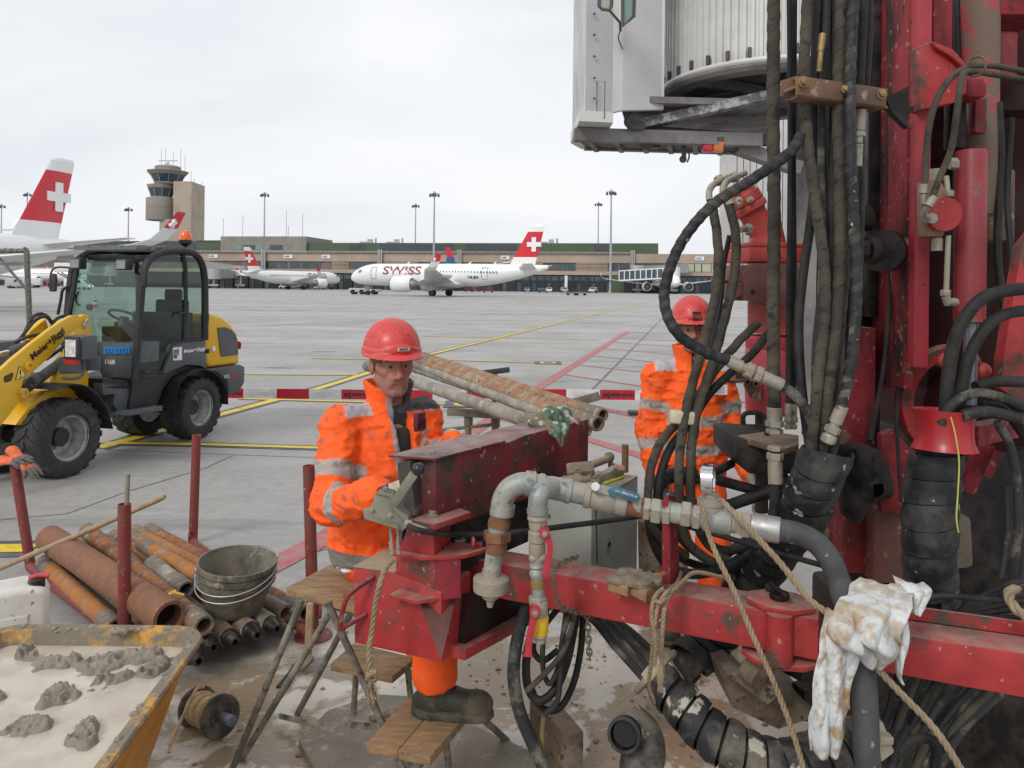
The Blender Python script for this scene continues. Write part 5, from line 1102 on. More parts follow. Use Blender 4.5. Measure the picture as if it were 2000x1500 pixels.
# ---------------- trestle the worker sits on ----------------
M_leg=mat('muddy tube',(.13,.12,.095),.7,col2=(.27,.24,.19),sc=18,th=(.42,.6),col3=(.05,.045,.04),sc3=30,th3=(.6,.68),bump=.4)
zt_=.72;tr=thing('work_trestle',G(640,1490),'folding steel trestle with wooden seat board at the worker side','trestle')
A,B_,C_,E_=PZ(558,1148,zt_),PZ(694,1184,zt_),PZ(800,1125,zt_),PZ(662,1093,zt_)
for k in range(3):
    f0,f1=k/3+.004,(k+1)/3-.004;b=MB();b.ext([A.lerp(E_,f0),B_.lerp(C_,f0),B_.lerp(C_,f1),A.lerp(E_,f1)],(0,0,-.03));b.build('seat_board',M_wood,tr,bevel=.003)
b=MB();b.beam(A.lerp(E_,.15)+Vector((.05,0,-.045)),B_.lerp(C_,.15)+Vector((0,0,-.045)),.03,.03);b.beam(A.lerp(E_,.85)+Vector((.05,0,-.045)),B_.lerp(C_,.85)+Vector((0,0,-.045)),.03,.03);b.build('frame',M_leg,tr)
for p,q_ in(((590,1170,2.93),G(452,1506)),((640,1176,2.86),G(796,1522)),((655,1180,3.15),G(470,1485)),((700,1170,3.15),G(580,1396))):
    a=P(*p);b=MB();b.cyl(a,q_,.0135,n=14);b.build('leg',M_leg,tr)
b=MB();b.beam(P(545,1398,3.0),P(655,1425,2.95),.006,.02);b.beam(P(655,1425,2.95),P(683,1406,2.97),.006,.02);b.build('spreader_bar',M_leg,tr)
b=MB();b.beam(P(684,1416,3.0),P(735,1420,3.0),.006,.024);b.build('spreader_bar',M_leg,tr)
# second low trestle: foot board
zf_=.335;ft=thing('foot_trestle',G(850,1500),'low trestle board under the worker boot, tube legs splayed','trestle')
A,B_,C_,E_=PZ(715,1452,zf_),PZ(841,1478,zf_),PZ(915,1392,zf_),PZ(793,1362,zf_)
for k in range(2):
    f0,f1=k/2+.004,(k+1)/2-.004;b=MB();b.ext([A.lerp(B_,f0),A.lerp(B_,f1),E_.lerp(C_,f1),E_.lerp(C_,f0)],(0,0,-.032));b.build('foot_board',M_wood,ft,bevel=.003)
for p,q_ in(((925,1388,2.8),G(990,1446)),((905,1400,2.82),G(760,1560)),((790,1385,2.95),G(720,1405)),((870,1440,2.7),G(880,1530))):
    b=MB();b.cyl(P(*p),q_,.013,n=12);b.build('leg',M_leg,ft)
zf2=.34;A,B_,C_,E_=PZ(645,1296,zf2),PZ(766,1321,zf2),PZ(812,1284,zf2),PZ(691,1255,zf2)
pb=thing('foot_trestle',G(730,1395),'wooden board on a low trestle behind the hanging rope end','trestle')
for k in range(2):
    f0,f1=k/2+.003,(k+1)/2-.003;b=MB();b.ext([A.lerp(E_,f0),B_.lerp(C_,f0),B_.lerp(C_,f1),A.lerp(E_,f1)],(0,0,-.03));b.build('foot_board',M_wood,pb,bevel=.003)
for p,g in((C_,.8),(E_,.8)):cc=(A+C_)/2;q_=p.lerp(cc,.2);b=MB();b.cyl(q_-Vector((0,0,.03)),Vector((p.x,p.y,0)),.013,n=10);b.build('leg',M_leg,pb)
# wooden prop near the rack post
b=MB();g=G(600,1300);b.beam(P(606,1178,g.y),P(601,1290,g.y),.032,.03,up=(0,1,0));pr_=thing('wooden_strut',g,'light wooden prop on a small tilted foot board beside the red rack post','prop');b.build('upright',M_handle,pr_,bevel=.003)
b=MB();b.ext([G(569,1305,.02),G(590,1316,.02),G(614,1290,.07),G(600,1283,.07)],(0,0,.02));b.build('foot_board',M_woodm,pr_,bevel=.003)
b=MB();b.beam(G(545,1343,.02),G(576,1305,.03),.03,.01);tag(b.build('flat_bar',M_pin),'dark flat steel bar on the wet ground by the prop','bar')
# muddy mats and timbers on the ground
def slab(name,px,h,m,lab,cat,z=.0,bevel=.004):
    b=MB();b.ext([G(x,y)+Vector((0,0,z))for x,y in px],(0,0,h));return tag(b.build(name,m,bevel=bevel),lab,cat)
M_mat=mat('muddy rubber mat',(.19,.165,.135),.6,col2=(.27,.235,.19),sc=5,th=(.4,.62),col3=(.38,.35,.3),sc3=22,th3=(.58,.7),bump=.7)
slab('ground_mat',[(583,1458),(640,1400),(735,1368),(800,1372),(930,1432),(1040,1482),(1070,1540),(640,1560)],.03,M_mat,'large muddy grey mat on the ground under the foot boards','mat')
b=MB();A,B_,C_,E_=PZ(1034,1358,.2),PZ(1106,1437,.2),PZ(1141,1428,.2),PZ(1088,1366,.2);b.ext([A,B_,C_,E_],(0,0,-.2));tag(b.build('timber_block',M_woodm,bevel=.008),'thick dark timber standing in mud below the hose coil','timber')
# ---------------- gloves on the left post ----------------
def glove_sdf(o,M3,sc=1.,curl=(.5,.5,.5,.5),spread=1.,thumb=1.,cuff=.07):
    """a hand lying along +x, palm down: five separate fingers, bent at the knuckles"""
    M3=np.array(M3);o=np.array(o)
    def tw(p):return o+M3 @(np.array(p)*sc)
    prims=[];base=[(.085,.033,0),(.092,.011,.003),(.088,-.011,.002),(.078,-.031,0)];ln=[.072,.08,.074,.058];ang=[.16,.04,-.07,-.2]
    for(bx,by,bz),l,a,c in zip(base,ln,ang,curl):
        p=np.array((bx,by,bz));pit=0.
        for k,f in enumerate((.45,.32,.26)):
            pit+=c*(.5 if k==0 else .7);d=np.array((math.cos(a*spread)*math.cos(pit),math.sin(a*spread)*math.cos(pit),-math.sin(pit)));q=p+d*l*f
            prims.append((tw(p),tw(q),.0125*sc*(1-.06*k),.0118*sc*(1-.08*k),.003));p=q
    p=np.array((.02,.03,-.005))
    for d,l,r in(((.6,.75,-.25),.04,.016),((.85,.45*thumb,-.3),.032,.0135),((.95,.15*thumb,-.35),.026,.012)):
        d=np.array(d)/np.linalg.norm(d);q=p+d*l;prims.append((tw(p),tw(q),r*sc,r*.93*sc,.006));p=q
    for y in(-.026,-.009,.009,.026):prims.append((tw((.0,y*.75,0)),tw((.083,y,0)),.017*sc,.015*sc,.012))
    prims.append((tw((-cuff,0,0)),tw((.0,0,0)),.036*sc,.03*sc,.015))
    def f(X):
        d=None
        for a,b2,r1,r2,k in reversed(prims):
            e=d_caps(X,a,b2,r1,r2);d=e if d is None else smin(d,e,k)
        return d
    pts=np.array([p for q in prims for p in q[:2]]);return f,pts.min(0)-.05*sc,pts.max(0)+.05*sc
def glove(name,o,M3,m,parent=None,color=None,lab=None,h=.005,wr=.004,**k):
    f,lo,hi=glove_sdf(o,M3,**k)
    def g(X):return f(X)+(fbm(X,22,2,2)-.5)*wr*2
    ax3=[axis(lo[i],hi[i],h)for i in range(3)];return field_obj(name,m,*ax3,g,parent,color=color,label=lab)
def frame3(xd,zd):
    x=Vector(xd).normalized();z=Vector(zd);z=(z-x*z.dot(x)).normalized();y=z.cross(x);return np.array([x,y,z]).T
M_gl=mat('glove two tone',(1,1,1),.75,attr='Col',vary=.22,sc=14,col3=(.16,.13,.1),sc3=30,th3=(.6,.7),bump=.3)
Dg=yG(60,1108)
def gcol(o,M3):
    def f(V):
        q=(V-np.array(o))@ np.array(M3);n=fbm(V,30,9,2)*.03;pal=(q[:,2]<-.002+n-.015)|(q[:,0]>.095+n);c=np.where(pal[:,None],np.array((.13,.12,.11)),np.array((.75,.15,.05)));return c
    return f
gt=thing('work_gloves',P(32,906,Dg),'orange and grey work gloves draped over the left rack post','gloves')
o1,m1=P(2,900,Dg-.02),frame3((1,-.1,.12),(0,-.35,1));glove('glove',o1,m1,M_gl,gt,gcol(o1,m1),sc=1.15,curl=(.35,.42,.5,.55))
o1,m1=P(38,896,Dg),frame3((.75,-.25,-.5),(.5,-.2,.8));glove('glove',o1,m1,M_gl,gt,gcol(o1,m1),sc=1.1,curl=(.15,.3,.2,.5))
# ---------------- barrier boards ----------------
M_br,M_bw=mat('barrier red',(.42,.015,.03),.35,vary=.06),mat('barrier white',(.66,.66,.65),.4,col2=(.5,.5,.5),sc=3,vary=.04)
DB=11.3
def barrier(segs,lab,tsegs):
    x0=segs[0][0];x1=segs[-1][1];a=P(x0,770,DB);c=P(x1,770,DB);zc_=(a.z+c.z)/2;t=thing('barrier_board',(a.x,DB,0),lab,'barrier','red and white barrier boards')
    for s0,s1,cl in segs:
        a=P(s0,770,DB);c=P(s1,770,DB);b=MB();b.box(((a.x+c.x)/2,DB,zc_),(c.x-a.x,.025,.145));sg=b.build('red_section' if cl else 'white_section',M_br if cl else M_bw,t,smooth=0)
        if(s0,s1)in tsegs:
            w_=c.x-a.x;y_=DB-.0135;b=MB();b.box((a.x+w_*.17,y_,zc_),(.1,.001,.1));text('mj',M_blk,(a.x+w_*.08,y_-.002,zc_-.03),(1,0,0),(0,0,1),.075,sg,bold=.05)
            text('MEIER+JÄGGI',M_blk,(a.x+w_*.31,y_-.002,zc_-.022),(1,0,0),(0,0,1),.045,sg,bold=.04,width=w_*.62)
        elif not cl:
            b=MB();b.box(((a.x+c.x)/2,DB-.0135,zc_),((c.x-a.x)*.58,.002,.055));b.build('reflector',mat('reflector grey',(.52,.52,.52),.3),sg,smooth=0)
    for xx in(P(780 if x0<800 else 1262,770,DB).x,):b=MB();b.box((xx,DB+.04,.2),(.04,.04,.4));b.box((xx,DB+.04,.03),(.5,.2,.06));b.build('support',M_lblk,t)
barrier([(414,476,1),(476,541,0),(541,604,1),(604,667,0),(667,735,1),(735,797,0),(797,845,1),(845,908,0)],'left barrier board running behind the loader tail and the seated worker',((414,476),(667,735)))
barrier([(912,974,1),(974,1040,0),(1040,1106,1),(1106,1171,0),(1172,1240,1),(1240,1300,0)],'right barrier board ending behind the second worker',((1172,1240),))
g=G(842,805);bft=thing('rubber_block',g,'dark rubber foot with pink label just right of the seated worker','foot');b=MB();b.box(g+Vector((0,0,.06)),(.24,.3,.12),.25);b.build('block',M_lblk,bft,bevel=.03);b=MB();b.box(g+Vector((0,-.01,.122)),(.16,.16,.006),.25);b.build('label_plate',mat('pink label',(.5,.25,.25),.5),bft)
# ---------------- rod bundle on pipe stands ----------------
BG='drill rods lying on the pipe stands'
for a,c,r,m,lab,dk in(((716,714,6.0),(1062,832,3.95),.038,M_pale,'lowest thick pale rod of the bundle, its far end left of the worker head',1),
    ((800,716,5.7),(1108,820,3.9),.030,M_pale,'pale grey rod lying just above the thickest one',0),
    ((812,712,5.6),(1146,842,3.70),.030,M_pale,'muddy rod whose mouth is lowest at the near end',0),
    ((816,705,5.6),(1155,828,3.72),.031,M_rodrust,'muddy yellow rod in the middle of the bundle',0),
    ((822,700,5.6),(1169,828,3.70),.036,M_rodrust,'rusty rod with the largest dark mouth at the near end',0),
    ((826,696,5.65),(1178,811,3.72),.031,M_rodrust,'topmost rusty rod of the bundle',0)):
    dpipe(P(*a),P(*c),r,m,lab,name='drill_rod',wall=.8,group=BG)
M_stand=mat('stand steel',(.14,.12,.085),.7,col2=(.22,.19,.14),sc=10,bump=.2)
def stand(arm,posts,lab,m=M_stand,nub=True):
    a,c=P(*arm[0]),P(*arm[1]);t=thing('pipe_stand',((a.x+c.x)/2,a.y,0),lab,'stand','stands carrying the rods');b=MB();b.beam(a,c,.045,.045)
    if nub:b.beam(a+Vector((0,0,-.02)),a+Vector((0,0,.045)),.02,.05);b.beam(c+Vector((0,0,-.02)),c+Vector((0,0,.05)),.02,.05)
    b.build('arm',m,t,bevel=.003)
    for x,y,D in posts:p=P(x,y,D);b=MB();b.cyl(Vector((p.x,p.y,0)),p,.02);b.cyl(p+Vector((0,0,-.06)),p+Vector((0,0,-.01)),.028);b.build('leg',m,t)
    return t
s1=stand([(876,804,4.9),(1000,812,4.7)],[(915,812,4.85),(968,815,4.8)],'brown pipe stand right behind the seated worker arm')
b=MB();b.cyl(P(850,841,4.9),P(966,829,4.8),.011);b.build('brace',M_stand,s1)
stand([(930,730,6.6),(994,722,6.5)],[(966,730,6.55)],'black pipe stand arm sticking out behind the rod bundle',M_lblk)
stand([(1095,793,4.3),(1170,773,4.25)],[(1135,785,4.3)],'brown stand arm under the near rods in front of the barrier')
# ---------------- rig materials ----------------
M_rig=mat('rig red',(.37,.03,.032),.5,col2=(.10,.055,.042),sc=7,th=(.53,.62),col3=(.34,.26,.21),sc3=42,th3=(.67,.72),dust=(.36,.24,.20),dustk=.85,bump=.12,bsc=80,vary=.22)
M_rigd=mat('rig dark red',(.24,.02,.03),.5,spec=.4,col2=(.05,.035,.032),sc=5,th=(.42,.6),col3=(.30,.24,.21),sc3=38,th3=(.64,.70),dust=(.27,.22,.2),dustk=.95,bump=.2,bsc=60,vary=.2)
M_rigm=mat('shaded mast red',(.25,.022,.029),.6,spec=.35,col2=(.045,.02,.02),streak=(1.6,1.6,.45),sc=5,th=(.46,.62),col3=(.26,.15,.13),sc3=34,th3=(.62,.68),dust=(.25,.15,.12),bump=.15,vary=.2)  # mast paint darkened to its shaded tone, with dark grease streaks on top
M_rigk=mat('deep shade mast red',(.04,.009,.01),.8,spec=.15,col2=(.035,.025,.022),sc=6,th=(.42,.6),bump=.2)  # same paint near black: shade of the recessed mast parts put into colour
M_coral=mat('drive coral red',(.42,.055,.045),.5,col2=(.20,.05,.035),sc=8,th=(.55,.7),col3=(.1,.05,.04),sc3=50,th3=(.66,.7),bump=.12)
M_brown=mat('rust brown steel',(.13,.075,.05),.7,col2=(.22,.12,.06),sc=9,th=(.45,.62),col3=(.3,.25,.2),sc3=30,th3=(.62,.7),bump=.25,dust=(.28,.22,.17))
M_black=mat('greasy black steel',(.009,.008,.008),.5,spec=.3,col2=(.05,.04,.035),sc=9,th=(.45,.65),bump=.3)
M_hose=mat('black hose',(.013,.013,.014),.55,spec=.3,col2=(.05,.047,.042),sc=9,th=(.45,.68),bump=.15,bsc=120)
M_hoseb=mat('muddy braided hose',(.05,.045,.036),.75,spec=.25,col2=(.10,.088,.066),sc=9,th=(.4,.62),col3=(.035,.033,.03),sc3=26,th3=(.58,.68),bump=.5,bsc=130)
M_hosem=mat('slurry splashed hose',(.03,.03,.03),.65,spec=.3,col2=(.17,.155,.125),sc=12,th=(.5,.64),bump=.4,bsc=90,streak=(1,1,1))
M_spir=mat('spiral guard',(.014,.015,.018),.55,spec=.35,col2=(.075,.072,.066),sc=9,th=(.45,.65),col3=(.34,.31,.27),sc3=26,th3=(.66,.69),bump=.15)
M_spirm=mat('muddy spiral guard',(.022,.022,.024),.6,col2=(.17,.15,.12),sc=6,th=(.46,.62),col3=(.42,.39,.33),sc3=15,th3=(.60,.64),bump=.35,spec=.35)
M_zinc=mat('muddy zinc fitting',(.33,.31,.265),.5,.35,col2=(.36,.31,.235),sc=14,th=(.42,.6),col3=(.15,.13,.1),sc3=40,th3=(.62,.7),bump=.3)
M_galv=mat('galvanised pipe',(.30,.315,.30),.5,.35,col2=(.42,.385,.32),sc=10,th=(.44,.62),col3=(.16,.19,.2),sc3=26,th3=(.6,.7),bump=.25)
M_brass=mat('brass fitting',(.32,.22,.08),.45,.5,col2=(.2,.15,.09),sc=20)
M_rustu=mat('rust union',(.17,.07,.035),.7,col2=(.24,.11,.05),sc=18,bump=.3)
M_rope=mat('hemp rope',(.34,.255,.16),.85,col2=(.24,.18,.115),sc=25,th=(.4,.65),bump=.4,bsc=200)
M_cab_g=mat('cabinet grey',(.33,.345,.31),.45,col2=(.26,.265,.24),sc=3,th=(.45,.7),col3=(.1,.085,.07),sc3=26,th3=(.66,.7),dust=(.33,.28,.22),vary=.05)
M_lev=mat('lever red',(.42,.03,.045),.35,col2=(.42,.1,.1),sc=20,th=(.6,.7))
rig=thing('drilling_rig',(1.2,2.9,0),'large muddy red drilling rig with mast, outrigger beam and many black hoses','drilling rig')
def ppoly(px,D):return[P(x,y,D)for x,y in px]
Z=lambda z:Vector((0,0,z))
# ---------------- outrigger beam ----------------
zb,hb=1.0,.115
A=PZ(868,1082,zb);B_=PZ(1600,1210,zb);C_=PZ(2070,1275,zb);bd=(C_-A).normalized();nb_=Vector((-bd.y,bd.x,0));wb=.125
b=MB();b.ext([A-Z(hb),B_-Z(hb),B_,A],nb_*wb);b.build('outrigger_beam',M_rig,rig,bevel=.008)
B2=PZ(1640,1222,zb-.012);b=MB();b.ext([B2-Z(.105),PZ(2070,1286,zb-.012)-Z(.115),PZ(2070,1286,zb-.012),B2],nb_*wb*.9);b.build('outrigger_beam',M_rig,rig,bevel=.006)
b=MB();q0,q1=B2+nb_*(wb*.9+.002),PZ(2070,1286,zb-.012)+nb_*(wb*.9+.002);b.ext([q0,q1,q1+Z(.035),q0+Z(.035)],nb_*.01);b.build('beam_flange',M_rig,rig)
# hinge
c=PZ(1525,1180,zb+.004);b=MB();b.ext([c+bd*(.085*math.cos(a))*1.15+nb_*(.075*math.sin(a))for a in[2*math.pi*(k+.5)/8 for k in range(8)]],(0,0,.014));b.build('hinge_plate',M_rig,rig,bevel=.002)
b=MB();b.cyl(c-nb_*.062-Z(.0),c-nb_*.062-Z(.135),.036,n=28);b.build('hinge_barrel',M_rig,rig)
b=MB();b.ext([c-Z(.15)+bd*(.11*math.cos(a))+nb_*(.085*math.sin(a))for a in[2*math.pi*(k+.5)/10 for k in range(10)]],(0,0,.014));b.build('hinge_plate',M_rig,rig,bevel=.002)
b=MB();c2=PZ(1522,1168,zb+.02);b.lathe([(.026,0),(.028,.004),(.026,.016),(.011,.017),(.01,.002)],c2);b.cyl(P(1505,1140,2.2),P(1538,1166,2.12),.0075);b.cyl(P(1500,1148,2.24),P(1512,1150,2.22),.012);b.build('hinge_pin',M_black,rig)
# outrigger leg housing at the left end
D0_,D1_=2.3,2.435
def two(x,y,f=None):
    """point on the left face plane of the housing"""
    return onplane(x,y,P(690,1180,D1_),FN)
pC,pL_=P(862,1200,D0_),P(690,1180,D1_);dl=Vector((pC.x-pL_.x,pC.y-pL_.y,0)).normalized();FN=Vector((dl.y,-dl.x,0))
dpt=Vector((-FN.x,-FN.y,0))
b=MB();b.ext([two(690,1110),two(692,1256),two(852,1292),two(862,1296),two(862,1158),two(776,1120),two(772,1118)],dpt*.19);b.build('leg_housing',M_rig,rig,bevel=.004)
b=MB();b.ext([two(773,1086),two(773,1122),two(850,1150),two(850,1092)],dpt*.16);b.build('upper_housing',M_rig,rig,bevel=.003)
zp=1.088;b=MB();q=[PZ(764,1078,zp),PZ(823,1087,zp),PZ(905,1084,zp),PZ(955,1070,zp),PZ(880,1054,zp),PZ(812,1057,zp)];b.ext(q,(0,0,-.012));b.build('pin_plate',M_rig,rig,bevel=.001)
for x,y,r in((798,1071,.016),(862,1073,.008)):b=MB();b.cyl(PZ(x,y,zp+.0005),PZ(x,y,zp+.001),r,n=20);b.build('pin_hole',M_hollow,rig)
zl=.962;b=MB();q=[FN*.022+PZ(767,1156,zl),FN*.022+PZ(821,1168,zl),FN*.022+PZ(899,1156,zl),PZ(893,1140,zl),PZ(850,1138,zl),PZ(812,1132,zl)];b.ext(q,(0,0,-.012));b.build('pin_plate',M_rig,rig,bevel=.001)
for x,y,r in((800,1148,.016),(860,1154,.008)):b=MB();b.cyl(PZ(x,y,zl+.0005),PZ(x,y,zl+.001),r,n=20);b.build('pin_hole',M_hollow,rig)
b=MB();a0=PZ(816,1168,zl-.012);a1=PZ(893,1156,zl-.012);tip=P(862,1290,2.19);b.add([a0,a1,tip,tip+Vector((.0,.02,0)),a0+Vector((0,.06,0)),a1+Vector((0,.06,0))],[(0,1,2),(0,2,3,4),(1,5,3,2),(4,3,5),(0,4,5,1)]);b.build('gusset',mat('gusset brown',(.12,.06,.05),.6,col2=(.18,.07,.06),sc=9,th=(.45,.65),bump=.2),rig)
b=MB();b.ext([PZ(848,1090,zp-.012),PZ(868,1092,zp-.012),PZ(900,1090,zp-.012),PZ(885,1078,zp-.012)],(0,0,-.12));b.build('pivot_post',M_rigd,rig)
b=MB();b.beam(P(866,1215,2.42),P(1010,1135,3.0)-Z(.05),.16,.18);b.build('lower_arm',M_rigk,rig,bevel=.005)
b=MB();b.beam(P(870,1270,2.36),P(1030,1190,2.95),.14,.035);b.build('arm_underside',M_rig,rig,bevel=.004)
b=MB();b.tube(spline([two(731,1126),two(708,1145)-dpt*.06,two(698,1170)-dpt*.07,two(688,1208)-dpt*.06,two(692,1212)-dpt*.05,two(716,1199)],6),.0075,10);b.build('grab_handle',M_rigm,rig)
b=MB();b.ext([two(690,1109)+Z(.002),two(772,1119)+Z(.002),two(772,1119)+Z(.002)+dpt*.17,two(690,1109)+Z(.002)+dpt*.17],(0,0,.004));b.build('housing_lid',mat('dusty lid',(.36,.28,.19),.85,col2=(.25,.12,.08),sc=8,th=(.5,.7)),rig)
# pedestal and upper box
b=MB();b.ext([P(778,1086,2.34),P(848,1092,2.3),P(848,1022,2.3),P(800,1012,2.34)],(.05,.14,0));b.build('pedestal',M_rig,rig,bevel=.003)
b=MB();b.ext([PZ(800,1015,1.205),PZ(849,1024,1.205),PZ(920,1000,1.205),PZ(880,985,1.205)],(0,0,-.018));b.build('base_plate',M_rig,rig,bevel=.001)
b=MB();b.bolt(PZ(844,1007,1.206),(0,0,1),.012);b.bolt(P(846,884,2.36),(0,0,1),.007);b.build('bolt',M_zinc,rig)
uA,uB=P(851,898,2.3),P(1150,815,3.0);uB.z=uA.z;ud=(uB-uA).normalized();un=Vector((-ud.y,ud.x,0));uh=uA.z-P(855,1007,2.3).z
b=MB();top=[]
L_u=(uB-uA).length
prof=[(0,0),(.36,0),(.42,-.004),(.46,.0),(.52,.006),(1.0,.006)]
fr_=[uA+ud*(L_u*f)+Z(z)for f,z in prof];b.ext(fr_+[uB-Z(uh)]+[uA-Z(uh)],un*.15);b.build('motor_box',M_rigd,rig,bevel=.004)
b=MB();b.ext([uA+Z(.001)-un*.008-ud*.008,uA+ud*L_u*.38+Z(.001)-un*.008,uA+ud*L_u*.38+un*.155+Z(.001),uA-ud*.07+un*.13+Z(.001)],(0,0,.006));b.build('box_lid',M_rigd,rig)
b=MB();q0=uA+un*.01-Z(uh+.001);b.ext([q0,q0+ud*L_u,q0+ud*L_u-Z(.055),q0-Z(.055)+ud*.02],un*.12);b.build('box_sill',M_rigd,rig,bevel=.003)
b=MB();q0=uA+ud*.12+un*.03-Z(uh+.06);b.ext([q0,q0+ud*.7,q0+ud*.7-Z(.16),q0-Z(.16)],un*.12);b.build('underframe',M_black,rig)
b=MB();b.ext([P(776,905,2.36),P(800,900,2.3),P(812,1006,2.3),P(800,1008,2.34),P(786,1000,2.36)],(.0,.02,0));b.ext([P(800,900,2.3),P(822,905,2.34),P(838,1006,2.36),P(812,1008,2.3)],(0,.02,0));b.build('end_guard',mat('dark scraped plate',(.06,.05,.045),.5,col2=(.16,.14,.12),sc=14,th=(.5,.62),bump=.3),rig)
b=MB();b.tube([P(1221,922,3.25),P(1221,868,3.25)],.0145,14);b.build('stub_post',M_brown,rig)
# ---------------- control lever ----------------
M_oliv=mat('olive grey bracket',(.20,.195,.145),.55,col2=(.28,.27,.22),sc=12,th=(.45,.65),col3=(.1,.09,.07),sc3=40,th3=(.64,.7),bump=.2)
lv_=thing('lever_bracket',P(750,1030,2.2),'olive grey lever bracket with black ball knob in front of the worker hand','lever')
DL=2.22
b=MB();b.ext(ppoly([(733,966),(761,972),(767,995),(790,1021),(789,1037),(778,1034),(712,1014),(708,995),(724,993)],DL),(0,.012,0));b.build('side_plate',M_oliv,lv_,bevel=.001)
b=MB();b.ext(ppoly([(733,965),(742,959),(768,966),(774,992),(797,1010),(798,1020),(790,1021),(767,995),(761,972)],DL-.004),(0,.05,0));b.ext(ppoly([(712,1014),(778,1034),(778,1030),(712,1010)],DL-.03),(0,.07,0));b.build('flange',M_oliv,lv_,bevel=.001)
b=MB();b.beam(P(768,984,DL-.01),P(809,925,DL-.03),.026,.01,up=(0,1,0));b.build('lever_arm',M_oliv,lv_,bevel=.001);b=MB();b.ball(P(817,916,DL-.03),.0185,20,14);b.build('knob',mat('ball knob',(.02,.02,.022),.25,col3=(.3,.3,.3),sc3=60,th3=(.68,.72)),lv_)
b=MB();b.bolt(P(726,996,DL),(0,-1,0),.006);b.bolt(P(762,1006,DL),(0,-1,0),.006);b.bolt(P(752,954,DL),(1,-.5,0),.006);each(b,'bolt',M_zinc,lv_)
b=MB();b.ext(ppoly([(734,960),(738,952),(756,945),(756,962)],DL+.02),(0,.02,0));b.build('red_lug',M_rig,lv_)
for x in(763,776):b=MB();b.cyl(P(x,1032,DL+.02),P(x+2,1062,DL+.02),.005);b.cyl(P(x+1,1058,DL+.02),P(x+3,1082,DL+.02),.0075 if x<770 else .006);b.build('rod',M_zinc,lv_)
b=MB();b.hexnut(P(797,1024,DL),(1,-.0,-.2),.014,.02);b.cyl(P(800,1025,DL),P(832,1037,DL),.0095);b.build('cable_sleeve',M_zinc,lv_)
# ---------------- hoses ----------------
def hose(px,r,m=M_hose,parent=rig,name='hose',k=8,n=14,fit0=False,fit1=False):
    q=spline(pix(px),k);b=MB();b.tube(q,r,n);o=b.build(name,m,parent,smooth=70)
    for use,a,c in((fit0,q[0],q[2]),(fit1,q[-1],q[-3])):
        if use:t=(c-a).normalized();fitting(a,t,r,o)
    return o
def fitting(a,t,r,parent,L_=1.):
    b=MB();b.lathe([(r*.9,-.035),(r*.9,-.02),(r*1.22,-.018),(r*1.25,.035),(r*1.1,.038),(r*1.1,.0),],a,t,20);b.hexnut(a-t*.012,t,r*1.5,.018);b.hexnut(a-t*.034,t,r*1.35,.014);b.build('fitting',M_zinc,parent)
def wraps(px,r,parent,m,pitch=.05,k=8):
    """narrow helical wrap lying on a hose"""
    b=MB();b.ribbon(pix(px),r*.975,pitch,pitch*.5,.0007,18);b.build('wrap',m,parent)
hose([(795,1027,2.2),(830,1038,2.2),(900,1044,2.35),(1000,1040,2.4),(1150,1022,2.38),(1290,1006,2.42),(1350,1030,2.45),(1420,1050,2.4),(1520,1080,2.3),(1620,1108,2.3)],.0085)
# big loop over the second worker
lp=[(1566,262,2.15),(1540,300,2.15),(1470,350,2.15),(1390,402,2.15),(1330,475,2.15),(1300,555,2.15),(1302,612,2.15),(1330,658,2.15),(1380,688,2.15),(1424,705,2.15)]
h=hose(lp,.0148);wraps(lp,.0148,h,M_spir,.032)
b=MB();a,c=P(1422,704,2.15),P(1526,752,2.15);t_=(c-a).normalized();ll=(c-a).length;b.lathe([(.0165,0),(.0175,.004),(.0175,.04),(.013,.042),(.013,.055),(.018,.056),(.018,.075),(.012,.076),(.012,.08),(.019,.082),(.019,.1),(.015,.102),(.0185,.105),(.0185,ll),(.0155,ll+.002)],a,t_,18);b.hexnut(a+t_*.065,t_,.023,.02);b.hexnut(a+t_*.092,t_,.024,.018);b.build('hose_coupling',M_zinc,rig)
hose([(1524,751,2.15),(1556,775,2.15),(1582,815,2.16),(1600,870,2.18),(1612,930,2.2)],.0152,M_hosem)
for px,r,m in(([(1389,392,2.5),(1398,440,2.48),(1403,500,2.47),(1398,570,2.45),(1378,660,2.42),(1358,730,2.4),(1340,800,2.36),(1328,880,2.35),(1326,960,2.36),(1330,1010,2.4),(1345,1060,2.45),(1390,1100,2.5)],.0145,M_hoseb),
                 ([(1419,388,2.5),(1432,430,2.48),(1438,480,2.47),(1432,550,2.46),(1408,650,2.43),(1385,730,2.4),(1362,800,2.37),(1350,880,2.35),(1349,960,2.37),(1356,1010,2.4),(1380,1060,2.5),(1420,1090,2.5)],.0145,M_hoseb),
                 ([(1425,460,2.6),(1413,520,2.6),(1407,590,2.58),(1395,650,2.55),(1380,700,2.5)],.009,M_hose),
                 ([(1480,632,2.55),(1450,660,2.5),(1410,706,2.45),(1378,752,2.42),(1340,812,2.42),(1300,850,2.4),(1275,900,2.38),(1266,960,2.38),(1268,1010,2.38),(1290,1050,2.42),(1340,1085,2.5)],.0135,M_hoseb),
                 ([(1500,650,2.55),(1470,690,2.5),(1425,730,2.45),(1385,770,2.42),(1345,830,2.44),(1312,870,2.42),(1292,920,2.4),(1283,980,2.4),(1290,1040,2.45),(1330,1090,2.55),(1400,1115,2.6)],.0135,M_hose)):
    h=hose(px,r,m)
    if m is M_hoseb:wraps(px[:8],r*1.01,h,M_hoseb,.075)
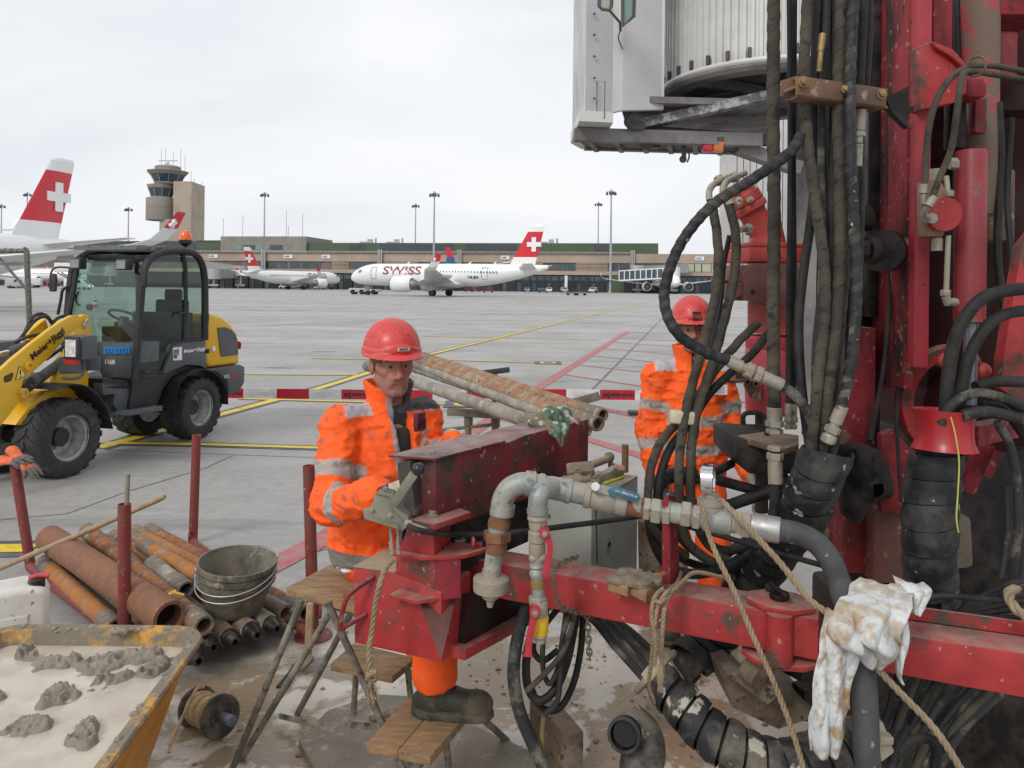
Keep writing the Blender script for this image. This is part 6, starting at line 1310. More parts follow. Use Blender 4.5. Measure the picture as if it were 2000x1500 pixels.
b=MB();a,c=P(1322,800,2.37),P(1312,832,2.37);q=[P(1313,803,2.345),P(1360,806,2.345),P(1357,832,2.345),P(1309,828,2.345)];b.ext(q,(0,.045,0));b.build('tape_wrap',mat('cream tape',(.55,.48,.34),.6,col2=(.42,.36,.26),sc=14,bump=.4),rig,bevel=.008,seg=3)
# vertical hose bank
bank=[([(1512,-60,2.3),(1510,200,2.3),(1512,420,2.3),(1510,620,2.3),(1513,820,2.3)],.0185,M_hoseb,1),([(1541,-60,2.35),(1543,300,2.35),(1540,600,2.35),(1539,812,2.35)],.0075,M_hose,1),([(1551,-60,2.4),(1548,300,2.4),(1549,500,2.4),(1548,812,2.4)],.0105,M_hose,1),
        ([(1580,-60,2.15),(1574,60,2.15),(1570,170,2.15),(1578,280,2.15),(1594,400,2.15),(1608,500,2.15),(1612,600,2.15),(1600,720,2.15),(1588,840,2.15),(1580,920,2.18)],.0148,M_hoseb,0),
        ([(1600,-60,2.2),(1594,80,2.2),(1590,200,2.2),(1592,330,2.22),(1585,420,2.24),(1568,540,2.26),(1560,640,2.25),(1566,760,2.22),(1582,880,2.22)],.0135,M_hose,0),
        ([(1617,-60,2.18),(1613,90,2.18),(1605,180,2.18),(1603,300,2.19),(1606,420,2.2),(1604,560,2.2),(1592,700,2.2),(1594,860,2.2)],.0105,M_hosem,0),
        ([(1645,-60,2.15),(1640,100,2.15),(1637,220,2.15),(1640,330,2.15),(1641,470,2.15),(1634,620,2.15),(1618,760,2.15),(1602,900,2.18)],.016,M_hoseb,0),
        ([(1628,-60,2.2),(1628,150,2.2),(1624,350,2.2),(1624,500,2.2),(1618,640,2.2),(1606,780,2.2),(1590,900,2.2)],.0125,M_hose,0),
        ([(1672,-60,2.12),(1664,60,2.12),(1660,190,2.12),(1662,330,2.12),(1668,450,2.12),(1673,560,2.12),(1668,660,2.12),(1655,750,2.12),(1640,800,2.12)],.0145,M_hosem,0),
        ([(1690,-60,2.22),(1685,60,2.22),(1679,180,2.22),(1680,260,2.25)],.0125,M_hose,0),
        ([(1655,-60,2.24),(1650,120,2.24),(1652,300,2.24),(1655,480,2.24),(1642,640,2.24),(1638,760,2.22),(1622,900,2.22)],.0125,M_hoseb,0),
        ([(1700,-60,2.26),(1696,100,2.26),(1690,180,2.26)],.011,M_hose,0)]
for px,r,m,ft_ in bank:
    h=hose(px,r,m,fit1=False)
    if ft_:a=P(*px[-1]);fitting(a+Z(.0),Vector((0,0,1)),r,h)
    if m is M_hosem and r>.014:wraps(px,r*1.01,h,M_spir,.045)
    elif m is M_hoseb:wraps(px,r*1.0,h,M_hoseb,.06)
b=MB();a,c=P(1645,793,2.12),P(1612,872,2.14);t_=(c-a).normalized();b.lathe([(.0175,0),(.018,.05),(.0135,.052),(.0135,.06),(.018,.062),(.018,.08),(.013,.082),(.019,.09),(.019,.108),(.016,.11)],a,t_,18);b.hexnut(a+t_*.072,t_,.022,.018);b.hexnut(a+t_*.1,t_,.021,.022);b.build('hose_coupling',M_zinc,rig)
b=MB();b.cyl(P(1681,215,2.2),P(1678,255,2.2),.0155);b.cyl(P(1678,255,2.2),P(1676,280,2.2),.012);b.hexnut(P(1678,262,2.2),(0,0,1),.018,.016);b.cyl(P(1676,282,2.2),P(1674,325,2.2),.0135);b.build('hose_coupling',M_zinc,rig)
b=MB();b.cyl(P(1607,66,2.14),P(1603,100,2.14),.0095);b.cyl(P(1603,100,2.14),P(1600,140,2.14),.0075);b.build('hose_coupling',M_brass,rig)
rnd=random.Random(5)
for k in range(9):
    x=1598+k*11;D=2.3+.07*(k%3);j=[rnd.uniform(-9,9)for _ in range(6)];x2=1600+(x-1600)*.35
    hose([(x+6,-60,D),(x+3,120,D),(x-4+j[1]*.4,260,D),(x+j[2],420,D),(x-6+j[3],580,D),((x+x2)/2+j[4],720,D-.03),(x2,880,D-.08)],.0095+.003*(k%2),(M_hose,M_hose,M_hoseb)[k%3],k=6,n=10)
# clamp channel
c0,c1=P(1556,168,2.07),P(1728,192,2.2);b=MB();t_=(c1-c0).normalized();up_=Vector((0,0,1))-t_*t_.z
b.beam(c0,c1,.012,.05);b.beam(c0+up_*.025+Vector((0,.03,0)),c1+up_*.025+Vector((0,.03,0)),.06,.006);b.beam(c0-up_*.025+Vector((0,.03,0)),c1-up_*.025+Vector((0,.03,0)),.06,.006)
b.ext(ppoly([(1524,158),(1556,148),(1556,190),(1524,188)],2.1),(0,.004,0));b.build('hose_clamp',M_brown,rig,bevel=.001)
b=MB();b.cyl(P(1530,180,2.09),P(1556,170,2.09),.0055);b.bolt(P(1569,160,2.06),(0,-1,.0),.010);b.bolt(P(1650,174,2.12),(0,-1,0),.008);b.bolt(P(1722,184,2.18),(0,-1,0),.010);each(b,'bolt',M_brass,rig)
b=MB();b.ext(ppoly([(1730,190),(1775,168),(1775,250),(1745,222)],2.35),(0,.03,0));b.beam(P(1690,200,2.25),P(1775,215,2.6),.03,.02);b.build('clamp_arm',M_black,rig)
# fitting plate under hoses
b=MB();b.ext([PZ(1440,850,1.42),PZ(1530,876,1.42),PZ(1560,868,1.42),PZ(1560,850,1.42),PZ(1500,842,1.42)],(0,0,-.02));b.build('fitting_plate',M_brown,rig,bevel=.002)
b=MB();b.ext(ppoly([(1440,858),(1560,862),(1560,925),(1500,930),(1462,925),(1440,900)],2.45),(0,.3,0));b.build('manifold_block',M_black,rig,bevel=.006)
h=hose([(1514,878,2.28),(1515,940,2.28),(1512,1000,2.3),(1500,1050,2.35)],.0165);fitting(P(1514,898,2.28),Vector((0,0,-1)),.0165,h)
b=MB();b.cyl(P(1514,905,2.28),P(1515,943,2.28),.0215);b.hexnut(P(1514,892,2.28),(0,0,1),.024,.02);b.build('hose_coupling',M_zinc,rig)
hose([(1452,830,2.5),(1452,812,2.5),(1465,806,2.5),(1490,812,2.5),(1498,850,2.5)],.008)
# ---------------- rotary drive ----------------
DR=2.95
def vc(mb,x0,x1,y0,y1,D,n=28,x2=None):
    r=(x1-x0)/2/FP*D;a,c=P((x0+x1)/2,y0,D),P((x0+x1)/2 if x2 is None else x2,y1,D);mb.cyl(a,c,r,n=n)
b=MB();vc(b,1462,1552,476,560,DR);vc(b,1462,1560,590,650,DR);b.build('gear_case',M_coral,rig)
b=MB();b.box(P(1492,500,DR),(.24,.22,.055),.2);b.box(P(1492,481,DR),(.22,.2,.018),.2);b.build('flange',M_coral,rig,bevel=.006)
b=MB();a,c=P(1452,385,DR),P(1492,455,DR);tx=(c-a).normalized();b.lathe([(.05,-.055),(.06,-.04),(.06,-.01),(.068,-.008),(.068,.03),(.062,.032),(.07,.036),(.07,.06),(.055,.065),(.05,.12),(.062,.2)],a,tx,8);b.build('hydraulic_motor',M_coral,rig,bevel=.004)
b=MB();b.tube([P(1490,430,DR),P(1498,455,DR),P(1500,480,DR)],[.065,.06,.068],24);b.build('motor_neck',M_coral,rig)
for x,y in((1443,391),(1465,390),(1468,358),(1444,398),(1437,370)):b=MB();b.bolt(P(x,y,DR-.075),(-.2,-1,.2),.009);b.build('bolt',M_zinc,rig)
b=MB();b.tube(spline([P(1386,392,2.5),P(1385,375,2.52),P(1392,362,2.55),P(1405,354,2.6),P(1425,345,2.7)],5),.011,10);b.hexnut(P(1405,352,2.62),(1,.3,.35),.019,.025);b.tube(spline([P(1414,392,2.5),P(1412,370,2.52),P(1420,354,2.6),P(1440,345,2.7),P(1455,338,2.75)],5),.011,10);b.hexnut(P(1435,346,2.68),(1,.3,.25),.019,.025);b.cyl(P(1419,370,2.5),P(1427,400,2.49),.017);b.build('elbow_fitting',M_zinc,rig)
b=MB();b.tube([P(1443,450,2.8),P(1455,446,2.85),P(1466,450,2.88)],.012,10);b.hexnut(P(1462,448,2.86),(1,.2,0),.022,.02);b.build('elbow_fitting',M_zinc,rig)
b=MB();b.ext(ppoly([(1430,544),(1444,518),(1470,518),(1470,583),(1448,588),(1448,552),(1430,548)],2.78),(0,.3,0));b.ext(ppoly([(1453,530),(1470,514),(1560,514),(1560,598),(1510,598),(1455,586)],2.76),(0,.05,0));b.ext(ppoly([(1437,552),(1458,552),(1458,586),(1450,584),(1450,576),(1437,584)],2.77),(0,.2,0));b.build('gearbox_bracket',mat('bracket maroon',(.11,.035,.032),.6,col2=(.17,.07,.06),sc=8,bump=.15),rig,bevel=.002)
b=MB();b.cyl(P(1470,570,2.762),P(1470,570,2.758),.009);b.build('bolt_hole',M_hollow,rig)
b=MB()
for k in range(12):a=math.pi*(1+k/12);c=P(1508,620,DR);p=c+Vector((math.cos(a)*.098,math.sin(a)*.098,0));b.beam(p-Z(.058),p+Z(.058),.012,.01)
b.build('cooling_rib',mat('rib dark red',(.2,.012,.016),.5),rig)
b=MB();a=P(1505,655,DR);b.lathe([(.085,0),(.093,-.01),(.093,-.045),(.09,-.05),(.093,-.055),(.093,-.22),(.09,-.29),(.08,-.3)],a,(0,0,1),36);b.build('swivel_cylinder',mat('swivel red',(.42,.04,.055),.42,col2=(.25,.05,.05),sc=6,th=(.55,.7),col3=(.09,.05,.04),sc3=40,th3=(.66,.7)),rig)
for x,y,w_,h_ in((1503,752,.0,0),):pass
b=MB();c=P(1478,755,DR-.1);b.ext(ppoly([(1455,742),(1478,738),(1486,745),(1486,775),(1480,783),(1468,778),(1455,755)],DR-.1),(0,.02,0));b.lathe([(.012,0),(.014,-.012),(.007,-.013),(.006,0)],P(1459,745,DR-.1),(0,1,0));b.lathe([(.012,0),(.014,-.012),(.007,-.013),(.006,0)],P(1475,749,DR-.1),(0,1,0));b.hexnut(P(1478,775,DR-.11),(0,1,0),.018,.025);b.build('port_block',M_brown,rig)
b=MB();q=[P(1452,728,2.75),P(1430,728,2.74),P(1416,733,2.72),P(1416,741,2.72),P(1430,745,2.74),P(1452,743,2.75)];b.tube(spline(q,4),.0065,8);b.cyl(P(1440,712,2.74),P(1440,730,2.74),.006);b.box(P(1447,733,2.78),(.05,.05,.03));b.build('shackle',M_brown,rig)
b=MB();vc(b,1475,1500,800,1000,DR);b.build('drill_string',M_black,rig)
# ---------------- mast ----------------
def vbox(name,x0,x1,y0,y1,D,dep,m,bev=.004,x0b=None,x1b=None):
    a,c=P(x0,y0,D),P(x1,y0,D);zt,zb_=P((x0+x1)/2,y0,D).z,P((x0+x1)/2,y1,D).z;b=MB();b.box(((a.x+c.x)/2,D+dep/2,(zt+zb_)/2),(c.x-a.x,dep,zt-zb_));return b.build(name,m,rig,bevel=bev)
vbox('guide_rail',1701,1723,-80,620,2.85,.12,M_black)
vbox('rail_strip',1690,1700,-80,430,2.8,.02,mat('blue grey steel',(.16,.17,.2),.5,col2=(.1,.1,.12),sc=10))
vbox('mast_web',1722,1778,-80,760,2.9,.05,M_rigm)
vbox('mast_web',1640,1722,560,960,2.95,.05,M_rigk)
vbox('mast_column',1656,1712,640,1120,2.78,.16,M_rigm,.006)
vbox('mast_flange',1775,1792,-80,760,2.66,.25,M_rigm)
vbox('mast_column',1792,1824,-80,720,2.62,.3,mat('lit mast red',(.38,.03,.042),.5,col2=(.24,.028,.035),sc=3,th=(.4,.7),col3=(.08,.04,.035),sc3=30,th3=(.66,.72),bump=.1),.01)  # same mast paint in its lit tone, the brightness put into the colour
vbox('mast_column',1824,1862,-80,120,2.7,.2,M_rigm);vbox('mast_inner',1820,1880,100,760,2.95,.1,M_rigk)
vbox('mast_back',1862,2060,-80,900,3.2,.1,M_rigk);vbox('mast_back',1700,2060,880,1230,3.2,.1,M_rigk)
b=MB();b.ext(ppoly([(1793,92),(1822,80),(1836,92),(1862,96),(1890,128),(1888,180),(1865,200),(1798,214)],2.58),(0,.06,0));b.ext(ppoly([(1822,80),(1862,96),(1892,130),(1880,130),(1855,108),(1828,92)],2.56),(0,.04,0));b.build('gusset',M_rig,rig,bevel=.004)
b=MB();r_=.066;a,c=P(1915,-80,2.85),P(1918,420,2.85);b.cyl(a,Vector((a.x,a.y,c.z)),r_,n=32);b.build('round_column',mat('column mud on red',(.40,.05,.06),.6,col2=(.17,.125,.095),sc=6,th=(.44,.5),bump=.35),rig)
vbox('cross_member',1945,2060,-80,28,2.8,.2,M_rigm);vbox('cross_member',1925,2060,165,215,2.95,.15,M_rigk)
b=MB();b.ext(ppoly([(1996,480),(2060,400),(2060,830),(1955,760),(1960,700)],2.5),(0,.05,0));b.build('side_plate',M_rig,rig,bevel=.003)
b=MB();a=P(1897,300,2.58);e_=P(1897,628,2.58);b.lathe([(.02,.012),(.044,.01),(.048,.0),(.048,-(a.z-e_.z)),(.04,-(a.z-e_.z)-.005),(.02,-(a.z-e_.z)-.006)],Vector((a.x,a.y,a.z)),(0,0,1),36);b.build('feed_cylinder',mat('cylinder pink red',(.27,.03,.038),.45,col2=(.18,.03,.035),sc=5,th=(.45,.7),col3=(.15,.1,.08),sc3=22,th3=(.64,.72)),rig)
b=MB();b.cyl(P(1897,628,2.58),P(1893,790,2.58),.022);b.build('cylinder_rod',mat('rod steel',(.2,.21,.25),.3,.6),rig)
b=MB();b.ext(ppoly([(1812,352),(1838,350),(1850,380),(1850,440),(1842,462),(1812,462)],2.5),(0,.07,0));b.build('valve_block',mat('valve block',(.22,.12,.08),.55,col2=(.3,.18,.1),sc=9,dust=(.3,.25,.2)),rig,bevel=.003)
b=MB();b.cyl(P(1846,418,2.47),P(1836,418,2.5),.055,n=28);b.build('round_cover',M_rig,rig)
b=MB();b.hexnut(P(1817,427,2.48),(0,1,0),.02,.03);b.cyl(P(1852,460,2.5),P(1848,575,2.5),.0085);b.hexnut(P(1847,572,2.5),(0,0,1),.016,.02);b.tube([P(1847,578,2.5),P(1850,590,2.5),P(1866,590,2.52)],.014,10);b.cyl(P(1848,345,2.52),P(1851,378,2.5),.009);b.hexnut(P(1853,378,2.5),(0,0,1),.016,.02);b.hexnut(P(1862,320,2.54),(1,0,0),.02,.025);b.cyl(P(1827,330,2.52),P(1827,352,2.52),.018);b.cyl(P(1830,465,2.52),P(1830,490,2.52),.018);each(b,'pipe_fitting',M_zinc,rig)
hose([(1806,362,2.4),(1808,310,2.4),(1816,240,2.4),(1832,190,2.4),(1858,152,2.4),(1895,130,2.42),(1950,130,2.5),(2040,148,2.6)],.010,M_hoseb,fit0=False);hose([(1820,388,2.38),(1836,345,2.38),(1858,290,2.38),(1869,220,2.38),(1877,160,2.38),(1890,140,2.4),(1945,146,2.48),(2040,162,2.6)],.010,M_hoseb)
b=MB();b.cyl(P(1804,360,2.4),P(1803,378,2.4),.0125);b.tube([P(1803,378,2.4),P(1804,395,2.4),P(1812,402,2.42)],.009,8);b.cyl(P(1824,385,2.38),P(1812,403,2.38),.013);b.tube([P(1812,403,2.38),P(1804,418,2.4),P(1814,427,2.44)],.009,8);b.build('hose_coupling',M_zinc,rig)
b=MB();b.torus(P(1907,130,2.4),(1,.5,0),.03,.004,20,6);b.build('hose_ring',M_brown,rig)
vbox('hose_saddle',1880,1930,150,190,2.62,.1,M_rigm,.015);vbox('link_plate',1860,1890,190,290,2.72,.06,M_black,.01);vbox('link_plate',1905,1930,190,260,2.7,.05,M_rigd,.01)
for x,y in((1752,155),(1760,260),(1752,330)):
    b=MB();b.hexnut(P(x,y,2.86),(0,1,0),.018,.04);b.cyl(P(x,y,2.84),P(x,y,2.8),.012);b.build('bolt',M_black,rig)
b=MB();b.cyl(P(1722,490,2.6),P(1738,488,2.8),.07,n=24);b.cyl(P(1695,488,2.62),P(1712,488,2.62),.045);b.hexnut(P(1686,486,2.6),(1,-.3,0),.03,.04);b.ball(P(1690,425,2.7),(.035,.03,.05));b.build('roller',M_black,rig)
b=MB();b.ext(ppoly([(1610,838),(1655,842),(1665,855),(1650,868),(1610,872)],2.5),(0,.2,0));b.build('ledge_plate',M_brown,rig,bevel=.003)
for k in range(14):
    b=MB();b.bolt(P(1784-k*.5,40+k*52,2.655),(0,-1,0),.0075);b.build('bolt',M_brown,rig)
for px,r in(([(1735,-60,2.8),(1738,150,2.8),(1733,330,2.8),(1740,520,2.78),(1728,700,2.7),(1700,860,2.6)],.008),([(1748,-60,2.82),(1745,240,2.82),(1752,460,2.8),(1760,640,2.75),(1752,820,2.7),(1760,980,2.6)],.006),([(1868,-60,2.9),(1872,200,2.85),(1866,420,2.85),(1872,620,2.8),(1850,800,2.7)],.012),([(1950,200,2.8),(1955,330,2.8),(1948,500,2.75),(1965,640,2.7),(1940,760,2.6)],.014),([(1975,230,2.7),(1968,400,2.7),(1985,560,2.6),(2010,640,2.6)],.011)):hose(px,r,M_hose)
vbox('stiffener',1722,1778,300,312,2.88,.05,M_rigm,.002);vbox('stiffener',1722,1778,560,572,2.88,.05,M_rigm,.002);vbox('link_box',1945,1990,60,150,2.85,.1,M_rigd,.01);vbox('valve_bank',1930,1985,330,470,2.95,.12,M_brown,.01)
# lower body of the rig
vbox('mast_foot',1708,1800,900,1140,2.72,.25,mat('dusty red',(.17,.05,.045),.75,col2=(.12,.07,.06),sc=5,col3=(.28,.2,.16),sc3=25,th3=(.6,.7),bump=.2),.008)
b=MB();b.ext(ppoly([(1722,850),(1745,838),(1772,870),(1800,890),(1800,1010),(1722,1000)],2.7),(0,.04,0));b.build('gusset',M_rigm,rig,bevel=.003)
b=MB();b.ext(ppoly([(1640,1030),(1900,1010),(1905,1110),(1800,1125),(1740,1110),(1640,1080)],2.9),(0,.5,0));b.build('track_frame',mat('caked frame',(.15,.12,.09),.85,col2=(.2,.16,.12),sc=6,bump=.8),rig,bevel=.02)
b=MB();b.box((2.2,3.5,.8),(1.2,.7,.9));b.box((2.1,3.3,.3),(1.3,.8,.5));b.build('undercarriage',M_black,rig,bevel=.03)
b=MB();b.box((2.6,3.9,1.9),(1.2,.8,3.6));b.build('power_pack',M_rigk,rig,bevel=.03)
# red ring arc left of the funnel
b=MB();c=P(1880,790,2.75);q=[c+Vector((math.cos(a)*.215,0,math.sin(a)*.215))for a in[R(100+k*8)for k in range(20)]]
for k in range(len(q)-1):
    p0,p1=q[k],q[k+1];n0,n1=(p0-c).normalized(),(p1-c).normalized();b.hexa([p0,p1,p1-n1*.04,p0-n0*.04]+[p+Vector((0,.06,0))for p in(p0,p1,p1-n1*.04,p0-n0*.04)])
b.build('ring_guard',M_rig,rig)
b=MB();b.cyl(P(1905,800,2.9),P(1905,800,2.84),.17,n=36);b.build('hub_disc',M_rigk,rig)
for k in range(8):a=R(90+k*24);p=c+Vector((math.cos(a)*.16,.06,math.sin(a)*.16));b=MB();b.bolt(p,(0,-1,0),.01);b.build('bolt',M_brown,rig)
b=MB();b.ball(P(1848,705,2.6),.028,16,10);b.ball(P(1900,705,2.62),.024,16,10);b.ball(P(1918,725,2.62),.03,16,10);each(b,'rod_end',M_coral,rig)
# funnel, guard and hoses at the right
fa=P(1845,800,2.3);b=MB();b.lathe([(.088,.0),(.086,.0),(.076,-.03),(.0745,-.07),(.078,-.1),(.088,-.118),(.0905,-.118),(.081,-.098),(.0775,-.07),(.079,-.03),(.09,.0)],fa,(.03,.06,1),44,closed=True);b.build('hose_funnel',mat('funnel red',(.38,.016,.022),.4,col2=(.24,.02,.025),sc=6,th=(.5,.75),coat=.2),rig)
b=MB();b.beam(P(1895,850,2.35),P(2040,820,2.6),.05,.06);b.build('funnel_arm',M_rigm,rig)
gp=[(1832,872,2.34),(1822,940,2.34),(1816,1020,2.34),(1815,1100,2.36),(1822,1180,2.4)]
h=hose(gp,.058,M_hose,name='hose_bundle');b=MB();b.ribbon(pix(gp),.068,.072,.068,.006,26,jitter=.004);b.build('spiral_guard',M_spir,h,smooth=50)
for px,r,m in(([(1843,885,2.3),(1848,780,2.28),(1858,690,2.26),(1885,620,2.25),(1935,575,2.25),(2040,560,2.3)],.0185,M_hose),([(1868,870,2.32),(1876,780,2.3),(1892,700,2.3),(1925,640,2.3),(1970,612,2.3),(2040,605,2.35)],.017,M_hose),
                 ([(1838,830,2.24),(1860,790,2.24),(1905,768,2.24),(1960,778,2.24),(2040,812,2.26)],.0145,M_hosem),([(1878,812,2.22),(1920,804,2.22),(1970,812,2.24),(2040,830,2.3)],.017,M_hosem),([(1905,756,2.3),(1950,745,2.32),(2040,748,2.35)],.017,M_hose),
                 ([(1948,826,2.22),(1972,870,2.24),(1986,940,2.25),(1988,1040,2.25),(1975,1120,2.28)],.0125,M_hosem),([(1915,790,2.28),(1960,800,2.28),(2000,850,2.3),(2040,900,2.3)],.014,M_hose)):hose(px,r,m)
hose([(1857,815,2.2),(1866,850,2.2),(1873,900,2.2),(1871,960,2.2),(1868,1010,2.2),(1872,1040,2.2)],.0022,mat('yellow string',(.5,.5,.1),.6),name='string')
b=MB();b.beam(P(1885,960,2.6),P(1925,865,2.6),.03,.05);b.beam(P(1925,930,2.55),P(1948,880,2.55),.02,.03);b.build('support_bar',M_rigm,rig)
# spiral guarded bundle from the bank down behind the beam
ga=[(1600,905,2.2),(1585,960,2.24),(1560,1010,2.32),(1522,1065,2.45),(1478,1125,2.56),(1430,1190,2.62),(1385,1255,2.64),(1330,1305,2.6)]
h=hose(ga,.052,M_hosem,name='hose_bundle')
b=MB();b.ribbon(pix([(1622,868,2.17),(1608,900,2.18)]+ga[1:]),.064,.062,.056,.006,26,jitter=.005);b.build('spiral_guard',M_spir,h,smooth=50)
gb=[(1292,1322,2.35),(1322,1362,2.3),(1365,1412,2.25),(1430,1462,2.2),(1520,1495,2.18),(1620,1470,2.2),(1700,1440,2.25)]
h=hose(gb,.048,M_hosem,name='hose_bundle');b=MB();b.ribbon(pix(gb),.060,.058,.050,.005,26,jitter=.006);b.build('spiral_guard',M_spirm,h,smooth=50)
rnd=random.Random(11)
for k in range(9):
    f=k/8;hose([(1010+20*f,1168+rnd.uniform(-8,8),2.75),(1085+f*40,1180+rnd.uniform(-6,6),2.68),(1150+f*55,1205+f*10,2.6),(1200+f*55,1262-f*8,2.5),(1252+f*48,1320-f*18,2.42),(1290+f*45,1368-f*22,2.36),(1320+f*40,1400-f*10,2.32)],.0115,(M_hosem,M_hose,M_hoseb)[k%3],k=6,n=10)
b=MB();q=[P(1238,1320,2.33),P(1262,1290,2.3),P(1300,1278,2.3),P(1330,1290,2.34)];qs=spline(q,5);b.ribbon([P(1262,1298,2.4),P(1282,1322,2.38)],.082,.05,.035,.004,24);b.torus(P(1280,1312,2.4),P(1330,1370,2.36)-P(1270,1300,2.42),.08,.011,32,8);b.build('bundle_strap',mat('cream strap',(.36,.31,.22),.7,col2=(.25,.2,.14),sc=14),rig)
for k in range(7):
    f=k/6;hose([(880,1225+f*10-30*(k%2),2.75),(930,1205-14*(k%3),2.72),(990,1180-8*(k%3),2.7),(1060,1172+f*8,2.7),(1130,1190,2.72)],.013,(M_hose,M_hosem)[k==5],k=6,n=10)
b=MB();b.beam(P(895,1200,2.62),P(975,1150,2.66),.012,.035);b.build('cable_chain',M_lgry,rig)
# hanging coil under the beam
co=[([(1028,1185,2.5),(1012,1240,2.45),(1003,1310,2.42),(1012,1380,2.4),(1035,1440,2.4),(1062,1500,2.38),(1075,1540,2.36)],.0205,M_hosem),([(1060,1180,2.55),(1040,1230,2.5),(1028,1290,2.48),(1032,1345,2.46),(1055,1368,2.45),(1085,1345,2.46),(1108,1290,2.5),(1122,1220,2.55),(1128,1180,2.6)],.0135,M_hose),
      ([(1070,1180,2.5),(1062,1240,2.46),(1060,1300,2.45),(1072,1335,2.44),(1088,1310,2.44),(1098,1250,2.46),(1106,1190,2.5)],.0085,M_hosem),([(1125,1190,2.45),(1112,1240,2.43),(1095,1280,2.42),(1060,1320,2.42),(1028,1350,2.42)],.009,M_hoseb),
      ([(1118,1185,2.48),(1100,1240,2.46),(1095,1310,2.44),(1088,1370,2.43),(1064,1395,2.43)],.009,M_hosem),([(1095,1182,2.56),(1050,1240,2.52),(1042,1270,2.5),(1060,1290,2.5),(1090,1270,2.5)],.010,M_hose),
      ([(1140,1190,2.6),(1134,1270,2.56),(1118,1340,2.52),(1090,1385,2.5),(1055,1380,2.48),(1036,1340,2.48)],.011,M_hose),([(1062,1400,2.43),(1058,1450,2.42),(1062,1520,2.4)],.009,M_brass)]
for px,r,m in co:hose(px,r,m,name='hanging_hose')
# sagging hose loops in front of the second worker's legs
for px,r,m in(([(1268,1010,2.42),(1278,1060,2.44),(1310,1110,2.46),(1370,1120,2.48),(1440,1095,2.5),(1500,1040,2.5)],.0165,M_hose),([(1298,1000,2.5),(1330,1050,2.5),(1370,1085,2.52),(1420,1110,2.55),(1480,1105,2.55)],.016,M_hose),([(1350,1000,2.46),(1385,1060,2.5),(1425,1075,2.5),(1480,1060,2.5)],.014,M_hose),([(1430,905,2.6),(1400,920,2.55),(1370,935,2.5),(1330,940,2.5)],.014,M_hose),
                 ([(1392,935,2.5),(1440,948,2.52),(1500,965,2.55),(1560,990,2.6)],.017,M_hose),([(1400,995,2.48),(1450,978,2.5),(1505,958,2.5),(1540,930,2.5)],.019,M_hose),([(1420,1080,2.6),(1470,1050,2.6),(1540,1030,2.62)],.016,M_hosem)):hose(px,r,m)
px=[(1360,925,2.5),(1315,928,2.48),(1290,940,2.45),(1296,965,2.42),(1320,978,2.4),(1360,990,2.38)];h=hose(px,.018,M_hose);b=MB();b.ribbon(pix(px),.0195,.03,.028,.003,18);b.build('spiral_guard',M_spir,h)
# jack foot under the hinge
b=MB();b.cyl(P(1500,1290,2.2),P(1462,1320,2.25),.03);b.cyl(P(1458,1300,2.24),P(1485,1325,2.2),.038);b.build('jack_cylinder',M_woodm,rig)
b=MB();b.ext(ppoly([(1422,1320),(1448,1312),(1530,1350),(1500,1378)],2.25),(0,.1,-.012));b.ext(ppoly([(1412,1325),(1440,1318),(1500,1380),(1560,1372),(1600,1400),(1520,1425),(1430,1382)],2.4),(0,.25,0));b.build('jack_foot',M_woodm,rig,bevel=.004)
b=MB();b.beam(P(1540,1300,2.3),P(1700,1330,2.5),.1,.05);b.beam(P(1560,1370,2.5),P(1720,1330,2.6),.06,.1);b.build('jack_frame',M_black,rig)
# thin cables coiled right of the rag and under the beam
for k in range(16):
    f=k/15;hose([(2040,1130+75*f,2.15),(1975,1140+65*f,2.2),(1920,1165+40*f,2.25),(1880,1190+20*f,2.3),(1850,1225,2.35)],.0075 if k%3 else .010,(M_hose,M_hosem,M_hose)[k%3],k=5,n=8)
for k in range(18):
    f=k/17;hose([(1765+250*f,1260+45*f,2.15+.3*(k%3)/3),(1750+200*f,1330+30*f,2.12+.1*(k%3)),(1725+150*f,1420+12*f,2.08),(1690+130*f,1530,2.0)],.0105 if k%2 else .0085,(M_hose,M_hosem,M_hose,M_hoseb)[k%4],k=5,n=8)
for k in range(5):hose([(1965+k*9,950,2.4),(1968+k*8,1040,2.38),(1955+k*10,1130,2.35)],.009,(M_hosem,M_hose)[k%2],k=5,n=8)
hose([(1780,1172,2.05),(1840,1164,2.05),(1920,1170,2.05),(2040,1178,2.05)],.0075)
px=[(1760,1480,1.95),(1775,1450,1.95),(1810,1442,1.95),(1830,1465,1.95),(1822,1520,1.95)];h=hose(px,.011);b=MB();q=resample(spline(pix(px),6),.007)
for i,p in enumerate(q[1:-1]):b.torus(p,q[i+2]-q[i],.011,.0025,14,5)
b.build('corrugation',M_hose,h)
b=MB();b.ext([P(1705,1415,2.0),P(1725,1410,2.0),P(1748,1470,1.98),P(1722,1490,1.98)],(0,.03,0));b.box(P(1728,1442,1.98),(.035,.03,.02));b.build('strap_buckle',mat('cream plastic',(.4,.36,.27),.5),rig,bevel=.004)
# loose elbow at the bottom
el=thing('hose_elbow',P(1225,1500,2.25),'black mud splashed hose elbow with an open round mouth at the bottom','hose elbow')
b=MB();b.tube(spline(pix([(1245,1555,2.2),(1252,1500,2.2),(1258,1465,2.22),(1250,1435,2.27),(1228,1415,2.3)]),6),.062,24);b.build('elbow_body',M_spirm,el,smooth=60)
b=MB();b.lathe([(.047,0),(.047,.03),(.038,.032),(.036,.01),(.034,-.02)],P(1222,1432,2.18),(-.35,-1,.35),32,closed=False);b.build('open_mouth',M_spir,el);b=MB();b.cyl(P(1222,1432,2.165),P(1222,1432,2.155),.034);b.build('mouth_dark',M_hollow,el)
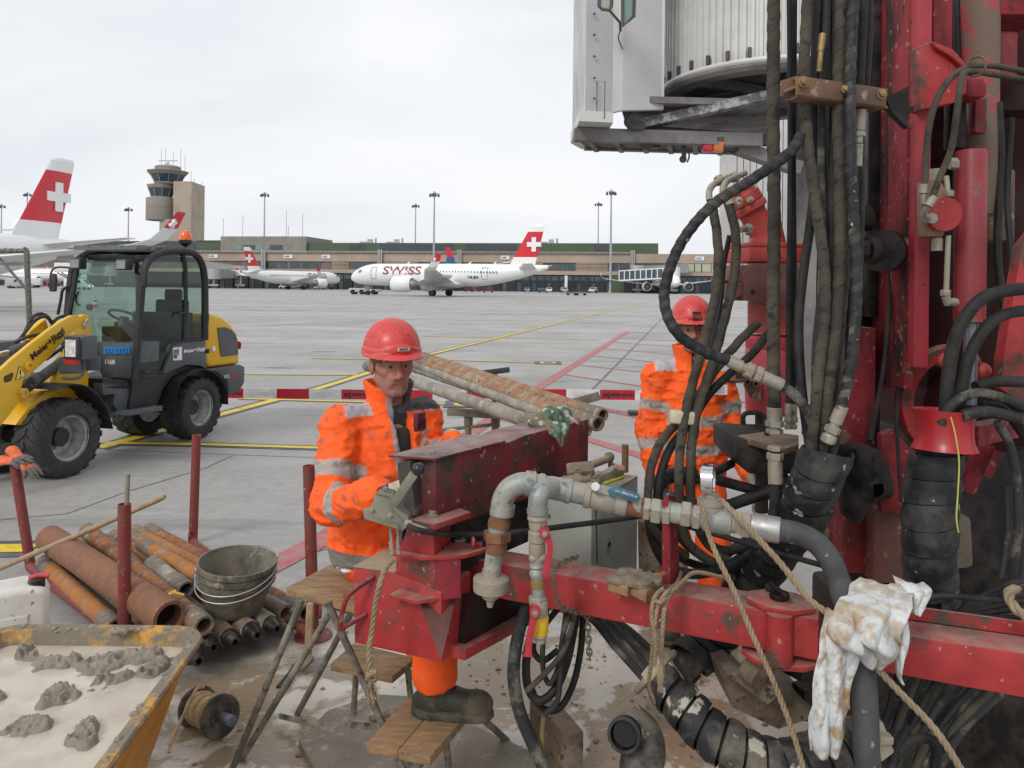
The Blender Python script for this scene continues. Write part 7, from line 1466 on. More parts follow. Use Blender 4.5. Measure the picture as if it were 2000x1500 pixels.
# ---------------- water pipe manifold ----------------
mf=thing('pipe_manifold',P(1200,1000,2.2),'galvanised water pipe manifold with valves, gauge and elbows above the red beam','pipe')
def mp(x,y,D=None):return P(x,y,2.24 if D is None else D)
def turned(name,a,c,segs,m,parent=mf,n=24):
    """segs: (fraction, radius) pairs along a -> c"""
    a,c=Vector(a),Vector(c);t=(c-a);l=t.length;b=MB();b.lathe([(r,f*l)for f,r in segs],a,t,n);return b.build(name,m,parent,smooth=35)
b=MB();b.tube(spline([mp(977,1006),mp(983,975),mp(995,955),mp(1015,945),mp(1038,944)],6),.032,24);b.lathe([(.0355,0),(.0355,.03)],mp(980,1004),mp(983,985)-mp(980,1004),24);b.lathe([(.036,0),(.037,.012),(.036,.03)],mp(1026,944),(1,0,-.05),24);b.build('elbow',M_galv,mf)
turned('pipe',mp(1040,945),mp(1145,966),[(0,.031),(.1,.031),(.12,.035),(.2,.035),(.22,.031),(.3,.031),(.32,.033),(.6,.033),(.62,.036),(.7,.036),(.72,.031),(1,.031)],M_galv)
b=MB();b.tube(spline([mp(1078,952,2.22),mp(1064,956,2.19),mp(1053,968,2.17),mp(1050,990,2.17),mp(1050,1003,2.17)],6),.0275,22);b.lathe([(.03,0),(.031,.012)],mp(1050,1003,2.17),(0,0,1),22);b.build('elbow',M_galv,mf)
turned('pipe',mp(977,1003),mp(972,1045),[(0,.029),(.3,.029),(.32,.032),(.6,.033),(.62,.026),(1,.026)],M_rustu)
turned('pipe',mp(973,1022),mp(972,1038),[(0,.0285),(1,.0285)],M_galv)
b=MB();b.hexnut(mp(971,1047),(0,0,1),.041,.03);b.lathe([(.031,0),(.03,-.035)],mp(970,1056),(.02,0,1));b.build('union_nut',M_rustu,mf)
turned('pipe',mp(968,1066),mp(960,1122),[(0,.0255),(1,.0255)],M_galv)
turned('end_cap',mp(960,1112),mp(957,1185),[(0,.027),(.15,.028),(.22,.05),(.24,.052),(.36,.052),(.37,.050),(.39,.052),(.56,.051),(.58,.046),(.6,.024),(.75,.024),(.8,.018),(.84,.012),(1,.009)],M_zinc)
D2=2.17
turned('fitting',mp(1050,1005,D2),mp(1050,1048,D2),[(0,.026),(.1,.029),(.2,.029),(.22,.022),(.35,.024),(.6,.024),(.62,.021),(1,.022)],M_zinc)
b=MB();b.hexnut(mp(1050,1022,D2),(0,0,1),.026,.022);b.hexnut(mp(1050,1074,D2),(0,0,1),.024,.012);b.hexnut(mp(1050,1172,D2),(0,0,1),.026,.022);each(b,'hex_nut',M_zinc,mf)
turned('valve_body',mp(1050,1036,D2),mp(1049,1086,D2),[(0,.0235),(.05,.0265),(.4,.0265),(.45,.02),(.5,.024),(.9,.024),(1,.02)],M_zinc)
b=MB();b.ball(mp(1042,1090,D2-.01),.0135,14,10);b.ball(mp(1059,1089,D2-.01),.0135,14,10);b.cyl(mp(1049,1080,D2),mp(1049,1103,D2),.02);b.build('lugged_joint',M_zinc,mf)
turned('pipe',mp(1049,1100,D2),mp(1050,1128,D2),[(0,.02),(.2,.023),(.35,.018),(.6,.023),(.8,.023),(1,.02)],M_galv)
turned('pipe',mp(1050,1128,D2),mp(1050,1148,D2),[(0,.019),(.5,.021),(1,.019)],M_brass)
turned('pipe',mp(1050,1148,D2),mp(1051,1165,D2),[(0,.018),(1,.018)],M_galv)
turned('valve_body',mp(1052,1172,D2),mp(1053,1206,D2),[(0,.0245),(.1,.026),(.8,.026),(1,.022)],M_zinc)
turned('tape_wrap',mp(1054,1202,D2),mp(1054,1238,D2),[(0,.024),(.1,.026),(.5,.0245),(.9,.025),(1,.023)],mat('yellow tape',(.68,.42,.02),.45,bump=.5,bsc=40))
turned('claw_coupling',mp(1053,1236,D2),mp(1052,1252,D2),[(0,.022),(.3,.024),(.6,.018),(1,.02)],M_zinc)
def lever(px,D,w_,m,name='valve_lever'):
    b=MB();q=pix([(x,y,D)for x,y in px]);F=resample(spline(q,6),.01);n_=len(F)
    vs=[]
    for i,p in enumerate(F):
        t=(F[min(i+1,n_-1)]-F[max(i-1,0)]).normalized();s_=t.cross(Vector((0,1,0))).normalized();ww=w_*(1.25 if i<2 or i>n_-3 else .95)/2
        vs+=[p-s_*ww,p+s_*ww,p+s_*ww+Vector((0,.006,0)),p-s_*ww+Vector((0,.006,0))]
    b.add(vs,[(i*4+j,i*4+(j+1)%4,i*4+4+(j+1)%4,i*4+4+j)for i in range(n_-1)for j in range(4)]+[(0,1,2,3),tuple((n_-1)*4+j for j in range(4))]);c=q[0];b.cyl(c-Vector((0,.006,0)),c+Vector((0,.03,0)),w_*.75,n=20)
    o=b.build(name,m,mf,bevel=.0015);b=MB();b.bolt(c-Vector((0,.006,0)),(0,-1,0),w_*.3);b.build('bolt',M_zinc,o);return o
lever([(1064,1042),(1072,1058),(1074,1075),(1070,1100),(1064,1130)],D2-.04,.0185,M_lev)
lever([(1045,1197),(1040,1220),(1034,1250),(1031,1284)],D2-.045,.0205,M_lev)
turned('valve_body',mp(1142,966,2.22),mp(1250,990,2.2),[(0,.036),(.1,.037),(.12,.033),(.3,.038),(.5,.038),(.55,.033),(.62,.036),(.75,.036),(.77,.029),(1,.029)],M_zinc)
turned('pipe',mp(1215,982,2.205),mp(1256,993,2.2),[(0,.029),(1,.029)],M_rustu)
b=MB();ax_=mp(1480,1026,2.12)-mp(1256,990,2.2);ax_.normalize()
for x,y,r,l in((1264,994,.034,.02),(1282,998,.038,.028),(1302,1001,.036,.022),(1340,1004,.038,.028),(1360,1010,.036,.022),(1442,1022,.034,.02),(1456,1026,.036,.025),(1212,980,.041,.02)):b.hexnut(mp(x,y,2.2-(x-1256)*.00035),ax_,r,l)
each(b,'hex_nut',M_zinc,mf)
turned('pipe',mp(1256,992,2.2),mp(1470,1026,2.13),[(0,.028),(.55,.029),(.56,.035),(.72,.037),(.8,.036),(.81,.03),(1,.03)],M_galv)
b=MB();a=mp(1388,1010,2.16);b.lathe([(.036,0),(.034,.035),(.038,.037),(.038,.048),(.02,.05)],a,(0,0,1),24);b.hexnut(mp(1388,988,2.16)+Z(.018),(0,0,1),.034,.014);b.hexnut(mp(1389,968,2.16),(0,0,1),.02,.018);b.cyl(mp(1388,990,2.16),mp(1389,960,2.16),.012);b.build('tee',M_zinc,mf)
b=MB();c=mp(1381,936,2.16);ga_=Vector((1,-.38,0)).normalized();b.lathe([(.02,-.017),(.036,-.017),(.041,-.013),(.041,.011),(.043,.012),(.043,.018),(.036,.019),(.035,.014)],c,ga_,40);gg=b.build('pressure_gauge',mat('chrome case',(.62,.62,.62),.18,1.,vary=.05),mf);b=MB();b.cyl(c+Z(.041)+ga_*-.003,c+Z(.044)+ga_*-.003,.007);b.build('filler_plug',M_lblk,gg)
turned('hose_ferrule',mp(1466,1026,2.13),mp(1524,1036,2.1),[(0,.03),(.05,.035),(.9,.036),(1,.034)],mat('ferrule steel',(.48,.48,.47),.32,.7,col2=(.36,.33,.28),sc=14,th=(.5,.7)))
q=[(1520,1035,2.1),(1560,1043,2.09),(1596,1062,2.08),(1622,1095,2.07),(1638,1135,2.06),(1650,1175,2.02),(1672,1230,1.94),(1684,1300,1.9),(1690,1380,1.88),(1692,1460,1.86),(1700,1530,1.85)]
b=MB();b.tube(spline(pix(q),8),.0305,24);b.build('thick_hose',mat('thick hose',(.05,.05,.055),.55,col2=(.085,.085,.09),sc=8,th=(.42,.65),col3=(.3,.26,.22),sc3=22,th3=(.66,.7),bump=.15),mf,smooth=70)
# valve handle with sleeve
b=MB();b.ext([mp(1152,948,2.17),mp(1168,945,2.17),mp(1192,958,2.17),mp(1190,968,2.17),mp(1158,958,2.17)],(0,.004,0));b.cyl(mp(1163,950,2.15),mp(1163,956,2.2),.012);b.bolt(mp(1163,951,2.165),(0,-1,.2),.008);b.build('handle_plate',mat('bright zinc',(.5,.5,.48),.35,.5),mf)
hp=[(1190,956),(1203,950),(1212,953),(1248,966),(1251,974),(1246,981),(1236,980),(1204,968),(1188,965)]
b=MB();b.ext([mp(x,y,2.155)for x,y in hp],(0,.012,0));hs=b.build('blue_sleeve',mat('handle blue',(.035,.13,.19),.4,col2=(.05,.16,.22),sc=14),mf,bevel=.002)
xh=(mp(1248,968,2.15)-mp(1204,953,2.15)).normalized();yh=Vector((0,-1,0)).cross(xh)*-1;yh=yh if yh.z>0 else-yh
text('DN 50 PN 40',Mc_white,mp(1214,963,2.1545),xh,yh,.007,hs,width=.045);text('OFF ( ON',Mc_white,mp(1200,959,2.1545),xh,yh,.006,hs)
# bracket holding the pipe
b=MB();q=[mp(1296,1140,2.26),mp(1296,990,2.19),mp(1300,976,2.17),mp(1308,970,2.17),mp(1320,975,2.2)]
b.ext([mp(1294,1142,2.2),mp(1294,985,2.16),mp(1298,974,2.16),mp(1306,970,2.16),mp(1306,1142,2.2)],(.0,.008,0));b.ext([mp(1306,1000,2.17),mp(1306,1142,2.2),mp(1326,1136,2.3),mp(1320,1010,2.26)],(.004,0,0));b.ext([mp(1298,973,2.16),mp(1306,970,2.16),mp(1322,975,2.27),mp(1316,978,2.27)],(0,0,.006));b.build('pipe_bracket',M_rigm,mf,bevel=.001)
# ---------------- control cabinet ----------------
zc0,zc1=.76,1.155;N_,Lc,Rc=Vector((.28,2.62,0)),Vector((.13,2.70,0)),Vector((.50,3.0,0));Bk=Lc+Rc-N_
cb=thing('control_cabinet',Vector((.3,2.8,zc0)),'grey steel control cabinet with mud splashes and tools lying on top','cabinet')
b=MB();b.ext([v+Z(zc0)for v in(N_,Rc,Bk,Lc)],(0,0,zc1-zc0));b.build('cabinet_body',M_cab_g,cb,bevel=.004)
b=MB();b.ext([v+Z(zc1)for v in(N_+(N_-Bk).normalized()*.006,Rc,Bk,Lc)],(0,0,.006));b.build('lid',mat('dusty cabinet lid',(.36,.31,.23),.8,col2=(.25,.21,.15),sc=9),cb,bevel=.002)
rn=(Rc-N_).normalized();rfn=Vector((rn.y,-rn.x,0));b=MB();c=onplane(1188,1063,N_,rfn);b.box(c,(.05,.006,.06),math.atan2(rn.y,rn.x));lk_=b.build('lock',M_galv,cb,bevel=.002);b=MB();b.cyl(c+rfn*.004,c+rfn*.006,.01);b.build('keyhole',M_hollow,lk_)
b=MB();b.beam(onplane(1163,990,N_,rfn)+rfn*.001,onplane(1166,1100,N_,rfn)+rfn*.001,.003,.004);b.build('door_seam',M_hollow,cb)
b=MB();b.cyl(P(1272,1110,3.05),P(1270,1015,3.05),.05);b.build('wooden_post',M_woodm,rig)
# ---------------- tools on the cabinet ----------------
M_clay=mat('clay coated tool',(.26,.215,.155),.85,col2=(.18,.145,.1),sc=18,th=(.42,.6),bump=.6)
hm=thing('sledge_hammer',P(1130,925,2.75),'clay caked hammer lying on the grey cabinet','hammer');b=MB();c0,c1=P(1107,920,2.72),P(1160,915,2.72);b.lathe([(.024,0),(.028,.008),(.028,(c1-c0).length-.008),(.024,(c1-c0).length)],c0,c1-c0,8);b.torus((c0+c1)/2+Vector((-.01,-.028,0)),(0,1,0),.011,.003,18,6);b.build('head',M_clay,hm);b=MB();b.cyl(P(1140,914,2.76),P(1192,894,2.95),.0145);b.build('handle',M_handle,hm)
b=MB();b.ball(P(1190,893,2.94),(.02,.02,.02));b.cyl(P(1193,893,2.94),P(1192,912,2.94),.009);b.build('handle_end',M_clay,hm)
wb_=thing('brush',P(1190,940,2.75),'muddy hand brush with yellow edge on the cabinet','brush');b=MB();q=[P(1160,942,2.7),P(1172,930,2.72),P(1205,916,2.8),P(1220,920,2.84),P(1218,930,2.84),P(1190,942,2.74),P(1165,948,2.7)];b.ext(q,(0,.02,-.0));b.build('block',M_clay,wb_,bevel=.004);b=MB();b.ext([P(1178,944,2.715),P(1220,930,2.825),P(1219,936,2.825),P(1180,949,2.715)],(0,.03,0));b.build('yellow_edge',mat('brush yellow',(.5,.5,.05),.5,col2=(.3,.28,.1),sc=20),wb_,bevel=.002)
b=MB();b.ext([P(1148,942,2.72),P(1195,912,2.8),P(1204,915,2.8),P(1160,948,2.72)],(0,.0,.006));b.build('blade',M_zinc,wb_)
fz=lambda seed,s=30.,a=.012:(lambda X:(fbm(X,s,seed,3)-.5)*a*2)
def lump(name,pts,m,lab,cat,h=.006,k=.012,seed=1,amp=.01,parent=None,group=None,s=30.):
    pr=[(np.array(P(*a)),np.array(P(*c)),r0,r1)for a,c,r0,r1 in pts];al=np.array([q for p in pr for q in p[:2]]);lo,hi=al.min(0)-.07,al.max(0)+.07
    def f(X):
        d=None
        for a,c,r0,r1 in pr:e=d_caps(X,a,c,r0,r1);d=e if d is None else smin(d,e,k)
        return d+(fbm(X,s,seed,3)-.5)*amp*2
    o=field_obj(name,m,*[axis(lo[i],hi[i],h)for i in range(3)],f,parent)
    return tag(o,lab,cat,group)if parent is None else o
lump('cloth',[((1100,942,2.66),(1150,938,2.68),.018,.016),((1130,930,2.68),(1162,942,2.68),.014,.016),((1112,935,2.7),(1120,940,2.68),.014,.012)],M_clay,'stiff clay soaked glove or cloth in front of the hammer head','cloth',seed=4,amp=.014)
lump('pink_cloth',[((1198,915,2.95),(1214,918,2.95),.02,.016),((1190,920,2.93),(1200,918,2.93),.012,.012)],mat('pink rag',(.55,.2,.18),.8,col2=(.35,.2,.15),sc=20),'small pink rag behind the brush on the cabinet','rag',seed=6)
for k,(xs_,lab)in enumerate(((((1187,1134),(1226,1146),(1253,1118),(1217,1110)),'left mud covered wood block lying on the red beam'),(((1229,1140),(1262,1158),(1293,1128),(1262,1116)),'right mud covered wood block lying on the red beam'))):
    b=MB();q=[PZ(x,y,zb+.035)for x,y in xs_];b.ext(q,(0,0,-.032));o=tag(b.build('wood_block',M_wood,bevel=.003),lab,'wood block','wood blocks on the beam');o.location.z+=.002
    q2=[PZ(x,y,zb+.04)for x,y in xs_];c=sum(q2,Vector())/4;lo,hi=np.array(c)-.12,np.array(c)+.12;e0=(q2[1]-q2[0]).normalized();e1=(q2[3]-q2[0]).normalized();l0,l1=(q2[1]-q2[0]).length/2,(q2[3]-q2[0]).length/2
    def f(X,c=c,e0=e0,e1=e1,l0=l0,l1=l1,k=k):
        u=(X[0]-c.x)*e0.x+(X[1]-c.y)*e0.y;v=(X[0]-c.x)*e1.x+(X[1]-c.y)*e1.y;d=np.maximum(np.maximum(np.abs(u)-l0*.93,np.abs(v)-l1*.93),np.abs(X[2]-c.z)-.01)
        return d+(fbm(X,35,k+3,3)-.5)*.017
    field_obj('mud_cake',M_clay,*[axis(lo[i],hi[i],.006)for i in range(3)],f,o)
# washer and little parts on the pin plate
b=MB();b.lathe([(.010,0),(.019,0),(.0195,.006),(.010,.006)],PZ(897,1056,zp+.002),(0,0,1),24,closed=True);tag(b.build('washer',M_zinc),'large loose washer lying on the dusty red pin plate','washer')
b=MB();b.torus(P(924,1060,2.36),(1,.2,0),.013,.0055,20,8);b.box(P(932,1064,2.38),(.03,.02,.012));tag(b.build('padlock',M_rig),'small red shackle lying right of the loose washer','shackle')
lump('grease_coated_clamp',[((1650,895,2.65),(1690,905,2.6),.05,.06),((1690,905,2.6),(1712,945,2.6),.055,.05),((1680,940,2.6),(1672,985,2.6),.06,.055)],M_black,'','',h=.01,k=.04,seed=31,amp=.03,parent=rig,s=12)
# ---------------- ropes and chain ----------------
def rope(name,px,r,lab,parent=None,k=8):
    b=MB();b.rope(spline(pix(px),k),r);o=b.build(name,M_rope,parent,smooth=60);return tag(o,lab,'rope')if parent is None else o
rope('rope',[(1372,985,2.1),(1380,1030,2.08),(1400,1085,2.05),(1432,1150,2.03),(1470,1240,2.0),(1510,1330,1.98),(1545,1420,1.96),(1575,1520,1.94)],.0075,'left hemp rope slanting from the pipe tee down across the beam')
rope('rope',[(1410,978,2.1),(1450,1020,2.06),(1520,1095,2.02),(1580,1170,1.98),(1640,1215,1.92),(1700,1290,1.86),(1760,1355,1.84),(1830,1430,1.82),(1900,1540,1.8)],.0085,'thicker hemp rope running from the pipe tee under the dirty rag')
rope('rope',[(2030,1225,1.95),(1985,1190,1.95),(1970,1160,2.0),(1985,1150,2.05)],.0125,'short thick rope end at the right edge above the beam')
t=thing('rope_tether',P(725,1370,2.2),'hemp rope hanging down the left red leg housing, frayed knot at its end','rope')
rope('rope',[(768,1094,2.27),(755,1108,2.25),(742,1140,2.22),(733,1180,2.22),(727,1230,2.22),(721,1265,2.22),(722,1300,2.22),(726,1322,2.22)],.0082,'',t)
b=MB();rnd=random.Random(3)
b.rope(spline([P(718,1318,2.2),P(730,1312,2.18),P(735,1322,2.2),P(726,1330,2.22),P(718,1322,2.2)],5),.009)
for k in range(16):
    x=724+rnd.uniform(-4,5);b.tube(spline([P(x,1326,2.2),P(x+rnd.uniform(-4,6),1345,2.2+rnd.uniform(-.02,.02)),P(x+rnd.uniform(-6,18),1362+rnd.uniform(0,18),2.2+rnd.uniform(-.03,.03))],4),.0018,5)
b.build('frayed_end',M_rope,t)
t=thing('rope_lashing',P(1290,1330,2.15),'bundle of frayed rope ends tied round the beam by the pipe bracket','rope')
for px in([(1420,1130,2.3),(1360,1118,2.25),(1335,1135,2.2),(1310,1158,2.16),(1290,1170,2.13)],[(1330,1118,2.28),(1322,1140,2.22),(1300,1160,2.14),(1284,1185,2.12),(1278,1230,2.13),(1272,1290,2.2),(1268,1340,2.25),(1285,1385,2.3)],[(1318,1150,2.2),(1300,1180,2.12),(1294,1230,2.12),(1292,1280,2.15),(1296,1320,2.18)],[(1295,1150,2.16),(1280,1165,2.12),(1272,1200,2.12),(1280,1250,2.13),(1278,1300,2.16)],[(1275,1170,2.14),(1290,1176,2.1),(1302,1168,2.14),(1300,1155,2.2)]):rope('rope',px,.0062,'',t)
b=MB()
for k in range(14):x=1290+rnd.uniform(-5,5);b.tube(spline([P(x,1300,2.16),P(x+rnd.uniform(-6,4),1325,2.16),P(x+rnd.uniform(-8,6),1345+rnd.uniform(0,12),2.17)],4),.0018,5)
b.build('frayed_end',M_rope,t)
def chain(name,px,r,w_,lab,parent=None):
    q=resample(spline(pix(px),8),r*1.55);b=MB()
    for i in range(len(q)-1):
        t_=(q[i+1]-q[i]).normalized();u=t_.cross(Vector((0,1,0))).normalized();v=t_.cross(u)
        if i%2:u,v=v,u
        c=(q[i]+q[i+1])/2;b.tube([c+t_*math.cos(a)*r+u*math.sin(a)*r*.62 for a in[2*math.pi*k/14 for k in range(14)]],w_,6,closed=True)
    return tag(b.build(name,M_brown if 0 else mat('chain steel',(.17,.14,.11),.6,.3,col2=(.26,.2,.15),sc=30)),lab,'chain')
chain('chain',[(1128,1088,2.42),(1108,1094,2.36),(1088,1106,2.31),(1079,1122,2.28),(1084,1145,2.27),(1088,1168,2.27),(1096,1185,2.28),(1120,1194,2.35),(1148,1200,2.42)],.0125,.003,'steel chain looped over the red beam right of the small valve pipe')
chain('chain',[(1146,1195,2.4),(1149,1230,2.4),(1150,1260,2.4),(1152,1285,2.4)],.0125,.003,'short loose chain end hanging below the red beam')
# ---------------- rags ----------------
def drape(name,rows,m,lab,cat,folds=5,amp=.02,seed=1,parent=None,nu=48,col=None,thick=.004,dn=.5):
    """cloth through rows of (left x,y, right x,y, depth): real folds in depth"""
    R_=[spline([Vector((r[0],r[1],r[4]))for r in rows],10),spline([Vector((r[2],r[3],r[4]if len(r)<6 else r[5]))for r in rows],10)];nv=len(R_[0]);b=MB();rs=np.random.RandomState(seed);ph=rs.rand(4)*6
    for j in range(nv):
        for i in range(nu):
            f=i/(nu-1);a,c=R_[0][j],R_[1][j];wob=math.sin(j*.25+ph[0])*.06;ff=f+wob*f*(1-f)
            x=a.x+(c.x-a.x)*ff;y=a.y+(c.y-a.y)*ff;D=a.z+(c.z-a.z)*ff
            t=j/nv;dd=amp*((1.1-2.2*abs(math.sin(f*folds*3.14+ph[1]+1.6*math.sin(t*3+ph[2]))))*.5+(.6-1.2*abs(math.sin(f*folds*4.1+ph[3]+t*5.5)))*.3)*(.35+.7*min(1,t*1.4))-.03*math.sin(math.pi*f)
            p=P(x,y,D);p.y+=dd;p.x+=dd*.25;b.v.append(p)
    V=np.array([tuple(v)for v in b.v]);nz__=(fbm(V,9,seed,2)-.5)*amp*2.6*dn*2;nz2=(1-np.abs(fbm(V,9,seed+9,2)-.5)*5)*amp*.5*dn*2
    b.v=[Vector((v[0]+.3*q,v[1]+q-q2,v[2]+.3*q))for v,q,q2 in zip(V,nz__,nz2)]
    b.f=[(j*nu+i,j*nu+i+1,(j+1)*nu+i+1,(j+1)*nu+i)for j in range(nv-1)for i in range(nu-1)];b.mi=[0]*len(b.f)
    o=b.build(name,m,parent,fix=False,smooth=80,solid=thick);return tag(o,lab,cat)if parent is None else o
M_ragw=mat('dirty white cloth',(.62,.66,.68),.85,col2=(.34,.21,.10),sc=8,th=(.48,.60),col3=(.42,.3,.18),sc3=30,th3=(.56,.7),vary=.08,bump=.3,bsc=120)
rg=thing('dirty_rag',P(1690,1300,1.85),'mud stained white shirt rag draped over the red beam and thick hose','rag')
drape('hanging_tail',[(1618,1196,1672,1190,1.93),(1602,1240,1676,1235,1.87),(1593,1300,1672,1290,1.85),(1586,1360,1660,1340,1.85),(1580,1420,1652,1400,1.86),(1580,1462,1645,1452,1.88)],M_ragw,'','',2.2,.022,3,rg,nu=90)
drape('rag_body',[(1680,1122,1752,1124,1.98),(1650,1150,1778,1150,1.93),(1622,1190,1770,1190,1.84),(1610,1230,1752,1235,1.81),(1640,1262,1762,1280,1.83),(1672,1284,1720,1302,1.86)],mat('soiled white cloth',(.60,.62,.63),.85,col2=(.36,.24,.13),sc=11,th=(.45,.60),col3=(.46,.38,.28),sc3=26,th3=(.5,.66),bump=.5,bsc=70),'','',2.1,.034,17,rg,nu=120)
drape('rag_flap',[(1745,1128,1800,1135,1.97),(1752,1150,1816,1152,1.93),(1762,1170,1806,1182,1.92),(1772,1188,1795,1196,1.92)],M_ragw,'','',3,.015,8,rg,nu=36)
drape('rag_flap',[(1742,1210,1768,1205,1.88),(1744,1250,1772,1242,1.86),(1748,1290,1756,1310,1.86),(1752,1318,1760,1326,1.87)],M_ragw,'','',2,.01,12,rg,nu=24)
M_ragg=mat('green patterned cloth',(.02,.15,.10),.85,col2=(.20,.165,.10),sc=13,th=(.43,.52),col3=(.5,.5,.42),sc3=34,th3=(.56,.62),bump=.3)
rg=thing('green_rag',P(1085,830,3.0),'crumpled green and tan rag on the dark red motor box','rag')
lump('rag_body',[((1040,824,2.84),(1080,815,2.9),.026,.03),((1070,808,2.9),(1105,808,2.95),.026,.022),((1090,822,2.9),(1122,822,2.95),.02,.018),((1045,832,2.82),(1100,830,2.86),.012,.012)],M_ragg,'','',seed=21,amp=.017,h=.006,parent=rg,s=26)
drape('rag_flap',[(1064,828,1112,824,2.80),(1072,846,1112,838,2.78),(1084,858,1108,852,2.78),(1096,872,1102,872,2.78)],M_ragg,'','',2,.012,7,rg,nu=24)
# ---------------- boarding bridge overhead at the right ----------------
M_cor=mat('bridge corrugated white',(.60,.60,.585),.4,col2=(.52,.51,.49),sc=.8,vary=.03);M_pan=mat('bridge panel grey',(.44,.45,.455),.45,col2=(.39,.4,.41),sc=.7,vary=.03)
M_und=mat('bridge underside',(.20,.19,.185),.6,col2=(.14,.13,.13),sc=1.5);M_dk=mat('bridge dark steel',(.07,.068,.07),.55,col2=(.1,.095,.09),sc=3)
rc=P(1515,150,13.0);rr=1.88;zr0=5.28;zt0=9.5
jb=thing('boarding_bridge',(rc.x,rc.y,0),'huge white boarding bridge head with corrugated drum hanging over the rig','boarding bridge')
b=MB();n_=96
for k in range(n_):
    a0,a1,a2,a3=[2*math.pi*(k+f)/n_ for f in(.0,.12,.5,.62)];cs=lambda a,r:Vector((rc.x+math.cos(a)*r,rc.y+math.sin(a)*r,zr0));q=[cs(a0,rr-.04),cs(a1,rr),cs(a2,rr),cs(a3,rr-.04),cs(2*math.pi*(k+1)/n_,rr-.04)]
    for i in range(4):b.add([q[i],q[i+1],q[i+1]+Z(zt0-zr0),q[i]+Z(zt0-zr0)],[(0,1,2,3)])
b.build('corrugated_drum',M_cor,jb,fix=False,smooth=0)
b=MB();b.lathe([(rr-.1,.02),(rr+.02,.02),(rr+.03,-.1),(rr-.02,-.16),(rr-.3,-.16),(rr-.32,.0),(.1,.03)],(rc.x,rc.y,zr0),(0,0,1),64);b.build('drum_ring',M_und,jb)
b=MB();b.lathe([(rr+.015,.02),(rr+.03,.02),(rr+.05,-.03),(rr+.03,-.06)],(rc.x,rc.y,zr0),(0,0,1),64,closed=True);b.build('drum_rim',M_cor,jb)
b=MB()
for k in range(36):a=2*math.pi*k/36;b.box((rc.x+math.cos(a)*(rr+.02),rc.y+math.sin(a)*(rr+.02),zr0+.1),(.05,.05,.14),a)
each(b,'clip',M_dk,jb,smooth=0)
b=MB()
for a in(.5,1.45,2.6):d=Vector((math.cos(a),math.sin(a),0));b.beam(Vector((rc.x,rc.y,zr0-.1))-d*(rr-.2),Vector((rc.x,rc.y,zr0-.1))+d*(rr-.2),.12,.16)
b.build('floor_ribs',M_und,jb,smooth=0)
# cabin walls
cz=4.55;q0,q1,q2,q3=P(1118,235,13.6),P(1143,235,11.6),P(1196,235,11.7),P(1215,235,11.55)
b=MB();b.ext([Vector((v.x,v.y,cz))for v in(q1,q2,q2+Vector((0,.1,0)),q1+Vector((0,.1,0)))],(0,0,5));b.build('cabin_wall',M_pan,jb,smooth=0)
q4=P(1296,235,11.9);b=MB();b.ext([Vector((v.x,v.y,cz+(.1 if i in(1,2)else 0)))for i,v in enumerate((q3,q4,q4+Vector((0,.1,0)),q3+Vector((0,.1,0))))],(0,0,5));b.ext([Vector((v.x,v.y,cz))for v in(q2,q3,q3+Vector((0,.1,0)),q2+Vector((0,.1,0)))],(0,0,5));b.build('cabin_wall',mat('cabin white',(.56,.56,.55),.4,col2=(.5,.5,.49),sc=.6),jb,smooth=0)
b=MB();b.ext([Vector((v.x,v.y,cz+.25))for v in(q4-Vector((.28,.02,0)),q4-Vector((.0,.02,0)),q4+Vector((0,.1,0)),q4+Vector((-.28,.1,0)))],(0,0,5));b.build('corner_post',M_cor,jb,smooth=0)
b=MB();d=q1-q0; 
for k in range(9):p=q0+d*(k/9);p2=q0+d*((k+.75)/9);b.ext([Vector((v.x,v.y,cz))for v in(p,p2,p2+Vector((.06,.02,0)),p+Vector((.06,.02,0)))],(0,0,5))
b.build('bellows',M_cor,jb,smooth=0)
b=MB();b.ext([Vector((v.x,v.y,cz-.02))for v in(q0+Vector((-.05,-.3,0)),q1+Vector((-.1,-.1,0)),q2+Vector((0,-.1,0)),q2+Vector((0,1.5,0)),q0+Vector((.2,.3,0)))],(0,0,-.16));b.build('cabin_sill',M_cor,jb,smooth=0)
for x0,x1,y0,y1 in((1165,1181,160,231),):b=MB();a,c=P(x0,y1,11.6),P(x1,y0,11.6);b.tube([Vector((a.x,11.57,a.z)),Vector((a.x,11.57,c.z)),Vector((c.x,11.57,c.z)),Vector((c.x,11.57,a.z))],.008,5,closed=True);b.build('hatch_seam',M_dk,jb)
b=MB()
for y in(27,68,110,152,192,225):b.ball(P(1161,y,11.58),.02,8,6)
o=b.build('rivets',M_dk,jb);o['kind']='stuff'
# under deck
zd=4.28;b=MB();A_,B2_=P(1122,270,12.0),P(1485,285,12.3)
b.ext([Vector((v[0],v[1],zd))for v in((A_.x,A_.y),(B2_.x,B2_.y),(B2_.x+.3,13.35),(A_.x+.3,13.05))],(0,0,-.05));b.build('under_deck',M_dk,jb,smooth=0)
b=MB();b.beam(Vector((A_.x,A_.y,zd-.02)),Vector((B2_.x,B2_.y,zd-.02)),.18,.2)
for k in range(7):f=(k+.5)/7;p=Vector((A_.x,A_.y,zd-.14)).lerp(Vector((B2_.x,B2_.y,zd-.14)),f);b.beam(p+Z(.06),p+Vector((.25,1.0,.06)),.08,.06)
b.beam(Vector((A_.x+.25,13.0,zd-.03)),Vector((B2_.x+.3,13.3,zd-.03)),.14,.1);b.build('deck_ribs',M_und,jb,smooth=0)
b=MB();b.ext([Vector((P(x,557,D).x,D,4.72))for x,D in((1205,11.75),(1520,11.9),(1500,14.6),(1225,14.2))],(0,0,.1));b.build('cabin_floor',M_und,jb,smooth=0)
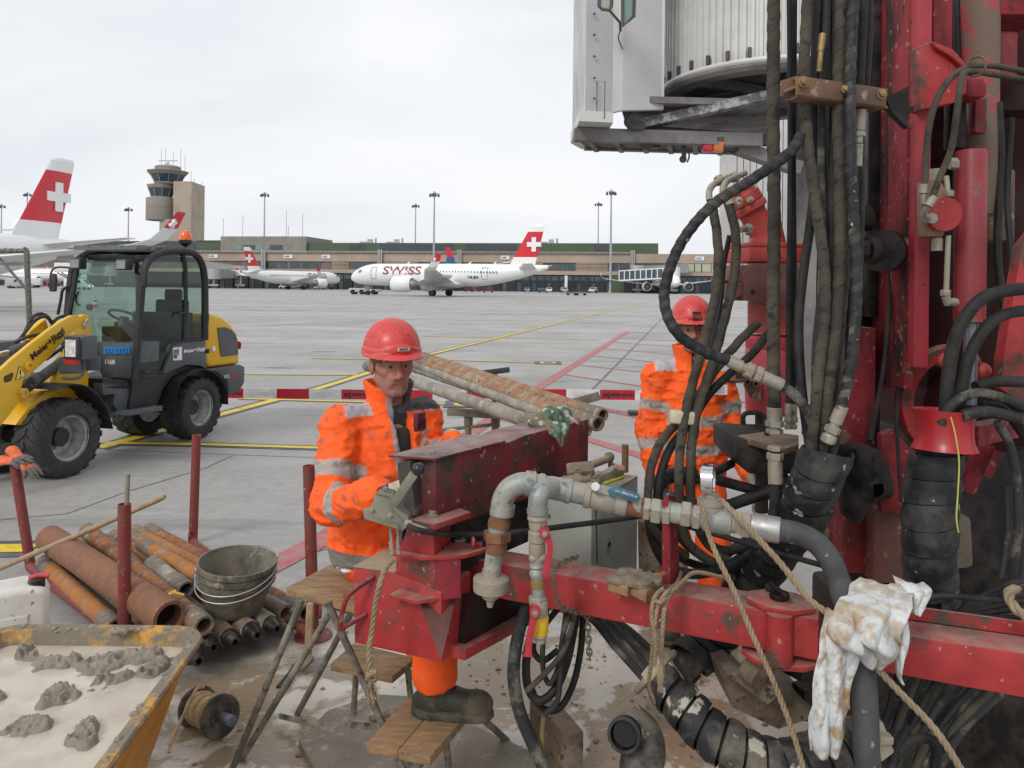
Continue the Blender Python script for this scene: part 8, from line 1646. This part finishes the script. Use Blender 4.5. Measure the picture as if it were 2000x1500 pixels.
b=MB();b.beam(P(1256,243,12.2),P(1500,188,11.8),.26,.14);b.build('cable_tray',mat('perforated tray',(.36,.36,.35),.5,.3,col2=(.15,.15,.15),sc=9,th=(.45,.55)),jb,smooth=0)
b=MB();b.tube(spline([P(1245,213,12),P(1232,225,11.9),P(1226,240,11.9),P(1240,248,11.95),P(1258,246,12)],5),.06,8)
for dz in(0,6,12):b.tube(spline([P(1256,250+dz,12.3),P(1330,256+dz,12.4),P(1420,262+dz,12.4),P(1520,270+dz,12.4)],5),.05,6)
b.build('cable_loom',M_dk,jb)
b=MB();b.box(P(1275,275,12.6),(.22,.2,.26));b.cyl(P(1266,275,12.4),P(1262,278,12.2),.1,.13);b.build('floodlight',M_dk,jb,bevel=.02)
b=MB();b.beam(P(1335,272,12.4),P(1336,306,12.4),.08,.06);b.ball(P(1334,311,12.4),.06);b.tube(spline([P(1344,290,12.4),P(1346,305,12.4),P(1342,317,12.4)],4),.015,5);b.build('sensor_arm',M_dk,jb)
for x,nm,c_ in((1381,'red_lamp',(.5,.015,.03)),(1402,'orange_lamp',(.62,.16,.02))):b=MB();b.box(P(x,285,12.2),(.16,.12,.2));b.build(nm,mat(nm,c_,.25,coat=.4),jb,bevel=.02)
b=MB();b.box(P(1391,273,12.2),(.34,.13,.07));b.build('lamp_hood',M_dk,jb)
for q in([(1170,-30),(1170,12),(1176,18),(1190,20),(1194,12),(1196,-30)],[(1216,-30),(1216,52),(1238,32),(1240,-30)]):
    b=MB();b.ext([P(x,y,11.0)for x,y in q],(0,.03,0));mr=b.build('mirror',Mc_glassl if q[0][0]>1200 else mat('mirror beige',(.4,.37,.32),.2),jb);b=MB();b.tube([P(x,y,10.99)for x,y in q],.025,6,closed=True);b.build('mirror_frame',M_dk,mr)
b=MB();b.tube([P(1190,20,11),P(1211,44,11.1),P(1212,60,11.3)],.02,6);b.tube(spline([P(1212,58,11.3),P(1208,75,11.4),P(1216,96,11.5)],5),.01,5);b.build('mirror_arm',M_dk,jb)
b=MB();b.beam(P(1300,262,13),P(1450,300,13.2),.1,.1);b.beam(P(1440,288,12.5),P(1560,330,12.5),.3,.2);b.build('strut',M_und,jb)
c=P(1600,300,13.2);b=MB();b.cyl((c.x,c.y,0),(c.x,c.y,5.3),.45);b.build('drive_column',M_und,jb)
# second white bridge section behind
b=MB();a,c=P(1428,306,20),P(1760,306,20)
t=thing('boarding_bridge',((a.x+c.x)/2,20,0),'white corrugated bridge section visible behind the drive motor','boarding bridge')
nn=26
for k in range(nn):x0=a.x+(c.x-a.x)*k/nn;x1=x0+(c.x-a.x)/nn*.86;b.box(((x0+x1)/2,20.2,4.6),(x1-x0,.4,4.2))
b.box(((a.x+c.x)/2,20.8,4.6),(c.x-a.x-.1,1.0,4.2));b.build('corrugated_wall',M_cor,t,smooth=0)
b=MB();b.box(((a.x+c.x)/2+.8,21,1.3),(2.6,.6,2.6));b.build('support_column',mat('blue grey column',(.12,.14,.18),.6),t)
# ---------------- people ----------------
M_skin=mat('skin',(1,1,1),.55,attr='Col',vary=.08,sc=30,bump=.08,bsc=220)
M_jack=mat('hi vis cloth',(1,1,1),.75,attr='Col',vary=.06,sc=10,bump=.35,bsc=45)
M_hair=mat('brown grey hair',(.10,.07,.05),.7,col2=(.2,.16,.13),sc=60,th=(.4,.6),bump=.8,bsc=180)
M_helm=mat('helmet red',(.62,.055,.045),.38,col2=(.48,.14,.12),sc=9,th=(.52,.66),col3=(.42,.35,.28),sc3=34,th3=(.67,.71),vary=.06,coat=.15)
M_boot=mat('muddy boot',(.035,.035,.026),.6,col2=(.12,.10,.07),sc=10,th=(.46,.64),bump=.4,bsc=60)
M_glv=mat('cream glove',(.5,.42,.3),.8,col2=(.3,.26,.2),sc=20,bump=.4)
ORG=np.array((1.0,.12,.009));GRY=np.array((.34,.335,.315));SHO=np.array((.45,.45,.49));MUDC=np.array((.17,.11,.07))
def chain_param(V,J):
    """distance along the polyline J and offset, for bands round sleeves"""
    best=np.full(len(V),1e9);s=np.zeros(len(V));acc=0.
    for a,b in zip(J,J[1:]):
        a,b=np.array(a),np.array(b);ba=b-a;L_=np.linalg.norm(ba);t=np.clip(((V-a)@ ba)/L_**2,0,1);d=np.linalg.norm(V-(a+t[:,None]*ba),axis=1);m_=d<best;best[m_]=d[m_];s[m_]=acc+t[m_]*L_;acc+=L_
    return s,best
def person(name,lab,J,f,pitch=0.,seed=1,opened=False,yawb=None,boots=((1,0),(1,0)),feet=None):
    """J: joints in metres. f: facing of the head (x,y). yawb: facing of the chest"""
    hd=Vector(J['head']);f=Vector((f[0],f[1],-pitch)).normalized();l=Vector((0,0,1)).cross(f).normalized();u=f.cross(l).normalized();Hm=np.array([f,l,u]).T
    cf=Vector((yawb[0],yawb[1],0)).normalized();cl=Vector((0,0,1)).cross(cf).normalized()
    H=lambda a,b_,c:np.array(hd)+Hm @ np.array((a,b_,c))
    root=thing(name,(J['hip'][0],J['hip'][1],J['base']),lab,'person')
    def body(X):
        d=None
        def add(e,k=.02):
            nonlocal d;d=e if d is None else smin(d,e,k)
        add(d_ell(X,H(-.012,0,.03),(.098,.076,.108),Hm));add(d_ell(X,H(.028,0,-.045),(.068,.057,.082),Hm),.02)
        add(d_ell(X,H(.048,0,-.088),(.042,.042,.034),Hm),.018);add(d_caps(X,H(.078,-.012,-.106),H(.078,.012,-.106),.017,.017),.014)
        for s in(-1,1):
            add(d_caps(X,H(.0,s*.056,-.06),H(.055,s*.028,-.102),.017,.014),.02);add(d_caps(X,H(.062,s*.043,-.022),H(.035,s*.06,-.012),.019,.017),.016)
            add(d_caps(X,H(.083,s*.014,.027),H(.07,s*.048,.024),.011,.011),.012);add(d_caps(X,H(.082,s*.02,-.045),H(.082,s*.028,-.07),.012,.010),.018)
            add(d_ell(X,H(-.008,s*.079,-.014),(.019,.009,.034),Hm),.006);add(d_caps(X,H(-.012,s*.084,.01),H(-.014,s*.085,-.028),.006,.005),.004)
        for s in(-1,1):d=smax(d,-d_ell(X,H(.096,s*.031,.003),(.017,.02,.0125),Hm),.008)
        for s in(-1,1):
            add(d_ell(X,H(.071,s*.031,.001),(.0135,.0135,.0125),Hm),.002);add(d_caps(X,H(.082,s*.018,.010),H(.075,s*.046,.009),.0042,.004),.003);add(d_caps(X,H(.081,s*.019,-.010),H(.076,s*.044,-.009),.0035,.0035),.003)
        add(d_caps(X,H(.088,0,.012),H(.108,0,-.03),.0085,.0115),.008);add(d_caps(X,H(.112,0,-.034),H(.108,0,-.04),.0115,.0105),.005)
        for s in(-1,1):add(d_ell(X,H(.099,s*.0125,-.041),(.011,.0075,.0075),Hm),.005)
        add(d_caps(X,H(.084,-.02,-.068),H(.084,.02,-.068),.0065,.0065),.008);add(d_caps(X,H(.083,-.015,-.079),H(.083,.015,-.079),.007,.007),.006)
        d=smax(d,-d_caps(X,H(.094,-.024,-.0735),H(.094,.024,-.0735),.002,.002),.003)
        nk=np.array(J['neck']);add(d_caps(X,H(-.025,0,-.05),nk,.052,.058),.02)
        add(d_caps(X,nk,J['chest'],.058,.10),.04);add(d_caps(X,J['chest'],J['hip'],.11,.11),.05)
        for k in('L','R'):
            sh,el,wr,hp,kn,an=(np.array(J[n+k])for n in('sh','el','wr','hp','kn','an'))
            add(d_caps(X,nk-np.array((0,0,.05)),sh,.035,.045),.03);add(d_caps(X,sh,el,.05,.04),.03);add(d_caps(X,el,wr,.04,.028),.02);add(d_caps(X,hp,kn,.085,.055),.04);add(d_caps(X,kn,an,.055,.038),.03)
            hn=wr+(wr-el)/np.linalg.norm(wr-el)*.07;add(d_caps(X,wr,hn,.026,.022),.015)
        return d
    pts=np.array([v for v in J.values()if isinstance(v,tuple)and len(v)==3 and not isinstance(v[0],tuple)]);lo,hi=pts.min(0)-.2,pts.max(0)+.2;hd_=np.array(hd)
    ax3=[axis(lo[i],hi[i],.018,(hd_[i]-.13,hd_[i]+.13),.0034)for i in range(3)]
    def skin(V):
        q=(V-hd_)@ Hm;n=fbm(V,40,seed,2)-.5;c=np.tile(np.array((.36,.165,.115)),(len(V),1))*(1+n[:,None]*.25)
        red=np.exp(-((q[:,0]-.09)**2+(np.abs(q[:,1])-.035)**2+(q[:,2]+.035)**2)/.0012)[:,None];c=c*(1-red*.35)+np.array((.46,.15,.11))*red*.35
        nose=np.exp(-((q[:,0]-.115)**2+q[:,1]**2+(q[:,2]+.035)**2)/.0003)[:,None];c=c*(1-.5*nose)+np.array((.45,.14,.10))*.5*nose
        st=np.clip((-q[:,2]-.05)/.03,0,1)*(q[:,0]>.0)*.35;c=c*(1-st[:,None])+np.array((.16,.11,.09))*st[:,None]
        lip=(np.abs(q[:,2]+.0735)<.0085)&(np.abs(q[:,1])<.023)&(q[:,0]>.08);c[lip]=(.30,.115,.09)
        for s in(-1,1):
            e=np.linalg.norm(q-np.array((.071,s*.031,.001)),axis=1);sc_=(e<.0152)&(np.abs(q[:,2]-.0005)<.0055)&(q[:,0]>.076);c[sc_]=(.30,.24,.215)
            ir=sc_ &(np.abs(q[:,1]-s*.031)<.0062);c[ir]=(.035,.03,.028)
            eb=(np.abs(q[:,2]-.028+np.abs(q[:,1]-s*.03)*.25)<.0055)&(np.abs(q[:,1]-s*.033)<.021)&(q[:,0]>.06);c[eb]=(.10,.065,.045)
        return np.clip(c,0,1)
    field_obj('body',M_skin,*ax3,body,root,color=skin)
    # hair under the helmet rim
    def hair(X):return smax(smax(d_ell(X,H(-.016,0,.03),(.103,.082,.112),Hm)+(fbm(X,60,seed,2)-.5)*.008,(X[0]-hd_[0])*Hm[0,2]+(X[1]-hd_[1])*Hm[1,2]+(X[2]-hd_[2])*Hm[2,2]-.06,.005),np.maximum(((X[0]-hd_[0])*Hm[0,0]+(X[1]-hd_[1])*Hm[1,0]+(X[2]-hd_[2])*Hm[2,0])-.048-.6*((X[0]-hd_[0])*Hm[0,2]+(X[1]-hd_[1])*Hm[1,2]+(X[2]-hd_[2])*Hm[2,2]),-((X[0]-hd_[0])*Hm[0,2]+(X[1]-hd_[1])*Hm[1,2]+(X[2]-hd_[2])*Hm[2,2])-.018-.35*np.maximum(0,-((X[0]-hd_[0])*Hm[0,0]+(X[1]-hd_[1])*Hm[1,0])))  ,.006)
    field_obj('hair',M_hair,*[axis(hd_[i]-.16,hd_[i]+.16,.005)for i in range(3)],hair,root)
    # helmet
    def loc(X):
        d0=[X[i]-hd_[i]for i in range(3)];return[d0[0]*Hm[0,k]+d0[1]*Hm[1,k]+d0[2]*Hm[2,k]for k in range(3)]
    def helm(X):
        a,b_,c=loc(X);e=d_ell(X,H(-.008,0,.062),(.130,.112,.122),Hm);shell=np.maximum(np.abs(e+.003)-.003,.046-c)
        ridge=d_ell(X,H(-.008,0,.066),(.125,.03,.121),Hm);pass
        rail=np.maximum(np.abs(e)-.006,np.abs(c-.064-.012*np.cos(b_*30))-.014);shell=smin(shell,rail,.002)
        ra=np.where(a>0,.168,.138);br=np.sqrt((a/ra)**2+(b_/.122)**2);dz=c-(.049-.016*np.clip((br-.85)/.2,0,2)*np.where(a>0,1.2,.6));brim=np.maximum(np.maximum((br-1)*.12,-(e+.004)),np.abs(dz)-.0035);return smin(shell,brim,.005)
    hel=field_obj('helmet',M_helm,*[axis(hd_[i]-.21,hd_[i]+.21,.0042)for i in range(3)],helm,root)
    cuts=[]
    # jacket
    wd=J.get('wd',np.array((.13,.20)))
    def jacket(X):
        hp,ch,nk=np.array(J['hip']),np.array(J['chest']),np.array(J['neck'])
        def slab_(c,rf,rl,rz):return d_ell(X,c,(rf,rl,rz),np.array([cf,cl,Vector((0,0,1))]).T)
        ax_=(ch-hp);d=None
        for t,rf,rl in((-.04,.17,.20),(.25,.165,.195),(.5,.16,.195),(.75,.155,.195),(1.0,.135,.185)):e=slab_(hp+ax_*t,rf,rl,.17);d=e if d is None else smin(d,e,.05)
        d=smin(d,d_caps(X,nk-np.array((0,0,.06)),nk-np.array((0,0,.02)),.085,.07),.05)
        for k in('L','R'):
            sh,el,wr=(np.array(J[n+k])for n in('sh','el','wr'));dd=wr-el;w2=wr-dd/np.linalg.norm(dd)*.0
            e=smin(d_caps(X,sh,el,.072,.064),d_caps(X,el,w2,.067,.052),.03);d=smin(d,e,.022)
            d=smin(d,d_caps(X,nk-np.array((0,0,.03)),sh,.045,.066),.03)
        # folds: long soft creases plus fine wrinkles
        n1=fbm(X,7,seed,2);n2=1-np.abs(fbm([X[0],X[1],X[2]*1.7],11,seed+3,2)-.5)*6;n3=1-np.abs(fbm([X[0],X[1],X[2]*1.9],19,seed+6,2)-.5)*6;d=d+(n1-.5)*.028-np.clip(n2,0,1)*.010-np.clip(n3,0,1)*.006
        d=smax(d,J['hem']+.02*np.sin(X[0]*9)-X[2]if not callable(J['hem'])else J['hem'](X),.012)
        # collar
        c0=nk+np.array((0,0,.015));r_=np.sqrt((X[0]-c0[0])**2+(X[1]-c0[1])**2);col_=np.maximum(np.abs(r_-(.078+(X[2]-c0[2])*.22))-.008,np.maximum(X[2]-(c0[2]+.078+.012*np.sin(X[0]*40)),c0[2]-.06-X[2])); 
        s_=(X[0]-c0[0])*cl[0]+(X[1]-c0[1])*cl[1];fw=(X[0]-c0[0])*cf[0]+(X[1]-c0[1])*cf[1]
        if opened:col_=np.maximum(col_,np.where(fw>0,.03-np.abs(s_-.012),-1));d=smax(d,-np.where(fw>0,np.maximum(np.abs(s_-.012)-.02-np.clip((X[2]-c0[2]+.25)*.12,0,.05),.09-fw),1.),.006)
        return smin(d,col_,.01)
    al=np.array([J[k]for k in('shL','elL','wrL','shR','elR','wrR','hip','chest','neck')]);lo,hi=al.min(0)-.22,al.max(0)+.2;hi[2]=max(al[:,2])+.12;lo[2]=J['lo']if 'lo' in J else lo[2]
    def jcol(V):
        c=np.tile(ORG,(len(V),1));hp,ch,nk=(np.array(J[k])for k in('hip','chest','neck'));s_=(V-ch)@ np.array(cl);fw=(V-ch)@ np.array(cf);wob=(fbm(V,9,seed,2)-.5)*.03;z=V[:,2]+wob
        arm=np.zeros(len(V),bool)
        tor,dt=chain_param(V,[J['hip'],J['chest']])
        for k in('L','R'):
            s,d=chain_param(V,[J['sh'+k],J['el'+k],J['wr'+k]]);on=(d<.115)&(d<dt-.05)&(s>.03);arm |= on;s=s+wob
            for p0,p1 in J['abands']:c[on &(s>p0)&(s<p1)]=GRY
            for p0,p1 in J['abands']:     # orange pinstripe lattice in the reflective band
                zz=on &(s>p0)&(s<p1);g=np.abs(((np.arctan2((V-np.array(J['el'+k]))[:,0],(V-np.array(J['el'+k]))[:,1])*3.2+s*22)%1)-.5)<.05;c[zz & g]=(.8,.3,.15)
        for p0,p1 in J['tbands']:c[~arm &(z>p0)&(z<p1)]=GRY
        for p0,p1 in J['tbands']:zz=~arm &(z>p0)&(z<p1);g=np.abs(((s_*14+z*14)%1)-.5)<.045;c[zz & g]=(.8,.3,.15)
        sh=(V[:,2]>min(J['shL'][2],J['shR'][2])+.035)&(V[:,2]<nk[2]+.02)&(np.abs(s_)>.085)&(np.abs(s_)<.20);c[sh]=SHO
        hm=V[:,2]+wob*.6<J['hemz'];c[~arm & hm]=np.array((.20,.195,.175))
        if opened:
            fr=(fw>.03)&(np.abs(s_-.015)<.028+np.clip(V[:,2]-ch[2],0,.2)*.1)&(V[:,2]<nk[2]+.01);c[fr]=(.03,.028,.03);c[(fw>.03)&(s_<-.005)&(s_>-.028)&(V[:,2]<nk[2]+.06)]=(.30,.30,.32)
            colr=(V[:,2]>nk[2]-.02)&(s_>.02);c[colr]=(.07,.06,.075)
        else:c[(fw>.05)&(np.abs(s_-.0)<.009)]=(.03,.03,.035)
        m1=fbm(V,13,seed+7,3);m2=fbm(V,42,seed+2,2);m3=fbm(V,24,seed+4,3);k1=np.clip((m1-.60)/.08,0,1)*np.clip((m3-.52)/.08,0,1)*.3;k2=np.clip((m2-.72)/.03,0,1)*.7;kk=np.maximum(k1,k2)[:,None]
        return c*(1-kk)+MUDC*kk
    jk=field_obj('jacket',M_jack,*[axis(lo[i],hi[i],.0078)for i in range(3)],jacket,root,color=jcol)
    def shirt(X):return smin(d_caps(X,np.array(J['neck'])-np.array((0,0,.05)),J['chest'],.068,.122),d_caps(X,J['chest'],J['hip'],.122,.12),.04)+(fbm(X,14,seed,2)-.5)*.02
    al=np.array([J['neck'],J['chest'],J['hip']]);field_obj('shirt',mat('dark grey shirt',(.035,.033,.037),.9),*[axis(al.min(0)[i]-.2,al.max(0)[i]+.2,.014)for i in range(3)],shirt,root)
    # trousers
    def trou(X):
        d=d_caps(X,J['hpL'],J['hpR'],.11,.11)
        for k in('L','R'):hp,kn,an=(np.array(J[n+k])for n in('hp','kn','an'));d=smin(d,smax(smin(d_caps(X,hp,kn,.10,.09),d_caps(X,kn,an,.088,.084),.03),np.where(X[2]<an[2]+.1,an[2]-.015-X[2],-1),.004),.03)
        d=smax(d,X[2]-(J['hip'][2]+.12),.01);return d+(fbm(X,9,seed+1,3)-.5)*.04
    al=np.array([J[k]for k in('hpL','knL','anL','hpR','knR','anR')]);lo,hi=al.min(0)-.2,al.max(0)+.2
    def tcol(V):
        c=np.tile(ORG*np.array((.9,.9,1)),(len(V),1));m1=fbm(V,12,seed+17,3);kk=np.clip((m1-.62)/.06,0,1)[:,None]*.4
        for k in('L','R'):
            s,d=chain_param(V,[J['kn'+k],J['an'+k]]);c[(s>.06)&(s<.12)&(d<.12)&(V[:,2]<J['kn'+k][2])]=GRY
        return c*(1-kk)+MUDC*kk
    field_obj('trousers',M_jack,*[axis(lo[i],hi[i],.012)for i in range(3)],trou,root,color=tcol)
    for k,fd in zip(('L','R'),feet):
        an=np.array(J['an'+k]);fd=Vector((fd[0],fd[1],0)).normalized();F3=np.array([fd,Vector((0,0,1)).cross(fd),Vector((0,0,1))]).T;B=lambda a,b_,c:an+F3 @ np.array((a,b_,c));hh=J['sole'+k]-an[2]
        def boot(X):
            d=d_caps(X,B(-.005,0,.06),B(-.01,0,hh+.07),.058,.05);d=smin(d,d_ell(X,B(-.02,0,hh+.045),(.065,.045,.05),F3),.02);d=smin(d,d_caps(X,B(.02,0,hh+.065),B(.13,0,hh+.045),.05,.044),.03);d=smin(d,d_ell(X,B(.155,0,hh+.048),(.06,.05,.047),F3),.015)
            d=smax(d,(hh+an[2]+.012)-X[2],.008);a=(X[0]-an[0])*F3[0,0]+(X[1]-an[1])*F3[1,0];b_=(X[0]-an[0])*F3[0,1]+(X[1]-an[1])*F3[1,1]
            so=np.maximum(np.sqrt(np.maximum(np.abs(a-.065)-.10,0)**2+b_**2)-.052,np.abs(X[2]-(hh+an[2]+.014))-.013);return smin(d,so,.003)+(fbm(X,40,seed+3,2)-.5)*.005
        lo,hi=an-.26,an+.26;lo[2]=J['sole'+k]-.02;hi[2]=an[2]+.14;field_obj('boot',M_boot,*[axis(lo[i],hi[i],.007)for i in range(3)],boot,root)
        b=MB()
        for t in range(5):a_=B(.035+t*.02,-.02,hh+.11-t*.009);c_=B(.035+t*.02,.02,hh+.11-t*.009);m_=(a_+c_)/2+np.array((0,0,.012));b.tube([Vector(a_),Vector(m_),Vector(c_)],.003,6)
        b.build('laces',M_black,root)
    return root,H,Hm,hel,cf,cl,jk
# seated worker with his boot on the foot board
J1=dict(head=(-.478,3.08,1.582),neck=(-.500,3.14,1.405),chest=(-.505,3.12,1.24),hip=(-.525,3.12,.86),base=.34,
    shR=(-.665,3.0,1.345),elR=(-.665,2.86,1.075),wrR=(-.455,2.62,1.175),shL=(-.365,3.22,1.345),elL=(-.335,3.22,1.14),wrL=(-.225,3.03,1.262),
    hpR=(-.57,3.08,.81),hpL=(-.46,3.18,.81),knR=(-.27,2.80,.79),knL=(-.30,3.0,.76),anR=(-.265,2.80,.455),anL=(-.33,3.08,.44),soleR=.335,soleL=.34,
    hem=lambda X:.775+(X[0]+.72)*.16-X[2],hemz=.86,lo=.72,abands=((.15,.21),(.37,.43)),tbands=((1.0,1.06),))
p1,H1,Hm1,hel1,cf1,cl1,jk1=person('person','worker in red helmet and open orange jacket seated at the control lever, facing us',J1,(.43,-.90),.06,5,True,(.55,-.83),feet=((.2,1),(1,-.12)))
hv=J1['wrR'];fd=(Vector(J1['wrR'])-Vector(J1['elR'])).normalized();glove('glove',Vector(hv)+fd*.03,frame3(fd+Vector((.3,0,.15)),(-.2,-.5,1)),M_glv,p1,sc=1.1,curl=(.9,.95,1.0,1.05),cuff=.08)
hv=J1['wrL'];fd=(Vector(J1['wrL'])-Vector(J1['elL'])).normalized();glove('glove',Vector(hv)+fd*.03,frame3((.3,-.9,-.1),(0,0,1)),M_glv,p1,sc=1.1,curl=(.4,.4,.5,.5),cuff=.07)
c=onplane(829,826,Vector(J1['chest'])+cf1*.172,cf1); 
def patch(mb,x,y,w_,h_,pl,nrm,off=.006,dep=.006):
    c=onplane(x,y,pl,nrm);r=Vector((0,0,1)).cross(nrm).normalized();mb.ext([c+r*i*w_/2+Z(j*h_/2)+nrm*off for i,j in((-1,-1),(1,-1),(1,1),(-1,1))],-nrm*dep);return c+nrm*(off+.001),r
b=MB();n1=(cf1+cl1*.45).normalized();n1=Vector((n1.x,n1.y,.12)).normalized();pl1=Vector(J1['chest'])+cf1*.165+cl1*.10
c,r=patch(b,818,824,.05,.07,pl1,n1,.014,.02);pt=b.build('chest_patch',mat('patch maroon',(.09,.015,.03),.6),p1,bevel=.002);text('mj',M_blk,c-r*.018-Z(.02),r,(0,0,1),.032,pt,bold=.04)
b=MB();c,r=patch(b,829,843,.045,.009,pl1,n1,.016,.02);b.build('reflex_tab',mat('tab grey',(.3,.3,.3),.5),p1)
def helmet_label(H,Hm,hel,off,w_,h_,m,txt,tm,th=.022,zc=.072):
    cs,sn=math.cos(off),math.sin(off);c=Vector(H(-.008+.138*cs,.12*sn,zc));n_=Vector(Hm @ np.array((cs,sn,.12))).normalized();r=Vector((0,0,1)).cross(n_).normalized();up=n_.cross(r)
    b=MB();b.ext([c+r*i*w_/2+up*j*h_/2+n_*.004 for i,j in((-1,-1),(1,-1),(1,1),(-1,1))],-n_*.012);lb=b.build('label',m,hel);text(txt,tm,c-r*w_*.42-up*h_*.28+n_*.0052,r,up,th,lb,bold=.03,width=w_*.84)
helmet_label(H1,Hm1,hel1,.05,.045,.013,mat('label white',(.6,.6,.6),.5),'MEIER',M_blk,.008,.074)
b=MB();rnd=random.Random(2)
b=MB();b.ball(P(680,1112,3.0),(.03,.03,.012),12,8);b.ball(P(664,1105,3.02),(.018,.018,.012),10,8);tag(b.build('paper_towel',mat('white paper',(.7,.7,.74),.9,bump=.8,bsc=60)),'crumpled white paper on the trestle board beside the seated worker','paper')
# standing worker behind the hoses
J2=dict(head=(.985,4.2,1.672),neck=(.985,4.235,1.50),chest=(.985,4.24,1.30),hip=(.995,4.26,.98),base=0,
    shR=(.81,4.22,1.41),elR=(.765,4.22,1.12),wrR=(.775,4.10,.88),shL=(1.16,4.24,1.41),elL=(1.22,4.24,1.13),wrL=(1.26,4.08,.93),
    hpR=(.89,4.26,.93),hpL=(1.09,4.26,.93),knR=(.90,4.2,.5),knL=(1.12,4.2,.5),anR=(.90,4.25,.1),anL=(1.14,4.25,.1),soleR=0,soleL=0,
    hem=.845,hemz=.90,lo=.80,abands=((.13,.19),(.36,.42)),tbands=((1.16,1.22),(1.0,1.06)))
p2,H2,Hm2,hel2,cf2,cl2,jk2=person('person','standing worker in red helmet and closed orange jacket behind the hanging hoses',J2,(-.10,-.99),.02,12,False,(-.05,-1),feet=((.2,-1),(-.25,-1)))
helmet_label(H2,Hm2,hel2,.08,.042,.042,M_blk,'mj',mat('label red',(.55,.04,.04),.5),.022,.080)
b=MB();nn2=Vector((-.05,-1,.05)).normalized();pl2=Vector(J2['chest'])+cf2*.17;c,r=patch(b,1406,761,.075,.052,pl2,nn2,.008,.012);bd_=b.build('name_badge',mat('badge white',(.66,.68,.75),.4),p2)
b=MB()
for k in range(5):b.box(c+Z(.016-k*.008)-r*.004+nn2*.001,(.05 if k%2 else .06,.001,.0016))
b.build('badge_lines',M_lgry,bd_)
b=MB();c,r=patch(b,1360,700,.03,.012,Vector(J2['neck'])+cf2*.095,nn2,.004,.006);b.build('collar_tab',mat('tab grey',(.3,.3,.3),.5),p2)
for k,s in(('R',-1),('L',1)):
    fd=(Vector(J2['wr'+k])-Vector(J2['el'+k])).normalized();glove('glove',Vector(J2['wr'+k])+fd*.03,frame3(fd,(s*1,-.2,0)),M_glv if k=='R' else M_clay,p2,sc=1.1,curl=(.35,.4,.45,.5),cuff=.07)
